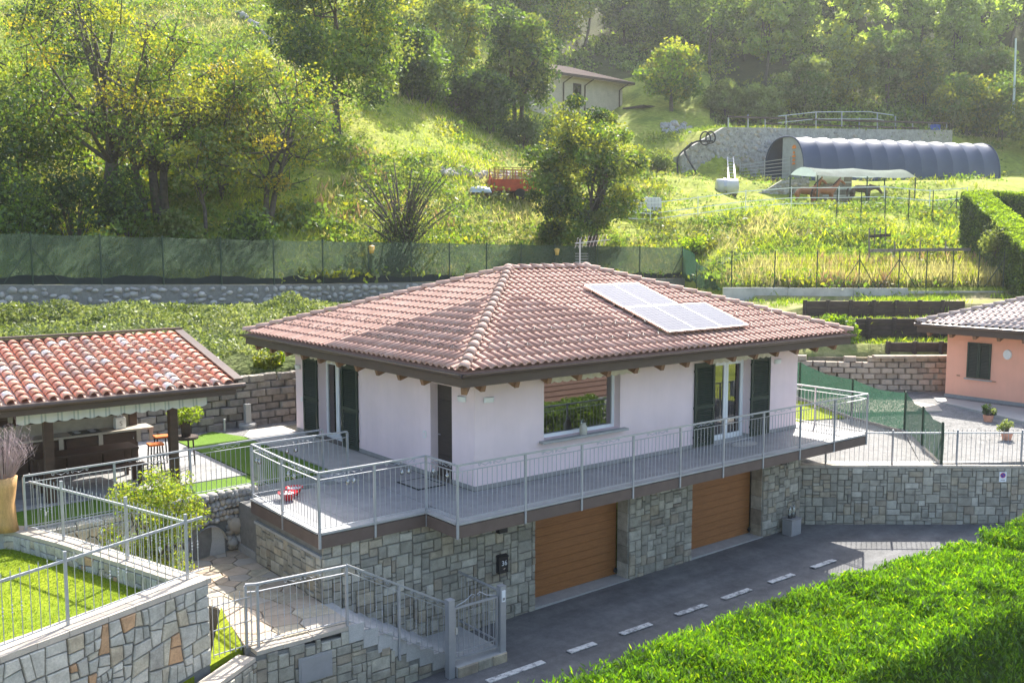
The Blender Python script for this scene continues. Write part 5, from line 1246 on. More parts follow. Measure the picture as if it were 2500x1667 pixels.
while x < 18 and ns < 290:
    z = rwz(x)-R.uniform(.16,.24)
    while z > rwz(x)-.98:
        w, h = R.uniform(.10,.26), R.uniform(.07,.15)
        if R.random() < .8: kk = MB(); kk.blob((0,0,0), (w,.09,h), ns, 7, 4, .2); shared('stone', kk.mesh('stone', True), rwc, (x+R.uniform(-.1,.1), 24.73, z), m_rock[R.randrange(3)], None, (0,R.uniform(-.3,.3),0)); ns += 1
        z -= h*1.9+R.uniform(.02,.07)
    x += R.uniform(.34,.46)
sf = thing('screen_fence', 'long green shade-net fence on dark posts above the rubble wall', 'fence', (15, 24.95, 6))
fx = [-10.4,-7.95,-5.5,-3.06,-.51,1.98,4.48,6.93,9.37,11.8,14.22,16.53,18.9,21.25,23.65,26.91,30.38,34.13]
R = random.Random(4)
for i, x in enumerate(fx):
    k = MB(); k.tube([(x,24.83,rwz(x)-.1),(x,24.83,ftz(x)+.06)], .036, 6); put('post', k, m_postgreen, sf)
    if i in (3, 14, 17):
        for s in (-1, 1):
            if i == 17 and s > 0: continue
            k = MB(); k.bar((x,24.84,ftz(x)-.5),(x+s*1.0,24.85,rwz(x)+.1),.04); put('brace', k, m_postgreen, sf)
for a, b in zip(fx[:-1], fx[1:]):
    nx, nz = 10, 5; vs = []
    for i in range(nx+1):
        x = a+(b-a)*i/nx
        for j in range(nz+1):
            lo = rwz(x)+.26+.05*math.sin(x*1.7); hi = ftz(x)-.05*math.sin(math.pi*i/nx); vs.append((x, 24.90+.025*math.sin(x*3.1+j), lo+(hi-lo)*j/nz))
    k = MB(); k.add(vs, [(i*(nz+1)+j, (i+1)*(nz+1)+j, (i+1)*(nz+1)+j+1, i*(nz+1)+j+1) for i in range(nx) for j in range(nz)]); put('net_panel', k, m_net, sf, smooth=True)
    vs = []
    for i in range(nx+1):
        x = a+(b-a)*i/nx; hi = rwz(x)+.33+.06*math.sin(x*1.7)+.03*math.sin(x*5); vs += [(x, 24.84, rwz(x)+.02), (x, 24.865, hi)]
    k = MB(); k.add(vs, [(2*i,2*i+2,2*i+3,2*i+1) for i in range(nx)]); put('net_hem', k, m_nethem, sf)
# loose end of the net hanging down the bank
k = MB(); vs = []; n = 10
for i in range(n+1):
    t = i/n; a = at(1668+110*t, 605+120*t**1.25, 61-7*t); b = at(1672+104*t, 685+45*t, 61-7*t)
    for j in range(4): q = a+(b-a)*(j/3); vs.append((q.x+.15*math.sin(i*1.3+j*2), q.y+.15*math.cos(i*1.7), q.z))
k.add(vs, [(i*4+j, i*4+j+1, (i+1)*4+j+1, (i+1)*4+j) for i in range(n) for j in range(3)]); put('loose_net', k, m_net2, sf, smooth=True)
for px, lab in ((906,'amber wasp-trap jar hanging on the screen fence left of the roof'), (1357,'amber wasp-trap jar hanging on the screen fence above the roof ridge')):
    x = 11.95 if px == 906 else 23.75; z = ftz(x)-.35; t = thing('wasp_trap', lab, 'trap', (x, 24.8, z), 'amber traps on the screen fence')
    k = MB(); k.lathe([(.001,-.22),(.10,-.22),(.15,.08),(.001,.08)], (x,24.78,z), 10); put('jar', k, m_lantern, t, smooth=True); k = MB(); k.lathe([(.16,.08),(.16,.12),(.05,.17),(.001,.17)], (x,24.78,z), 10); put('lid', k, m_lantern, t); k = MB(); k.tube([(x,24.78,z+.16),(x,24.86,z+.40)], .01, 4); put('string', k, m_black, t)

# ------------------------------------------------------------------ right-hand yard wall, railing, sign
yw = thing('yard_stone_wall', 'tall ashlar stone wall with pale coping right of the garages', 'wall', (14, -3.2, 0))
A = Vector((10.72,-.36,0)); dv = Vector((RT.x, RT.y, 0)); ang = math.atan2(dv.y, dv.x); YL = 12.0; nn = Vector((math.sin(ang), -math.cos(ang), 0)); B = A+dv*YL
k = MB(); k.prism([(A.x,A.y),(B.x,B.y),(B.x-nn.x*.35,B.y-nn.y*.35),(A.x-nn.x*.35,A.y-nn.y*.35)], -.42, 1.74); ywc = put('core', k, m_mortar, yw)
place_rects(ywc, [((A.x,A.y,.0), ang, *r) for r in ashlar(YL, 1.74, 51)], m_stone, seed=6, gap=.017, depth=.042)
coping((A.x,A.y), ang, YL, .40, 1.745, .07, yw, 10)
yr = thing('yard_railing', 'galvanised railing with pointed bars along the yard wall', 'railing', tuple(A+dv*3+Vector((0,0,1.8))))
ps_ = [A+dv*s-nn*.18+Vector((0,0,1.80)) for s in (.9,2.75,4.55,6.35,8.15,9.95,11.8)]
railing(yr, ps_, 1.0, 'spear', step=.13)
ns_ = thing('parking_sign', 'small white no-parking sign on the yard stone wall', 'sign', tuple(A+dv*5.75+Vector((0,0,1.5)))); c = A+dv*5.75+nn*.045+Vector((0,0,1.50))
k = MB(); k.bar(c-Vector((0,0,.14)), c+Vector((0,0,.14)), .20, .008, up=tuple(nn)); put('plate', k, m_pvc, ns_)
m_blue = M('sign_blue', (.03,.08,.40), .5, .05, 4); m_sred = M('sign_red', (.60,.03,.03), .5, .05, 4)
def disc(r, off, mat, nm, r2=None):
    k = MB(); cc = c+nn*off+Vector((0,0,.045)); k.add([cc+dv*math.cos(t)*r+Vector((0,0,math.sin(t)*r)) for t in [i/20*2*math.pi for i in range(20)]], [tuple(range(20))]); put(nm, k, mat, ns_)
disc(.075,.006,m_sred,'red_ring'); disc(.060,.008,m_blue,'blue_disc')
k = MB(); cc = c+nn*.011+Vector((0,0,.045)); k.bar(cc-dv*.045+Vector((0,0,.045)), cc+dv*.045-Vector((0,0,.045)), .016, .002, up=tuple(nn)); put('red_bar', k, m_sred, ns_)
k = MB(); k.bar(c+nn*.006-dv*.06-Vector((0,0,.09)), c+nn*.006+dv*.06-Vector((0,0,.09)), .002, .018); put('caption_line', k, m_plinth, ns_)
# green net between the yards
sc = thing('yard_screen', 'low green shade-net screen between the two gravel yards', 'fence', (16, 0, 1.9))
sp_ = [Vector((14.02,-2.80,1.80)),Vector((15.7,-1.3,1.83)),Vector((17.23,.14,1.88)),Vector((17.5,2.22,2.0)),Vector((18.6,5.1,2.2)),Vector((19.6,7.6,2.4))]
hs = [1.15,1.18,1.25,1.30,1.30,1.3]
for p, h in zip(sp_, hs): k = MB(); k.tube([p-Vector((0,0,.1)), p+Vector((0,0,h+.06))], .03, 6); put('post', k, m_postgreen, sc)
for i in range(len(sp_)-1):
    a, b = sp_[i], sp_[i+1]; vs = []; n = 8
    for q in range(n+1):
        t = q/n; p = a+(b-a)*t; h = hs[i]+(hs[i+1]-hs[i])*t-.12*math.sin(math.pi*t)
        for j in range(4): vs.append((p.x+.04*math.sin(q*2+j), p.y-.04, p.z+.03+h*j/3))
    k = MB(); k.add(vs, [(q*4+j, (q+1)*4+j, (q+1)*4+j+1, q*4+j+1) for q in range(n) for j in range(3)]); put('net_panel', k, m_net2, sc, smooth=True)
    k = MB(); k.bar(a+Vector((0,0,-.0)), b, .12, .10); put('kerb', k, m_coping, sc)
k = MB(); k.bar(sp_[0]+Vector((.05,0,.85)), sp_[0]+Vector((.75,.55,.05)), .04); put('brace', k, m_postgreen, sc)

# ------------------------------------------------------------------ salmon neighbour house
nh = thing('salmon_house', 'salmon-orange bungalow with pale brown hipped roof at the right edge', 'house', (25, -2, 2.2))
NX, NY, NZ = 23.17, 1.92, 2.2
k = MB(); k.box(NX, 33, -11, NY, NZ-.6, 5.0); put('wall', k, m_salmon, nh); k = MB(); k.box(NX-.015, NX, -11, NY+.015, NZ, NZ+.13); put('plinth', k, m_plinth, nh)
hx0, hx1, hy0, hy1, hz = 22.22, 34, -12, 2.62, 4.98
run = (hx1-hx0)/2; nsl = .33
k = MB(); k.add([(hx0,hy0,hz-.03),(hx1,hy0,hz-.03),(hx1,hy1,hz-.03),(hx0,hy1,hz-.03),(hx0+run,hy0+run,hz+run*nsl-.03),(hx0+run,hy1-run,hz+run*nsl-.03)], [(0,1,4),(1,2,5,4),(2,3,5),(3,0,4,5)]); nr = put('roof', k, m_ntile[1], nh)
tile_roof(nr, hip_faces(hx0, hx1, hy0, hy1, hz, nsl, ('left',)), .24, .36, m_ntile, 300, 15)
cap_row(nr, Vector((hx0,hy1,hz+.035)), Vector((hx0+run,hy1-run,hz+run*nsl+.035)), m_ntile[1])
k = MB(); k.box(hx0, hx0+.05, hy0, hy1, hz-.34, hz-.05); k.box(hx0+.05, hx1, hy1-.05, hy1, hz-.34, hz-.05); put('fascia', k, m_wood, nr)
k = MB(); k.tube([(hx0-.07,hy0,hz-.06),(hx0-.07,hy1+.06,hz-.06)], .065, 8); put('gutter', k, m_gutter, nr)
k = MB(); k.add([(hx0+.04,hy0,hz-.32),(hx0+.04,hy1-.04,hz-.32),(NX,hy1-.6,hz-.02),(NX,hy0,hz-.02)], [(0,1,2,3)]); put('soffit', k, m_soffit, nr)
for i in range(12): y = 2.2-i*.85; k = MB(); k.bar((hx0+.07,y,hz-.40),(NX,y,hz-.10),.11,.14); put('rafter_tail', k, m_rafter, nr)
k = MB(); k.box(NX-.012, NX+.0, .27, 1.13, 3.02, 4.32); wv = put('window', k, m_room, nh)
for a, b in ((.28,.70),(.71,1.13)):
    k = MB(); frame_rect(k, 'y', a, b, 3.03, 4.32, NX-.055, NX-.013, .055); shn = put('shutter', k, m_shutter, wv)
    sm = MB(); sm.bar((-(b-a)/2+.055,0,0),((b-a)/2-.055,0,0),.04,.01); smm = sm.mesh('slat')
    for i in range(22): shared('slat', smm, shn, (NX-.034, (a+b)/2, 3.115+i*.053), m_shutter, None, (math.radians(-38),0,-math.pi/2))
k = MB(); k.box(NX-.08, NX, .20, 1.20, 2.96, 3.0); put('sill', k, m_granite, wv)
for y, z in ((1.42,3.06),(.10,2.98)): k = MB(); k.bar((NX-.06,y-.06,z),(NX-.06,y+.06,z),.03); put('shutter_catch', k, m_rust, nh)
k = MB(); k.add([(NX-.06+.03*(1-r), -.30+.14*r*math.cos(t), 3.99+.17*r*math.sin(t)) for r in (1.,) for t in [i/18*2*math.pi for i in range(18)]]+[(NX, -.30+.15*math.cos(t), 3.99+.18*math.sin(t)) for t in [i/18*2*math.pi for i in range(18)]], [tuple(range(18))]+[(i,(i+1)%18,18+(i+1)%18,18+i) for i in range(18)]); put('round_lamp', k, m_white, nh)
# pots of flowers by the salmon house
for i, (px, py, D, c, lab) in enumerate([(2412,1030,31.5,L_dark,'flower pot with dark leaves on the neighbouring gravel'), (2458,1065,29,L_pale,'pale flowering pot plant behind the yard railing')]):
    p = at(px, py, D); z0 = 1.80+.045*max(0, p.x-14); t = bush('yard_plant', lab, (p.x, p.y, z0+.18), (.3,.3,.4), 500, .07, [c, L_pale], 90+i, 7, 'pot plants in the neighbouring yard', 'plant'); k = MB(); k.lathe([(.001,0),(.12,0),(.17,.22),(.15,.22),(.001,.2)], (p.x,p.y,z0), 12); o = put('pot', k, m_coppo[0], t)
# second block wall right of the house
bw2 = thing('yard_block_wall', 'ragged wall of warm brown split-face blocks between the two houses', 'wall', tuple(cw(11.5, 37.2, 2.2)))
pts = [tuple(cw(X, D, 0)[:2]) for X, D in ((9.0,38.6),(11.0,37.6),(13.5,37.1),(16.2,37.0),(20.5,37.4))]
k = MB(); pb = [tuple(cw(X, D+.28, 0)[:2]) for X, D in ((9.0,38.6),(11.0,37.6),(13.5,37.1),(16.2,37.0),(20.5,37.4))]; k.prism(pb+[tuple(cw(20.5,38.2,0)[:2]), tuple(cw(9,39.4,0)[:2])], 1.8, 3.48); put('backfill', k, m_earth, bw2)
block_wall(bw2, pts, 2.06, 7, .46, .215, m_blockR, 14, ragged=1, recess=.5)
cp = MB()
for i in range(8):
    a = cw(13.9+i*.8, 36.95+.02*i*i*.2, 3.58); b = cw(13.9+(i+1)*.8-.02, 36.95+.02*(i+1)**2*.2, 3.58); k = MB(); k.bar(a, b, .34, .09); put('coping_stone', k, m_blockR[1], bw2)
# dark sleeper walls in three tiers
def sleeper_wall(label, X0, X1, D, ztop, zbot, n):
    t = thing('sleeper_wall', label, 'retaining wall', tuple(cw((X0+X1)/2, D, zbot)), 'sleeper walls on the bank')
    rows = max(2, int(round((ztop-zbot)/.26))); w = (X1-X0)/n; R = random.Random(int(D*10)); h = (ztop-zbot)/rows
    for i in range(n):
        for j in range(rows):
            a = cw(X0+i*w, D+R.uniform(-.03,.03), 0); b = cw(X0+(i+1)*w-.02, D+R.uniform(-.03,.03), 0); z = zbot+(j+.5)*h
            k = MB(); k.bar((a.x,a.y,z),(b.x,b.y,z), .12, h-.015); put('sleeper', k, m_sleeper, t)
        a = cw(X0+i*w, D-.12, 0); k = MB(); k.box(a.x-.07, a.x+.07, a.y-.07, a.y+.07, zbot-.3, ztop+.05); put('stake', k, m_sleeper, t)
sleeper_wall('topmost dark timber sleeper wall under the concrete kerb', 13.3, 20.6, 44.0, 5.28, 4.40, 7)
sleeper_wall('middle dark timber sleeper wall on the bank behind the houses', 12.6, 19.0, 40.0, 4.80, 3.85, 6)
sleeper_wall('lowest short dark timber sleeper wall beside the salmon house', 14.8, 19.0, 38.0, 4.02, 3.50, 4)
kw = thing('concrete_kerb_wall', 'stained concrete kerb wall under the wire fence', 'wall', tuple(cw(14, 49.9, 5)))
for X0, X1, z0, z1, D in ((10.9,14.2,4.9,5.60,50.0),(14.22,17.6,4.9,5.58,50.0),(17.62,20.4,4.9,5.57,50.0),(20.42,25.4,4.8,5.42,50.1)):
    a, b = cw(X0, D, 0), cw(X1, D, 0); k = MB(); k.bar((a.x,a.y,(z0+z1)/2),(b.x,b.y,(z0+z1)/2), .25, z1-z0); put('kerb_section', k, m_concrete, kw)
wf = thing('wire_fence', 'wire mesh fence on thin green posts along the concrete kerb', 'fence', tuple(cw(17, 50.3, 5.6)))
wp = [(1700,56),(1785,51.2),(1890,50.3),(1993,50.25),(2096,50.25),(2193,50.25),(2260,50.3),(2324,50.3),(2387,50.3),(2448,50.3)]
WP = []
for i, (px, D) in enumerate(wp):
    X = (px-1250)/FPX*D; z = 5.55 if px > 1750 else ground(X, D); p = cw(X, D, z); WP.append(p); k = MB(); k.tube([p-Vector((0,0,.3)), p+Vector((0,0,1.95))], .03, 6); put('post', k, m_postgreen, wf)
    if i in (4, 5, 9):
        for s in (-1, 1):
            if i == 9 and s > 0: continue
            q = cw(X+s*.95, D+.1, z); k = MB(); k.bar(p+Vector((0,0,1.5)), q, .035); put('brace', k, m_postgreen, wf)
for a, b in zip(WP[:-1], WP[1:]):
    k = MB()
    for j in range(9): k.bar(a+Vector((0,0,.15+j*.21)), b+Vector((0,0,.15+j*.21)), .009)
    n = max(2, int((b-a).length/.3))
    for i in range(1, n): q = a+(b-a)*(i/n); k.bar(q+Vector((0,0,.12)), q+Vector((0,0,1.85)), .008)
    put('wire_mesh', k, m_mesh, wf)
# ------------------------------------------------------------------ tunnel barn and the paddock
a_ = math.radians(17.6); bax = RT*math.cos(a_)+FW*math.sin(a_); bpr = -RT*math.sin(a_)+FW*math.cos(a_); b0 = at(1963, 441, 80); b0.z = 12.95
barn = thing('tunnel_barn', 'long dark blue-grey tunnel barn with rounded membrane roof', 'barn', tuple(b0+bax*11+bpr*3))
def arch(t, k=1.):     # t 0..1 from near foot over the crown to the far foot
    a = math.pi*t; return 3-3*k*math.copysign(abs(math.cos(a))**.8, math.cos(a)), 3.75*k*math.sin(a)**.75
NB, SL = 12, 1.66
for i in range(NB):
    k = MB(); vs = []; nt_ = 22
    for q, kk in ((0, 1.), (.25, .982), (.5, .974), (.75, .982), (1., 1.)):
        for j in range(nt_+1):
            w, h = arch(j/nt_, kk); p = b0+bax*((i+q)*SL)+bpr*w; vs.append((p.x, p.y, b0.z-.3+h*1.0+.3*(h > 0)))
    k.add(vs, [(q*(nt_+1)+j, (q+1)*(nt_+1)+j, (q+1)*(nt_+1)+j+1, q*(nt_+1)+j+1) for q in range(4) for j in range(nt_)]); put('membrane_panel', k, m_barn, barn, smooth=True)
for i in (0, NB):
    k = MB(); k.tube([b0+bax*(i*SL)+bpr*arch(j/20)[0]+Vector((0,0,arch(j/20)[1])) for j in range(21)], .07, 6); put('hoop', k, m_barn, barn)
k = MB(); vs = [b0+bax*(NB*SL-.05)+bpr*arch(j/20)[0]+Vector((0,0,arch(j/20)[1])) for j in range(21)]; k.add(vs, [tuple(range(21))]); put('end_wall', k, m_barn, barn)
k = MB(); vs = [b0+bax*.06+bpr*arch(j/20*.52)[0]+Vector((0,0,arch(j/20*.52)[1])) for j in range(21)]+[b0+bax*.06+bpr*arch(.52)[0]]; k.add(vs, [tuple(range(22))]); ep = put('end_panel', k, m_barnin, barn)
m_orl = M('orange_lettering', (.80,.25,.04), .6, .1, 4)
for j, (dz, w, h) in enumerate(((2.75,.30,.42),(2.3,.16,.30),(2.0,.26,.26),(1.68,.2,.28),(1.4,.24,.24))):
    c = b0+bpr*1.55-bax*.02+Vector((0,0,dz)); k = MB(); k.bar(c-bpr*w, c+bpr*w*.8, .02, h*.55); k.bar(c-bpr*w*.5+Vector((0,0,h*.3)), c+bpr*w*.4+Vector((0,0,h*.3)), .02, h*.3); put('lettering', k, m_orl, ep)
k = MB(); k.add([tuple(b0+bax*3+bpr*2.6+Vector((0,0,0))), tuple(b0+bax*3+bpr*5.9), tuple(b0+bax*3+bpr*5.5+Vector((0,0,2.4))), tuple(b0+bax*3+bpr*3+Vector((0,0,3.5)))], [(0,1,2,3)]); put('dark_inside_sheet', k, m_sleeper, barn)  # dark sheet standing for the dimness inside the open half of the mouth
# hurdles at the mouth
hg = thing('barn_hurdles', 'grey tubular hurdles at the mouth of the tunnel barn', 'gate', tuple(b0-bax*.6+bpr*4))
for i in range(6):
    k = MB(); k.bar(b0-bax*(.4+2.4)+bpr*5.3+Vector((0,0,.2+i*.26)), b0-bax*.3+bpr*1.6+Vector((0,0,.35+i*.30)), .045); put('rail', k, m_galv, hg)
for t in (0, .5, 1): p = (b0-bax*2.8+bpr*5.3)*(1-t)+(b0-bax*.3+bpr*1.6)*t; k = MB(); k.bar(p, p+Vector((0,0,1.7+.3*t)), .07); put('post', k, m_galv, hg)
# high field wall
fwl = thing('field_retaining_wall', 'high rubble retaining wall behind the tunnel barn', 'wall', tuple(cw(25, 89, 13)))
WA, WB = Vector(cw(*WALL_A)), Vector(cw(*WALL_B)); wd = (WB-WA).normalized(); WLn = (WB-WA).length; wn_ = Vector((wd.y, -wd.x, 0))
wtop = lambda s: float(np.interp(s, [0,.8,4.2,WLn], [15.3,16.0,17.85,18.6]))
k = MB(); ss = [0,.8,2,4.2,10,18,WLn]
for s, e in zip(ss[:-1], ss[1:]):
    p, q = WA+wd*s, WA+wd*e; k.add([(p.x,p.y,11),(q.x,q.y,11),(q.x,q.y,wtop(e)),(p.x,p.y,wtop(s)),(p.x-wn_.x*.6,p.y-wn_.y*.6,wtop(s)),(q.x-wn_.x*.6,q.y-wn_.y*.6,wtop(e))], [(0,1,2,3),(3,2,5,4)])
p = WA; k.add([(p.x,p.y,11),(p.x,p.y,15.3),(p.x-wn_.x*6,p.y-wn_.y*6,15.0),(p.x-wn_.x*6,p.y-wn_.y*6,11)], [(0,1,2,3)]); fwc = put('core', k, m_fieldwall, fwl)
R = random.Random(31); n = 0
SB = [MB().blob((0,0,0), (1,1,1), s, 7, 4, .2).mesh('stone', True) for s in range(6)]
for _ in range(300):
    s = R.uniform(.2, 11) if R.random() < .75 else R.uniform(11, WLn); z = R.uniform(13.0 if s > 6 else 12.2, wtop(s)-.1)
    w = R.uniform(.12,.27); p = WA+wd*s+wn_*.0; shared('stone', SB[R.randrange(6)], fwc, (p.x,p.y,z), m_rock[R.choice([0,2,2,3])], (w,w*.35,w*R.uniform(.6,.9)), (0,0,math.atan2(wd.y,wd.x)))
# ramp wall in front of the barn mouth
rmp = thing('ramp_wall', 'low rubble wall with sloping top beside the barn mouth', 'wall', tuple(at(1930,470,77)))
a, b = at(1848,470,76.5), at(1963,438,78.5); c = at(1975,478,76.5); k = MB(); d = (at(1975,478,76.5)-at(1848,478,76.5)); 
p0, p1, p2 = at(1848,478,76.5), at(1975,480,76.8), at(1975,434,76.8); pt_ = at(1910,440,76.6)
k.add([p0, p1, p2, pt_, p0+FW*.5, p1+FW*.5, p2+FW*.5, pt_+FW*.5], [(0,1,2,3),(3,2,6,7),(0,3,7,4),(1,5,6,2)]); rc = put('core', k, m_fieldwall, rmp)
for _ in range(40):
    t = R.random(); s = R.random(); q = p0+(p1-p0)*t; zt = pt_.z if t > .5 else p0.z+(pt_.z-p0.z)*t*2; z = q.z+s*(zt-q.z)*.9; w = R.uniform(.12,.24); shared('stone', SB[R.randrange(6)], rc, (q.x,q.y,z), m_rock[R.randrange(4)], (w,.08,w*.7), (0,0,-YAW))
# railings on the plateau
pr_ = thing('plateau_railing', 'metal and dark timber railing along the top of the field wall', 'railing', tuple(at(2040,300,90)))
def bar_at(root, name, pts, w, mat):
    for (a, b) in zip(pts[:-1], pts[1:]): k = MB(); k.bar(at(*a), at(*b), w); put(name, k, mat, root)
bar_at(pr_, 'dark_rail', [(1776,285,87),(2040,294,92),(2312,301,96)], .17, m_sleeper); bar_at(pr_, 'dark_rail', [(1870,302,89),(2060,308,92.5),(2312,316,96)], .17, m_sleeper)
bar_at(pr_, 'top_rail', [(1900,284,89),(1992,274,91),(2120,273,93),(2182,282,94.5)], .07, m_galv); bar_at(pr_, 'mid_rail', [(1900,300,89),(1992,291,91),(2140,291,93),(2182,300,94.5)], .06, m_galv)
for px, D, t0, t1 in ((1778,87,284,320),(1826,88,280,316),(1868,89,288,318),(1919,89.5,282,316),(1992,91,273,316),(2055,92,272,318),(2098,93,288,318),(2142,93.5,276,318),(2186,94.5,284,320),(2228,95,296,320),(2268,95.5,298,320),(2311,96,300,322)):
    k = MB(); k.bar(at(px,t1,D), at(px,t0,D), .09); put('post', k, m_galv, pr_)
tnk = thing('blue_crate', 'small blue crate on the plateau by the railing end', 'crate', tuple(at(2283,312,95))); p = at(2283,318,95); k = MB(); k.box(p.x-.4,p.x+.4,p.y-.3,p.y+.3,p.z-.2,p.z+.45); put('box', k, M('blue_plastic',(.03,.08,.35),.5,.1,3), tnk); k = MB(); k.box(p.x-.43,p.x+.43,p.y-.33,p.y+.33,p.z+.45,p.z+.50); put('rim', k, M('blue_rim',(.04,.10,.40),.5,.1,3), tnk)
# ladder, tank, hoses
ld = thing('ladder', 'aluminium ladder leaning on the field wall', 'ladder', tuple(at(1783,450,81)))
L0, L1 = at(1779,448,80.6), at(1776,384,84.8); R0, R1 = at(1796,448,80.6), at(1790,384,84.8)
for a, b in ((L0,L1),(R0,R1)): k = MB(); k.bar(a,b,.09); put('stile', k, m_galv, ld)
for i in range(9): t = (i+.5)/9; k = MB(); k.bar(L0+(L1-L0)*t, R0+(R1-R0)*t, .06); put('rung', k, m_galv, ld)
wt = thing('water_tank', 'rounded grey-white water tank standing in the paddock', 'tank', tuple(at(1775,466,77))); c = at(1775,456,77); k = MB(); k.tube([c-RT*.85, c-RT*.8, c+RT*.8, c+RT*.85], [.45,.62,.62,.45], 14); put('tank', k, m_tank, wt, smooth=True)
k = MB(); k.tube([c-RT*.35, c-RT*.15], .645, 14, cap=False); put('band', k, m_galv, wt)
k = MB(); k.bar(c-RT*.7+Vector((0,0,-.75)), c+RT*.7+Vector((0,0,-.75)), .5, .3); put('cradle', k, m_sleeper, wt)
hs = thing('black_hose', 'coiled black hose draped over the end of the field wall', 'hose', tuple(at(1730,345,85))); k = MB()
for cc, rr in (((1722,338),.55),((1735,336),.5)):
    o = at(cc[0],cc[1],84); k.tube([o+RT*rr*math.cos(t)*.8+Vector((0,0,rr*math.sin(t)))+FW*.1*math.sin(2*t) for t in [i/18*2*math.pi for i in range(19)]], .07, 6)
put('coil', k, m_black, hs); k = MB(); k.tube(hermite([at(1740,345,83.8),at(1700,346,83.6),at(1678,362,83.4),at(1672,372,83.3),at(1690,405,83),at(1712,437,82.5)],4), .09, 6); k.tube(hermite([at(1690,348,83.4),at(1660,376,83.2),at(1654,395,83),at(1655,436,82.6)],4), .07, 6); put('run', k, m_black, hs)
# horse shelter
sh = thing('horse_shelter', 'open shelter with a pale arched tarpaulin on poles in front of the barn', 'shelter', tuple(at(2100,500,74)))
c0, c1 = at(1985,424,73), at(2222,436,75.5); dS = (c1-c0).normalized(); dS.z = 0; dS.normalize(); LS = (c1-c0).length; nS = Vector((-dS.y, dS.x, 0)); zS = at(2100,440,74).z
m_tarp = netmat('pale_tarp', (.17,.215,.20), .90)
for b in range(2):
    k = MB(); vs = []; n1, n2 = 8, 10
    for i in range(n1+1):
        for j in range(n2+1):
            t = j/n2; s = (b+i/n1)*LS/2; p = c0+dS*s+nS*(-.6+3.6*t); sag = .12*math.sin(math.pi*i/n1); vs.append((p.x, p.y, zS+.05+.95*math.sin(math.pi*(.08+.75*t))-sag))
    k.add(vs, [(i*(n2+1)+j, (i+1)*(n2+1)+j, (i+1)*(n2+1)+j+1, i*(n2+1)+j+1) for i in range(n1) for j in range(n2)]); put('tarpaulin', k, m_tarp, sh, smooth=True)
for s in (0,.5,1):
    for w in (-.6,3.0):
        p = c0+dS*LS*s+nS*w; X, D = inv(p.x,p.y); k = MB(); k.tube([(p.x,p.y,ground(X,D)-.1),(p.x,p.y,zS+.25+(.25 if w > 0 else 0))], .05, 6); put('pole', k, m_postgreen, sh)
fsd = thing('field_shed', 'little plank shed with a white curved roof under the shelter end', 'shed', tuple(at(2030,500,75.5))); p = at(2035,495,75.5); k = MB(); k.bar(Vector((p.x,p.y,p.z+1.0))-RT*1.1, Vector((p.x,p.y,p.z+1.0))+RT*1.1, 1.4, 1.9); put('walls', k, m_deadwood, fsd)
k = MB(); k.tube([Vector((p.x,p.y,p.z+1.85))-RT*1.5-FW*.6, Vector((p.x,p.y,p.z+1.85))+RT*.4-FW*.6], .45, 12); put('roof', k, m_white, fsd, smooth=True)
for i in range(3): k = MB(); k.bar(Vector((p.x,p.y,p.z+.5+i*.5))-RT*1.1-FW*.75, Vector((p.x,p.y,p.z+.5+i*.5))+RT*1.1-FW*.75, .05, .12); put('plank', k, m_tank, fsd)
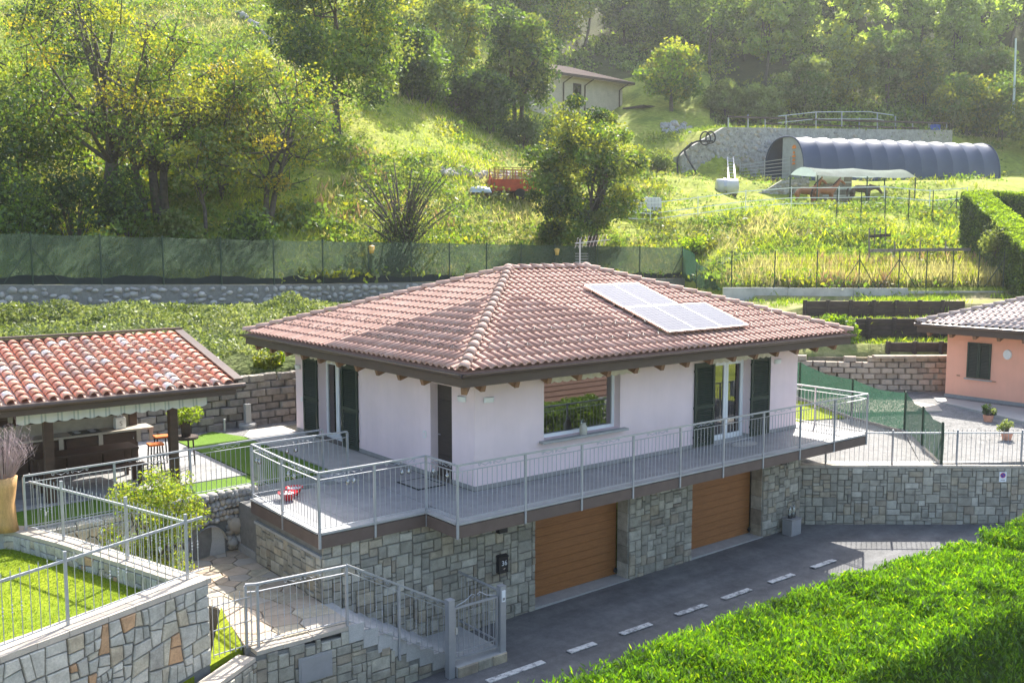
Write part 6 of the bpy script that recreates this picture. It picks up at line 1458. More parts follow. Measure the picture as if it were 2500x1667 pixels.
# horses
def horse(label, px, py, D, face, mat, headup=True, s=1.):
    """py = ground line; face +1 looks right, -1 left"""
    b = at(px, py, D); t = thing('horse', label, 'horse', tuple(b), 'horses in the paddock')
    me = bpy.data.meshes.new('body')
    hd = [(.78,0,1.38),(1.05,0,1.72),(1.22,0,2.0),(1.48,0,1.86),(1.70,0,1.68)] if headup else [(.78,0,1.30),(1.10,0,1.30),(1.40,0,1.22),(1.58,0,1.02),(1.72,0,.82)]
    V = [(0,0,1.20),(.45,0,1.16),(-.45,0,1.20),(-.78,0,1.25)]+hd
    E = [(0,1),(0,2),(2,3),(1,4),(4,5),(5,6),(6,7),(7,8)]; rad = [.30,.31,.29,.25,.24,.16,.14,.11,.075]
    for sy in (-1,1):
        i = len(V); V += [(.55,.16*sy,.95),(.58,.16*sy,.52),(.56,.16*sy,.12),(.60,.16*sy,.02)]; rad += [.14,.07,.05,.06]; E += [(1,i),(i,i+1),(i+1,i+2),(i+2,i+3)]
        i = len(V); V += [(-.70,.17*sy,.98),(-.60,.17*sy,.72),(-.82,.17*sy,.50),(-.80,.17*sy,.12),(-.76,.17*sy,.02)]; rad += [.19,.12,.075,.05,.06]; E += [(3,i),(i,i+1),(i+1,i+2),(i+2,i+3),(i+3,i+4)]
    me.from_pydata(V, E, []); o = bpy.data.objects.new('body', me); COL.objects.link(o)
    md = o.modifiers.new('skin', 'SKIN'); 
    for i, r in enumerate(rad): me.skin_vertices[0].data[i].radius = (r*.88, r) if i < 4 else (r, r)
    me.skin_vertices[0].data[0].use_root = True
    ms = o.modifiers.new('sub', 'SUBSURF'); ms.levels = 1; ms.render_levels = 1
    dg = bpy.context.evaluated_depsgraph_get(); nm = bpy.data.meshes.new_from_object(o.evaluated_get(dg)); bpy.data.objects.remove(o); nm.materials.clear(); nm.materials.append(mat)
    for p in nm.polygons: p.use_smooth = True
    parts = [('body', nm)]
    k = MB(); hb = hd[2]; k.tube([(-.98,0,1.30),(-1.08,0,1.0),(-1.06,0,.55)], [.06,.08,.03], 6); parts.append(('tail', k.mesh('tail', True)))
    k = MB(); q = [(hd[0][0]-.1,0,hd[0][2]+.22),(hd[1][0]-.14,0,hd[1][2]+.12),(hd[2][0]-.02,0,hd[2][2]+.14)]; k.tube(q, [.05,.07,.05], 5); parts.append(('mane', k.mesh('mane', True)))
    for sy in (-1,1): k = MB(); k.tube([(hb[0]+.05,.07*sy,hb[2]+.1),(hb[0]+.05,.08*sy,hb[2]+.28)], [.045,.01], 5); parts.append(('ear', k.mesh('ear')))
    for nmn, m_ in parts:
        if not m_.materials: m_.materials.append(mat if nmn in ('body','ear') else m_mane)
        c = bpy.data.objects.new(nmn, m_); COL.objects.link(c); c.parent = t
    t.scale = (s*face, s, s); t.rotation_euler = (0,0,-YAW+.12); return t
horse('chestnut horse facing right beside the field shed', 1965, 505, 73.5, 1, m_horse); horse('chestnut horse standing half hidden behind the shelter pole', 2012, 503, 73.0, 1, m_horse, True, .95); horse('dark bay horse with lowered head under the shelter', 2100, 500, 74.0, 1, m_bay, False)
# white tape fence
tf = thing('tape_fence', 'white electric tape fence round the horse paddock', 'fence', tuple(at(1800,500,70)))
tp = [(1470,66),(1585,67),(1700,68),(1815,69),(1925,69.5),(2040,70),(2150,70),(2260,70),(2350,70)]; TPp = []
for px, D in tp:
    g_ = gpt(px, D); TPp.append(g_); k = MB(); k.tube([g_-Vector((0,0,.2)), g_+Vector((0,0,1.55))], .03, 5); put('post', k, m_tape, tf)
for a, b in zip(TPp[:-1], TPp[1:]):
    for h in (.35,.75,1.45): k = MB(); k.bar(a+Vector((0,0,h)), b+Vector((0,0,h)), .02, .055); put('tape', k, m_tape, tf)
tp2 = [(1500,73),(1700,75),(1960,76.5)]
# upper green wire fence (posts)
uf = thing('upper_wire_fence', 'thin wire fence on green posts below the horse paddock', 'fence', tuple(at(2150,540,64)))
up_ = [(2036,66.5),(2095,66.2),(2153,66),(2210,66),(2268,66),(2325,66)]; UP = []
for i, (px, D) in enumerate(up_):
    g_ = gpt(px, D); UP.append(g_); k = MB(); k.tube([g_-Vector((0,0,.2)), g_+Vector((0,0,1.9))], .035, 5); put('post', k, m_postgreen, uf)
for s in (-1,1): k = MB(); k.bar(UP[-1]+Vector((0,0,1.4)), UP[-1]+RT*s*1.0, .05); put('brace', k, m_postgreen, uf)
for a, b in zip(UP[:-1], UP[1:]):
    k = MB()
    for h in (.4,.8,1.2,1.7): k.bar(a+Vector((0,0,h)), b+Vector((0,0,h)), .012)
    put('wire', k, m_mesh, uf)
# timber edgings in the meadow garden
for i, (x0, y0, x1, y1, D, lab) in enumerate([(2122,612,2370,609,55,'long pale timber edging across the vegetable plot'), (2122,577,2175,574,58,'short dark timber edging in the vegetable plot')]):
    t = thing('bed_edging', lab, 'edging', tuple(at((x0+x1)/2, y0, D))); n = 4
    for q in range(n):
        a = at(x0+(x1-x0)*q/n, y0+(y1-y0)*q/n, D); b = at(x0+(x1-x0)*(q+1)/n-1, y0+(y1-y0)*(q+1)/n, D); k = MB(); k.bar(a, b, .12, .18); put('board', k, m_deadwood if i == 0 else m_sleeper, t)
        k = MB(); k.bar(a-Vector((0,0,.5)), a+Vector((0,0,.5)), .06); put('stake', k, m_deadwood, t)

# ------------------------------------------------------------------ house on the hill
E1 = at(1548, 203, 104); LHs = 16.0; ez_ = E1.z
fh = thing('hillside_house', 'grey rendered house with low brown roof half hidden by trees on the hill', 'house', (E1.x-8, E1.y+5, ez_-4))
x0, x1, y0, y1 = E1.x-LHs, E1.x-.9, E1.y+.8, E1.y+9
k = MB(); k.box(x0, x1, y0, y1, ez_-5.5, ez_-.1); put('wall', k, m_housefar, fh)
k = MB(); X0, X1, Y0, Y1 = x0-.9, E1.x, E1.y, y1+.8; rn = (Y1-Y0)/2
k.add([(X0,Y0,ez_),(X1,Y0,ez_),(X1,Y1,ez_),(X0,Y1,ez_),(X0+rn,Y0+rn,ez_+rn*.36),(X1-rn,Y0+rn,ez_+rn*.36),(X0,Y0,ez_-.25),(X1,Y0,ez_-.25),(X1,Y1,ez_-.25),(X0,Y1,ez_-.25)], [(0,1,5,4),(1,2,5),(2,3,4,5),(3,0,4),(6,7,1,0),(7,8,2,1),(8,9,3,2),(9,6,0,3),(9,8,7,6)]); fr_ = put('roof', k, m_ntile[0], fh)
for i in range(24):       # tile courses
    t = (i+.5)/24*rn; yy = Y0+t; kk = MB(); kk.bar((X0+t, yy, ez_+t*.36+.015), (X1-t, yy, ez_+t*.36+.015), .17, .05); put('tile_course', kk, m_ntile[i % 2], fr_)
k = MB(); k.box(X0, X1+.05, Y0-.12, Y0, ez_-.22, ez_+.02); put('gutter', k, m_wood, fr_)
for px, w in ((1372, .95),):
    c = at(1375, 210, 96); kx = x0+ (x1-x0)*.42
wx = x1-6.9
k = MB(); k.box(wx, wx+.95, y0-.03, y0+.0, ez_-2.2, ez_-.75); wf_ = put('window', k, m_black, fh); k = MB(); frame_rect(k, 'x', wx-.06, wx+1.01, ez_-2.26, ez_-.69, y0-.07, y0-.02, .09); put('frame', k, m_wood, wf_); k = MB(); k.box(wx+.10, wx+.85, y0-.04, y0-.03, ez_-2.05, ez_-.9); put('pane', k, m_glassc, wf_)
for dx in (-8.3,-5.4,-.5): k = MB(); k.tube([(x1+dx+.5,Y0-.05,ez_-.2),(x1+dx,y0-.08,ez_-.8),(x1+dx,y0-.08,ez_-4.5)], .07, 6); put('downpipe', k, m_wood, fh)
po = thing('hill_porch', 'small lean-to porch with pale posts beside the hillside house', 'porch', tuple(at(1590,300,102))); a, b = at(1545,262,101), at(1600,268,103)
k = MB(); k.bar(a, b, 3.0, .18); put('roof', k, m_sleeper, po)
for px in (1572,1583): p = at(px, 268, 101); k = MB(); k.bar(p, p-Vector((0,0,2.2)), .22); put('post', k, m_housefar, po)

# ------------------------------------------------------------------ trailer, car, tanks, rubble
o, _d = hit(1255,486,58); o = o+Vector((0,0,.85)); tl_ = thing('farm_trailer', 'red farm trailer with rusty hurdle sides in the tall grass', 'trailer', tuple(o-Vector((0,0,.85))))
ax = (RT*.97+FW*.24).normalized(); nx_ = Vector((-ax.y,ax.x,0))
k = MB(); k.bar(o-ax*1.55, o+ax*1.55, 1.7, .75); put('bed', k, m_redpaint, tl_)
k = MB(); k.bar(o-ax*1.62+nx_*.85+Vector((0,0,-.1)), o-ax*1.62-nx_*.85+Vector((0,0,-.1)), .1, 1.0); put('headboard', k, m_redpaint, tl_)
for s in (-1,1):
    for i in range(4): k = MB(); k.bar(o-ax*1.55+nx_*.83*s+Vector((0,0,.55+i*.19)), o+ax*1.55+nx_*.83*s+Vector((0,0,.55+i*.19)), .045); put('side_rail', k, m_rust, tl_)
    for i in range(6): q = o-ax*1.5+ax*.6*i+nx_*.83*s; k = MB(); k.bar(q+Vector((0,0,.35)), q+Vector((0,0,1.15)), .05); put('stake', k, m_rust, tl_)
    k = MB(); k.tube([o+ax*.2+nx_*.75*s+Vector((0,0,-.6)), o+ax*.2+nx_*.95*s+Vector((0,0,-.6))], .38, 14); put('wheel', k, m_black, tl_)
k = MB(); k.bar(o-ax*1.6+Vector((0,0,-.2)), o-ax*1.9-FW*1.4+Vector((0,0,-.75)), .18); k.bar(o-ax*1.6+Vector((0,0,.6)), o-ax*1.75-FW*.9+Vector((0,0,-.4)), .10); put('drawbar', k, m_redpaint, tl_)
o, _d = hit(1172,482,58); cr_ = thing('upturned_trough', 'pale upturned trough in the grass left of the red trailer', 'trough', tuple(o)); k = MB(); n = 10; vs = []
for t, kz in ((-.75, .0), (-.6, .9), (0, 1.), (.6, .9), (.75, .0)):
    for i in range(n+1): a = math.pi*i/n; q = o+ax*t+nx_*math.cos(a)*.42*(.6+.4*kz)+Vector((0,0,.25+.42*math.sin(a)*kz)); vs.append(q)
k.add(vs, [(j*(n+1)+i, j*(n+1)+i+1, (j+1)*(n+1)+i+1, (j+1)*(n+1)+i) for j in range(4) for i in range(n)]); put('shell', k, m_carpaint, cr_, smooth=True)
for s in (-.45,.45): k = MB(); k.bar(o+ax*s-nx_*.42+Vector((0,0,.15)), o+ax*s+nx_*.42+Vector((0,0,.15)), .06, .2); put('bearer', k, m_deadwood, cr_)
def ibc(label, px, py, D, sc=1., tilt=0.):
    b, _d = hit(px, py, 58); t = thing('bulk_tank', label, 'tank', tuple(b), 'caged tanks in the meadow'); parts = []
    k = MB(); k.box(-.56,.56,-.46,.46,.14,1.05); k.box(-.5,.5,-.4,.4,1.05,1.10); parts.append(('bottle', k, m_white))
    k = MB(); k.box(-.6,.6,-.5,.5,0,.12); parts.append(('pallet', k, m_deadwood))
    for i in range(5): k = MB(); z = .2+i*.21; [k.bar(p, q, .018) for p, q in (((-.59,-.49,z),(.59,-.49,z)),((.59,-.49,z),(.59,.49,z)),((.59,.49,z),(-.59,.49,z)),((-.59,.49,z),(-.59,-.49,z)))]; parts.append(('cage_ring', k, m_galv))
    for i in range(6):
        x = -.59+i*.236
        for y in (-.49,.49): k = MB(); k.bar((x,y,.1),(x,y,1.06),.018); parts.append(('cage_bar', k, m_galv))
    for nm, k, m in parts: me_ = k.mesh(nm); me_.materials.append(m); c = bpy.data.objects.new(nm, me_); COL.objects.link(c); c.parent = t
    t.rotation_euler = (0, tilt, -YAW+.15); t.scale = (sc,sc,sc)
ibc('caged white tank on the right of two in the meadow', 1589, 523, 64, 1.05); ibc('cut down caged tank on the left of two in the meadow', 1541, 526, 64.3, .95)
rp_ = thing('rubble_heap', 'long heap of pale quarry stones behind the red trailer', 'rubble', tuple(at(1150,430,72)))
R = random.Random(5)
for i in range(90):
    t = R.random(); px = 1080+t*190; py = 425+12*t+R.uniform(-9,6); q = hit(px, py, 60)[0]; w = R.uniform(.15,.42)*.9; shared('rock', SB[R.randrange(6)], rp_, tuple(q), m_rock[R.choice([0,1,1,2])], (w,w,w*.75), (R.random(),0,R.random()*3))
rp2 = thing('stone_heap', 'heap of white and rusty stones above the hose wall', 'rubble', tuple(at(1690,322,90)))
for i in range(50): px = 1612+R.random()*75; q = hit(px, 318+R.uniform(-14,8), 75)[0]; w = R.uniform(.2,.42); shared('rock', SB[R.randrange(6)], rp2, tuple(q), m_rock[R.choice([0,1,1,3])], (w,w,w*.75), (R.random(),0,R.random()*3))
s0, _d = hit(1302,440,60); sb = thing('slab_stack', 'stack of pale concrete slabs beside the rubble', 'slabs', tuple(s0))
for i in range(4): a = s0-RT*(.9-.05*i)+Vector((0,0,.05+i*.13)); b = s0+RT*(.9-.08*i)+FW*.3+Vector((0,0,.05+i*.13)); k = MB(); k.bar(a,b,1.0,.10); put('slab', k, m_concrete, sb)
up = thing('utility_pole', 'slender pale pole on the hillside at the far right', 'pole', tuple(at(2474,282,95))); k = MB(); k.tube([at(2474,290,95), at(2480,98,95)], [.13,.09], 8); put('pole', k, m_pole, up); k = MB(); k.tube([at(2480,98,95), at(2480,94,95)], .10, 8); put('cap', k, m_galv, up)
# old stock fence on the left hillside
of = thing('stock_fence', 'old wire stock fence on weathered posts on the left hillside', 'fence', tuple(gpt(100,56))); q = []
for px, D in ((-60,53),(10,54),(70,55.5),(140,56.5),(225,58)):
    g_ = gpt(px, D); q.append(g_); k = MB(); k.bar(g_-Vector((0,0,.2)), g_+Vector((.1,0,1.5)), .14); put('post', k, m_deadwood, of)
for a, b in zip(q[:-1], q[1:]):
    for h in (.3,.55,.8,1.05,1.3): k = MB(); k.bar(a+Vector((0,0,h)), b+Vector((0,0,h)), .022); put('wire', k, m_deadwood, of)
tw = thing('terrace_stones', 'low old stone terrace wall on the upper left slope', 'wall', tuple(gpt(650,80)))
for i in range(26): t = i/25; q = gpt(600+t*90+R.uniform(-4,4), 84-7*t); w = R.uniform(.2,.38); shared('stone', SB[R.randrange(6)], tw, (q.x,q.y,q.z+.12+R.random()*.25), m_rock[R.randrange(3)], (w,w*.7,w*.7), (0,0,R.random()*3))
# roof across the road (seen only mirrored in the big window)
oh = thing('house_across_road', 'brown roofed house across the road mirrored in the big window', 'house', (22, -24, 0)); k = MB(); k.box(17.5,27,-31,-19.5,-.9,.35); put('wall', k, m_plaster, oh)
k = MB(); ox0, ox1, oy0, oy1 = 16.5, 28, -32, -18.5; r_ = (ox1-ox0)/2; k.add([(ox0,oy0,.1),(ox1,oy0,.1),(ox1,oy1,.1),(ox0,oy1,.1),(ox0+r_,oy0+r_,2.6),(ox0+r_,oy1-r_,2.6)], [(0,1,4),(1,2,5,4),(2,3,5),(3,0,4,5)]); m_otile = M('far_roof_tile', (.10,.055,.038), .85, .25, 6); orf = put('roof', k, m_otile, oh)
for s in (0,1): cap_row(orf, Vector(((ox0,ox1)[s],oy1,.13)), Vector((ox0+r_,oy1-r_,2.63)), m_cap, r=.16, L=.5)
for i in range(14): t = (i+.5)/14*r_; kk = MB(); zt = .1+t/r_*2.5+.02; kk.bar((ox0+t,oy1-t,zt),(ox1-t,oy1-t,zt),.12,.05); kk.bar((ox0+t,oy1-t,zt),(ox0+t,oy0+t,zt),.12,.05); put('tile_course', kk, m_otile, orf)
# ------------------------------------------------------------------ hedges
def hedge(name, label, path, width, leaf, dens, mats, core, seed, up=.6, asp=.3, jitter=.12, top_extra=0., nm_core='twiggy_core', side=1.):
    """path: (x, y, zbottom, ztop) spine points"""
    rg = np.random.default_rng(seed); P = [np.array(p, float) for p in path]; pos = []; tops = []
    t = thing(name, label, 'hedge', tuple(P[len(P)//2][:3])); k = MB()
    for a, b in zip(P[:-1], P[1:]):
        d = b[:2]-a[:2]; L = np.linalg.norm(d); d /= L; n = np.array([d[1], -d[0]])
        h = ((a[3]-a[2])+(b[3]-b[2]))/2
        def smp(N):
            u = rg.uniform(0,1,N); c = a[None]+(b-a)[None]*u[:,None]; return u, c
        N = int(L*width*dens*1.25); u, c = smp(N); w = rg.uniform(-.5,.5,N)*width; z = c[:,3]+(vnoise(c[:,0]+n[0]*w, c[:,1]+n[1]*w, 1.6, seed)-.5)*jitter*2.2-np.abs(w/width)**4*width*.5+(vnoise(c[:,0]*1.0, c[:,1]+w, 5.5, seed+3)-.4)*jitter*1.3
        pos.append(np.stack([c[:,0]+n[0]*w, c[:,1]+n[1]*w, z-rg.uniform(0,1,N)**2*.25], 1)); tops.append(np.ones(N, bool))
        for s in (-1,1):
            N = int(L*h*dens*side); u, c = smp(N); f = rg.uniform(0,1,N)**.8; z = c[:,2]+(c[:,3]-c[:,2])*f
            off = s*(width/2+(vnoise(u*L+s*9, z, 1.5, seed+s)-.5)*jitter*2)-s*rg.uniform(0,1,N)**2*.2; pos.append(np.stack([c[:,0]+n[0]*off, c[:,1]+n[1]*off, z], 1)); tops.append(f > .96)
        q = [a[:2]+n*(width/2-.22), b[:2]+n*(width/2-.22), b[:2]-n*(width/2-.22), a[:2]-n*(width/2-.22)]
        k.add([(*q[0],a[2]),(*q[1],b[2]),(*q[2],b[2]),(*q[3],a[2]),(*q[0],a[3]-.28),(*q[1],b[3]-.28),(*q[2],b[3]-.28),(*q[3],a[3]-.28)], [(3,2,1,0),(4,5,6,7),(0,1,5,4),(1,2,6,5),(2,3,7,6),(3,0,4,7)])
    for e, s in ((P[0],-1),(P[-1],1)):       # end caps
        o_ = P[1] if s < 0 else P[-2]; d = (e[:2]-o_[:2]); d /= np.linalg.norm(d); n = np.array([d[1],-d[0]]); N = int(width*(e[3]-e[2])*dens); w = rg.uniform(-.5,.5,N)*width; z = e[2]+(e[3]-e[2])*rg.uniform(0,1,N)
        pos.append(np.stack([e[0]+d[0]*.05+n[0]*w, e[1]+d[1]*.05+n[1]*w, z], 1)); tops.append(np.zeros(N, bool))
    pos = np.concatenate(pos); pos += rg.normal(size=pos.shape)*.03
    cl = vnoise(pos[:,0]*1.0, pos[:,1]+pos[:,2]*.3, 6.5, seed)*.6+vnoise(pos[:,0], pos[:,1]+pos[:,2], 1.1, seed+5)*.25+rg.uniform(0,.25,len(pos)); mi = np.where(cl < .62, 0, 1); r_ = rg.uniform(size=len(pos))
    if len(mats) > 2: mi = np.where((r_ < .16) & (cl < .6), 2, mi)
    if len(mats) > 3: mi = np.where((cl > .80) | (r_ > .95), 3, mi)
    if len(mats) == 3: mi = np.where(np.concatenate(tops), np.where(r_ < .75, 2, 0), np.where(r_ < .5, 0, 1))    # sun and shade put into leaf colours: lime top growth, darker sides
    me_ = np_mesh('foliage', leaf_quads(pos, leaf*rg.uniform(.5,1.6,len(pos)), rg, up=up, asp=asp), 4, mi); put(nm_core, k, core, t); put('foliage', me_, mats, t)
    if top_extra:
        pass
    return t
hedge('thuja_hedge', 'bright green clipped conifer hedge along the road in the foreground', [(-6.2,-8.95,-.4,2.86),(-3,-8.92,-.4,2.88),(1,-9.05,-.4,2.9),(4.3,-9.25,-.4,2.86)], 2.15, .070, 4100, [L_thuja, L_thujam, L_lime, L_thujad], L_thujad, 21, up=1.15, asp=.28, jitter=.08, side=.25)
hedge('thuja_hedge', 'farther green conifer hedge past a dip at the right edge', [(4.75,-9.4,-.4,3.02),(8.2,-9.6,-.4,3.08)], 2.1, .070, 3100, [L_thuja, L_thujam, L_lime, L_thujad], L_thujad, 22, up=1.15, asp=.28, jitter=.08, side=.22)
hp = []
for px, D, zt in ((2341,58,10.9),(2425,52.5,9.1),(2500,47.5,7.65),(2590,43,6.9)):
    X = (px-1250)/FPX*D+.7; p = cw(X, D); hp.append((p.x, p.y, ground(X, D)-.2, zt))
hedge('clipped_hedge', 'dark clipped hedge with sunlight put into its yellow-green top colour descending the slope', hp, 1.4, .12, 520, [L_mid, L_dark, L_lime], L_dark, 23, up=.2, asp=.6, jitter=.08)
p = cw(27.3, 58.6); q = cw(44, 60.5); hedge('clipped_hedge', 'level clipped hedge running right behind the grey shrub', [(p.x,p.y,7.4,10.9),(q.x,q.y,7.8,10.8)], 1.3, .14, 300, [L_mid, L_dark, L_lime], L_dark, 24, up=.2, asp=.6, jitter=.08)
p = at(2450, 600, 52); bush('silver_shrub', 'pale grey-green feathery shrub inside the clipped hedge corner', (p.x, p.y, 6.6), (1.6,1.4,2.6), 2600, .14, [L_pale, L_olive], 33, 22, up=.4)

# ------------------------------------------------------------------ trees
def plant(name, label, px, D, seed, h, cwid, chei, n_cl, per, leaf, tr, mats, rot=0., **kw):
    cat = kw.pop('cat', 'tree'); grp = kw.pop('group', None); g_ = gpt(px, D); g_.z -= .1
    return tree_at(name, label, tree_meshes(seed, h, cwid, chei, n_cl, per, leaf, tr, nm=len(mats), **kw), mats, tuple(g_), 1., rot, cat, grp)
plant('broadleaf_tree', 'dense round multi-stemmed tree in the centre behind the screen fence', 1428, 58.6, 101, 10.0, 6.9, 9.2, 100, 300, .21, .34, [L_mid, L_dark, L_olive, L_yel], stems=5, clr=.27, weights=[.42,.28,.18,.12])
plant('broadleaf_tree', 'tall full green tree on the slope left of centre', 835, 62, 102, 13.0, 8.6, 11.6, 130, 240, .235, .30, [L_mid, L_dark, L_yel, L_olive], stems=2, clr=.26, weights=[.42,.28,.15,.15])
plant('old_tree', 'sparse leaning old tree with yellow leaves at the far left', 255, 46.5, 103, 12.2, 9.4, 9.6, 60, 190, .165, .40, [L_yel, L_olive, L_gold, L_mid], clr=.30, limbs=30, twigs=130, weights=[.16,.34,.05,.45])
plant('old_tree', 'ivy-clad crooked tree with tangled bare twigs left of the yellow one', 400, 48, 104, 9.8, 8.6, 7.4, 54, 190, .16, .32, [L_olive, L_mid, L_yel, L_gold], stems=3, clr=.30, limbs=30, twigs=130, lean=1.2, weights=[.35,.3,.25,.1])
plant('old_tree', 'golden yellow-leaved tree overhanging the meadow left of centre', 640, 50, 105, 9.0, 8.0, 7.0, 64, 200, .165, .22, [L_gold, L_yel, L_olive, L_mid], stems=2, clr=.30, limbs=24, twigs=80, lean=.6, weights=[.12,.25,.36,.27])
plant('young_tree', 'thin straight young tree in front of the old ones', 505, 46.5, 106, 6.6, 4.0, 4.0, 26, 90, .20, .12, [L_mid, L_olive, L_yel], limbs=12, twigs=10)
plant('broadleaf_tree', 'dark green tree in shade at the upper left', 190, 66, 107, 8.5, 6.0, 7.5, 50, 180, .24, .22, [L_dark, L_mid, L_dark])
plant('broadleaf_tree', 'mid green leafy tree at the left edge above the fence', 40, 47.5, 108, 6.8, 7.4, 6.0, 66, 130, .24, .2, [L_mid, L_olive, L_dark], stems=3)
plant('broadleaf_tree', 'bushy olive tree at the left edge of the thicket', 560, 52, 109, 7.4, 6.4, 6.2, 60, 120, .22, .16, [L_olive, L_mid, L_gold], stems=2)
plant('slender_tree', 'slender pale green tree between the tall tree and the hill house', 1105, 84, 110, 10.0, 5.6, 8.8, 60, 110, .33, .16, [L_pale, L_mid, L_yel])
plant('broadleaf_tree', 'dark pear-shaped tree hiding the left end of the hill house', 1262, 86, 111, 10.8, 7.0, 10.0, 84, 140, .34, .28, [L_mid, L_dark, L_olive], stems=2)
plant('broadleaf_tree', 'small bright round tree right of the hill house', 1632, 99, 112, 7.0, 6.2, 5.8, 60, 150, .34, .22, [L_yel, L_lime, L_mid], weights=[.45,.25,.3])
for i, (px, D, h, w, lab, mm) in enumerate([
    (1010,75,5.6,5.0,'dark shrub at the foot of the tall green tree',[L_dark,L_mid]), (1345,120,9.5,9,'lime green tree crown behind the hill house roof',[L_lime,L_yel,L_mid]), (1175,80,4.6,5.0,'low dark bush left of the pear-shaped tree',[L_dark,L_dark,L_mid]),
    (940,92,7,6,'pale bushy tree behind the tall green tree',[L_mid,L_yel]), (1070,100,9,6.5,'green tree behind the slender pale one',[L_mid,L_olive,L_yel]), (1955,101,7.2,5.2,'feathery green tree above the left end of the plateau',[L_olive,L_mid,L_pale]), (2055,103,7.8,5.6,'feathery tree above the middle of the plateau railing',[L_olive,L_pale,L_yel]), (2150,104,8.4,5.2,'upright pale tree above the right of the plateau',[L_pale,L_mid,L_olive]), (2235,104,7.0,5.6,'rounded olive tree above the barn end',[L_olive,L_yel,L_mid]),
    (2335,98.5,6.0,6.0,'yellow-green bush behind the right end of the barn',[L_yel,L_olive,L_mid]), (2420,98,6.6,6.2,'large olive bush right of the barn',[L_olive,L_mid,L_yel]), (2495,95,7.4,6.0,'olive bush at the right edge above the hedge',[L_olive,L_yel,L_mid]), (2380,106,6.0,6,'green bush on the slope below the pole',[L_mid,L_olive]), (1760,101,3.6,4,'low pale scrub left above the field wall',[L_pale,L_olive]), (1855,100,4.4,4.2,'feathery scrub above the left part of the field wall',[L_olive,L_pale])]):
    plant('hill_tree' if h > 5.5 else 'hill_bush', lab, px, D, 200+i, h, w, h*.9, 48, 120, .34, .16, mm, stems=2, cat='tree' if h > 5.5 else 'bush')
# dark undergrowth along the left of the screen fence
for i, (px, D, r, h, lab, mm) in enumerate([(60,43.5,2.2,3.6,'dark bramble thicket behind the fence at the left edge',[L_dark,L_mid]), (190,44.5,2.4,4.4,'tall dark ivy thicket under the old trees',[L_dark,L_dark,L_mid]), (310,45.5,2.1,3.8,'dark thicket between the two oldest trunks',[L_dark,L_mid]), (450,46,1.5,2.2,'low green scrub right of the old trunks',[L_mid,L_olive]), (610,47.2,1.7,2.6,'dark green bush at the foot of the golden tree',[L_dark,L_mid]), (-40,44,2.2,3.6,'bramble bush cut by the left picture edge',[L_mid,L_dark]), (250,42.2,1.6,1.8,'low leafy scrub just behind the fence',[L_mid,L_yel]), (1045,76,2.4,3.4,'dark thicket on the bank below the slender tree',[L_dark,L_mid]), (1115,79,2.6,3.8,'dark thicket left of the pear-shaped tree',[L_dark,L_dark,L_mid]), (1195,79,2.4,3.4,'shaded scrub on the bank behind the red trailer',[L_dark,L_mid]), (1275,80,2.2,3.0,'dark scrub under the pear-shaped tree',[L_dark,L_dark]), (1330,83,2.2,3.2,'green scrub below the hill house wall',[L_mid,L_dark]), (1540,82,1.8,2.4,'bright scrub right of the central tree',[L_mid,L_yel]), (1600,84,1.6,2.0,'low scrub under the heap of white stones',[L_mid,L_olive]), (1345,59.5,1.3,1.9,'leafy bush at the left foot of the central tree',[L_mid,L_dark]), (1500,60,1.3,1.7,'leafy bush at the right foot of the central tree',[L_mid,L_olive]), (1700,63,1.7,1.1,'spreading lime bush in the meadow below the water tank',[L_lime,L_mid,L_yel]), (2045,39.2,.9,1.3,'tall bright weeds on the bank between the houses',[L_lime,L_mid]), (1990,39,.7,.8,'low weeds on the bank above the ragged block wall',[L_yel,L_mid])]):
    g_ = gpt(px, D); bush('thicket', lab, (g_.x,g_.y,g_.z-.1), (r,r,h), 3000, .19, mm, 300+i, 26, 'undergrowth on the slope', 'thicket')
# scraggly half dead bush
g_ = gpt(985, 50.5); sg = thing('scraggly_bush', 'half-dead bush with long bare branches behind the screen fence', 'bush', tuple(g_)); k = MB(); R = random.Random(8); tips = []
for i in range(64):
    a = R.uniform(0,6.28); sp = R.uniform(.3,2.9); hh = R.uniform(2.4,6.2)*(1-.1*sp); e = Vector((math.cos(a)*sp*1.15, math.sin(a)*sp, hh)); m_ = Vector((math.cos(a)*sp*.35+R.uniform(-.2,.2), math.sin(a)*sp*.35, hh*.55))
    pts = hermite([(R.uniform(-.3,.3),R.uniform(-.3,.3),-.2), m_, e], 4); k.tube([g_+p for p in pts], [.085*(1-.85*q/8)+.009 for q in range(9)], 4); tips.append(e); tips.append(m_)
    for j in range(4): s = pts[R.randrange(3,8)]; d = Vector((R.uniform(-1,1),R.uniform(-1,1),R.uniform(-.2,1))); k.tube([g_+s, g_+s+d*.5], [.018,.005], 3)
put('branches', k, m_bark, sg); rg = np.random.default_rng(3); T_ = np.array([tuple(t) for t in tips]); kk = rg.choice(len(T_), 2600); low = rg.normal(size=(3200,3))*np.array([.85,.85,.75])+np.array([0,0,1.0])
pos = np.concatenate([T_[kk]+rg.normal(size=(2600,3))*.28, low])+np.array(tuple(g_)); put('leaves', np_mesh('leaves', leaf_quads(pos, rg.uniform(.08,.2,len(pos)), rg), 4, rg.integers(0,2,len(pos))), [L_olive, L_dark], sg)
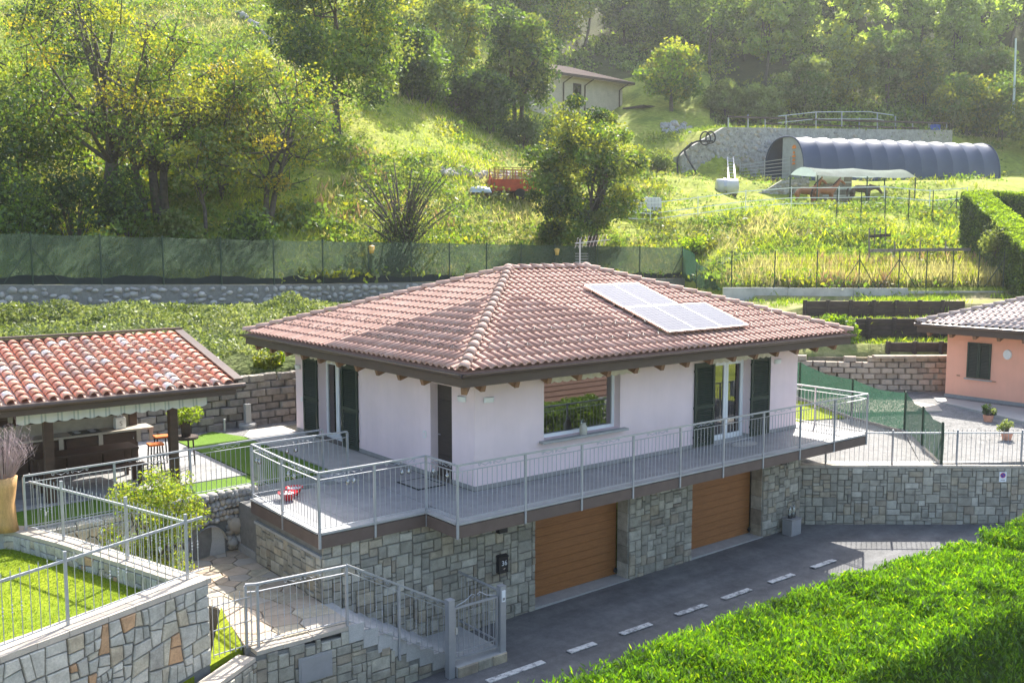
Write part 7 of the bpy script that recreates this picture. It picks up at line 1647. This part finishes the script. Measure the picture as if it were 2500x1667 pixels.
# the wood on the hillside: six tree shapes, each copied
VAR = [tree_meshes(400+i, h, w, c, n+24, 62, .46, .2, nm=3, clr=.30, limbs=10, shape=s) for i, (h, w, c, n, s) in enumerate([(13,8,10.5,52,'round'),(15,7,12,56,'round'),(11,8.5,9,48,'spread'),(14,6.5,12,48,'cone'),(12,7.5,10,50,'round'),(16,7.5,12.5,56,'cone')])]
R = random.Random(99); nfor = 0
for D, sp in ((112,5.6),(121,5.6),(131,6.0),(146,7.5)):
    X = -.13*D
    while X < .57*D:
        u = X/D; Dj = D+R.uniform(-3.5,3.5); Xj = X+R.uniform(-1.5,1.5); X += sp*R.uniform(.8,1.2)
        px = 1250+u*FPX
        if D < 118 and 1240 < px < 1660: continue
        if D < 118 and px < 1050: continue
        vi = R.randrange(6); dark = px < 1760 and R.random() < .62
        mm = [F_d, F_b, F_d] if dark else R.choice([[F_a, F_b, F_c], [F_b, F_a, F_b], [F_c, F_a, F_b], [F_b, F_d, F_a]])  # shade of the left wood, sun of the right, put into leaf colours
        g_ = cw(Xj, Dj, ground(Xj, Dj)-.2); lab = 'dark green tree with shade put into its leaf colour in the hillside wood' if dark else 'lighter green tree with sunlight put into its leaf colour in the hillside wood'
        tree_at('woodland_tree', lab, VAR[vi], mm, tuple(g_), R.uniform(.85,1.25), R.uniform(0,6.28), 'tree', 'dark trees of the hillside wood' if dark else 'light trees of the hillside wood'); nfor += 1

# ------------------------------------------------------------------ grasses and ground cover
rg = np.random.default_rng(17)
def scatter(n, fu, fd, size, mats, per, spread, up, asp, accept, name, zoff=0., seed=0, patch=.12, hvar=None):
    u = rg.uniform(fu[0], fu[1], n); D = fd[0]*(fd[1]/fd[0])**rg.uniform(0,1,n); X = u*D; ok = accept(u, D, X); u, D, X = u[ok], D[ok], X[ok]; z = hill(X, D)
    px = CAM.x+RT.x*X+FW.x*D; py = CAM.y+RT.y*X+FW.y*D; N = len(u)
    base = np.stack([px, py, z+zoff], 1); k = np.repeat(np.arange(N), per); s = rg.uniform(size[0], size[1], N)
    if hvar: s = s*(1+hvar*(vnoise(X, D, .22, seed+2)-.5)*2)
    pos = base[k]+rg.normal(size=(len(k),3))*spread*np.array([1,1,.25]); sz = s[k]*rg.uniform(.6,1.2,len(k)); pos[:,2] += sz*.38
    pn = vnoise(X, D, patch, seed)*.65+vnoise(X, D, patch*4, seed+1)*.35; m = np.clip((pn*1.0+rg.normal(size=N)*.10-.22)/.56*len(mats), 0, len(mats)-1e-3).astype(int)
    return tag(put(name, np_mesh(name, leaf_quads(pos, sz, rg, up=up, asp=asp), 4, m[k]), mats), kind='stuff')
fenceD = lambda u: fence_dist(u)+.5
def acc_meadow(u, D, X): return (D > fenceD(u)) & ~((u > .16) & (D > 70) & (D < 88) & (u < .5) & (rg.uniform(size=len(u)) < .8)) & ~((u > .02) & (u < .2) & (D > 92)) & ~((D > 68) & (u > .5))
o = scatter(40000, (-.56,.56), (37,112), (.22,.58), [G_b, G_a, G_a, G_c], 5, .15, 1.4, .15, acc_meadow, 'meadow_grass', seed=3, hvar=.5)
tag(o, 'tall rough meadow grass covering the slope behind the fences', 'grass')
o = scatter(13000, (-.5,.56), (44,108), (.14,.28), [F_d, L_mid, G_b, L_yel, L_mid, F_d, L_olive], 20, .42, .3, .6, lambda u, D, X: acc_meadow(u, D, X) & (vnoise(X, D, .22, 9)*.6+vnoise(X, D, .7, 10)*.4 > .48), 'meadow_weeds', seed=6, zoff=.05)
tag(o, 'leafy weeds and low scrub scattered over the meadow', 'weeds')
o = scatter(7500, (-.5,.56), (44,106), (.18,.38), [F_d, L_mid, L_olive, L_yel, F_d, L_mid], 42, .62, .3, .6, lambda u, D, X: acc_meadow(u, D, X) & (vnoise(X, D, .33, 49)*.55+vnoise(X, D, 1.1, 50)*.45 > .60), 'meadow_scrub', seed=41, zoff=.18, patch=.4)
tag(o, 'scattered knee-high scrub clumps all over the meadow', 'scrub')
o = scatter(3000, (.17,.53), (50.5,55.5), (.5,1.15), [G_c, G_a, G_pink, G_c], 8, .16, 2.2, .07, lambda u, D, X: D > fenceD(u)-.2, 'dry_grass', seed=8, patch=.25)
tag(o, 'tall straw-coloured grass behind the wire fence', 'grass')
o = scatter(500, (-.2,.0), (48,62), (.5,.9), [G_pink, G_c], 7, .2, 1.8, .10, lambda u, D, X: (D > fenceD(u)) & (vnoise(X, D, .3, 19) > .62), 'rust_grass', seed=8, patch=.25)
tag(o, 'patches of rust-coloured grass in the meadow left of centre', 'grass')
o = scatter(2600, (.17,.53), (38.3,50), (.12,.34), [G_b, G_a, L_mid], 7, .14, 1.3, .16, lambda u, D, X: vnoise(X, D, .5, 4) > .45, 'bank_grass', seed=12)
tag(o, 'patchy green grass on the bank between the sleeper walls', 'grass')
o = scatter(5200, (-.16,.56), (98,150), (.30,.60), [F_b, F_d, F_a, F_b, F_c], 22, .75, .3, .6, lambda u, D, X: (vnoise(X, D, .12, 29) > .36) & ((D > 112) | (u > .22)), 'woodland_undergrowth', seed=26, zoff=.2)
tag(o, 'leafy undergrowth on the floor of the hillside wood', 'undergrowth')
# woody ground cover on the bank behind the pavilion
n = 90000; x = rg.uniform(-9, 24, n); y = rg.uniform(10.35, 24.6, n); XY = np.stack([x-CAM.x, y-CAM.y], 1); Xc = XY@np.array([RT.x, RT.y]); Dc = XY@np.array([FW.x, FW.y]); ok = (Xc/Dc > -.57) & (Xc/Dc < .12); x, y, Xc, Dc = x[ok], y[ok], Xc[ok], Dc[ok]
lump = vnoise(x, y, .42, 2)*1.15+vnoise(x, y, 1.3, 3)*.55; z = .07+hill(Xc, Dc, False)+np.clip(lump, 0, 2)*np.clip((24.2-y)/4, .05, 1)*(.85)+rg.uniform(-.12, 0.10, len(x))
pos = np.stack([x, y, z], 1); mi = np.clip((vnoise(x, y, .8, 7)*.6+rg.uniform(0,.5,len(x)))*3.2, 0, 2.99).astype(int)
o = tag(put('ground_cover', np_mesh('ground_cover', leaf_quads(pos, rg.uniform(.09,.20,len(x)), rg, up=.2, asp=.5), 4, mi), [L_cov2, L_cov, L_cov3]), 'dense olive ground cover shrubs on the bank behind the pavilion', 'shrubs', kind='stuff')
# lawn blades near the railing
n = 30000; x = rg.uniform(-13, -6.6, n); y = rg.uniform(-4, 4, n); lp = [(-18,6),(-8.3,3.2),(-7.85,1.8),(-7.3,0),(-6.9,-1.45),(-8.7,-2.2),(-13,-4.0),(-18,-5)]; ok = np.array([inside(lp, a, b) for a, b in zip(x, y)]); x, y = x[ok], y[ok]
m_gl = leafmat('lawn_blade', (.22,.29,.015), .5, tcol=(1.3,1.3,.4)); m_gl2 = leafmat('lawn_blade_dark', (.14,.22,.02), .45)
s = rg.uniform(.03,.07,len(x)); o = tag(put('lawn_grass', np_mesh('lawn_grass', leaf_quads(np.stack([x,y,2.42+s*.4],1), s, rg, up=1.4, asp=.2), 4, rg.integers(0,2,len(x))), [m_gl, m_gl2]), 'short bright grass of the lower lawn', 'grass', kind='stuff')
def flat_quads(pos, size, rg):
    n = len(pos); t = rg.uniform(0, 6.28, n); s = np.asarray(size)[:, None]*.5; a = np.stack([np.cos(t), np.sin(t), rg.uniform(-.25, .25, n)], 1)*s; b = np.stack([-np.sin(t), np.cos(t), rg.uniform(-.25, .25, n)], 1)*s*.75
    return np.stack([pos-a-b*.4, pos+a*.3-b, pos+a+b*.5, pos-a*.4+b], 1).reshape(-1, 3)
# stones lying in the gravel yards
gv = np.array([(11.4,-.3),(13.6,-2.2),(17.0,0.1),(17.3,2.2),(18.3,5),(11.4,5)]); n = 9000; x = rg.uniform(11.4,22,n); y = rg.uniform(-8,6,n); XY = np.stack([x-CAM.x, y-CAM.y],1); Dc = XY@np.array([FW.x,FW.y]); Xc = XY@np.array([RT.x,RT.y]); ok = (Dc > 26.9) & (Xc/Dc < .56) & ~((x > 20.2) & (y < 2.8)) & ~((x>13.3)&(x<18.2)&(y>2.2)); x, y = x[ok], y[ok]
left = np.array([inside([(11.2,-.5),(13.6,-2.45),(17.2,.14),(17.5,2.2),(18.6,5.1),(19.2,7.5),(11.2,7.5)], a, b) for a, b in zip(x, y)])
z = np.where(left, 1.78+.06*np.maximum(0, y+1), 1.80+.045*np.maximum(0, x-14))+.012
o = tag(put('gravel_stones', np_mesh('gravel_stones', flat_quads(np.stack([x,y,z],1), rg.uniform(.03,.07,len(x)), rg), 4, rg.integers(0,3,len(x))), [m_rock[0], m_rock[2], m_gravel]), 'loose pale gravel of the two yards', 'gravel', kind='stuff')

hedge('low_hedge', 'low hedge across the road mirrored in the big window', [(8.9,-11.2,-.4,1.5),(15.5,-12.5,-.4,1.5)], 1.4, .14, 350, [L_mid, L_dark, L_mid], L_dark, 29, up=.5, asp=.5, jitter=.15)
# ------------------------------------------------------------------ air
HAZE = .0003
hz_ = MB(); c = [cw(-480,-40), cw(480,-40), cw(480,372), cw(-480,372)]; hz_.prism([(p.x, p.y) for p in c], -1.6, 150)
nt = NT('haze_air'); nt.n.remove(nt.b); pv = nt.new('VolumePrincipled'); pv.inputs['Color'].default_value = (.93,.95,1,1); pv.inputs['Density'].default_value = HAZE; pv.inputs['Anisotropy'].default_value = .55; nt.link(pv.outputs[0], nt.out.inputs['Volume'])
if HAZE: tag(put('haze', hz_, nt.m), 'thin bright haze in the air over the valley', 'haze', kind='stuff')
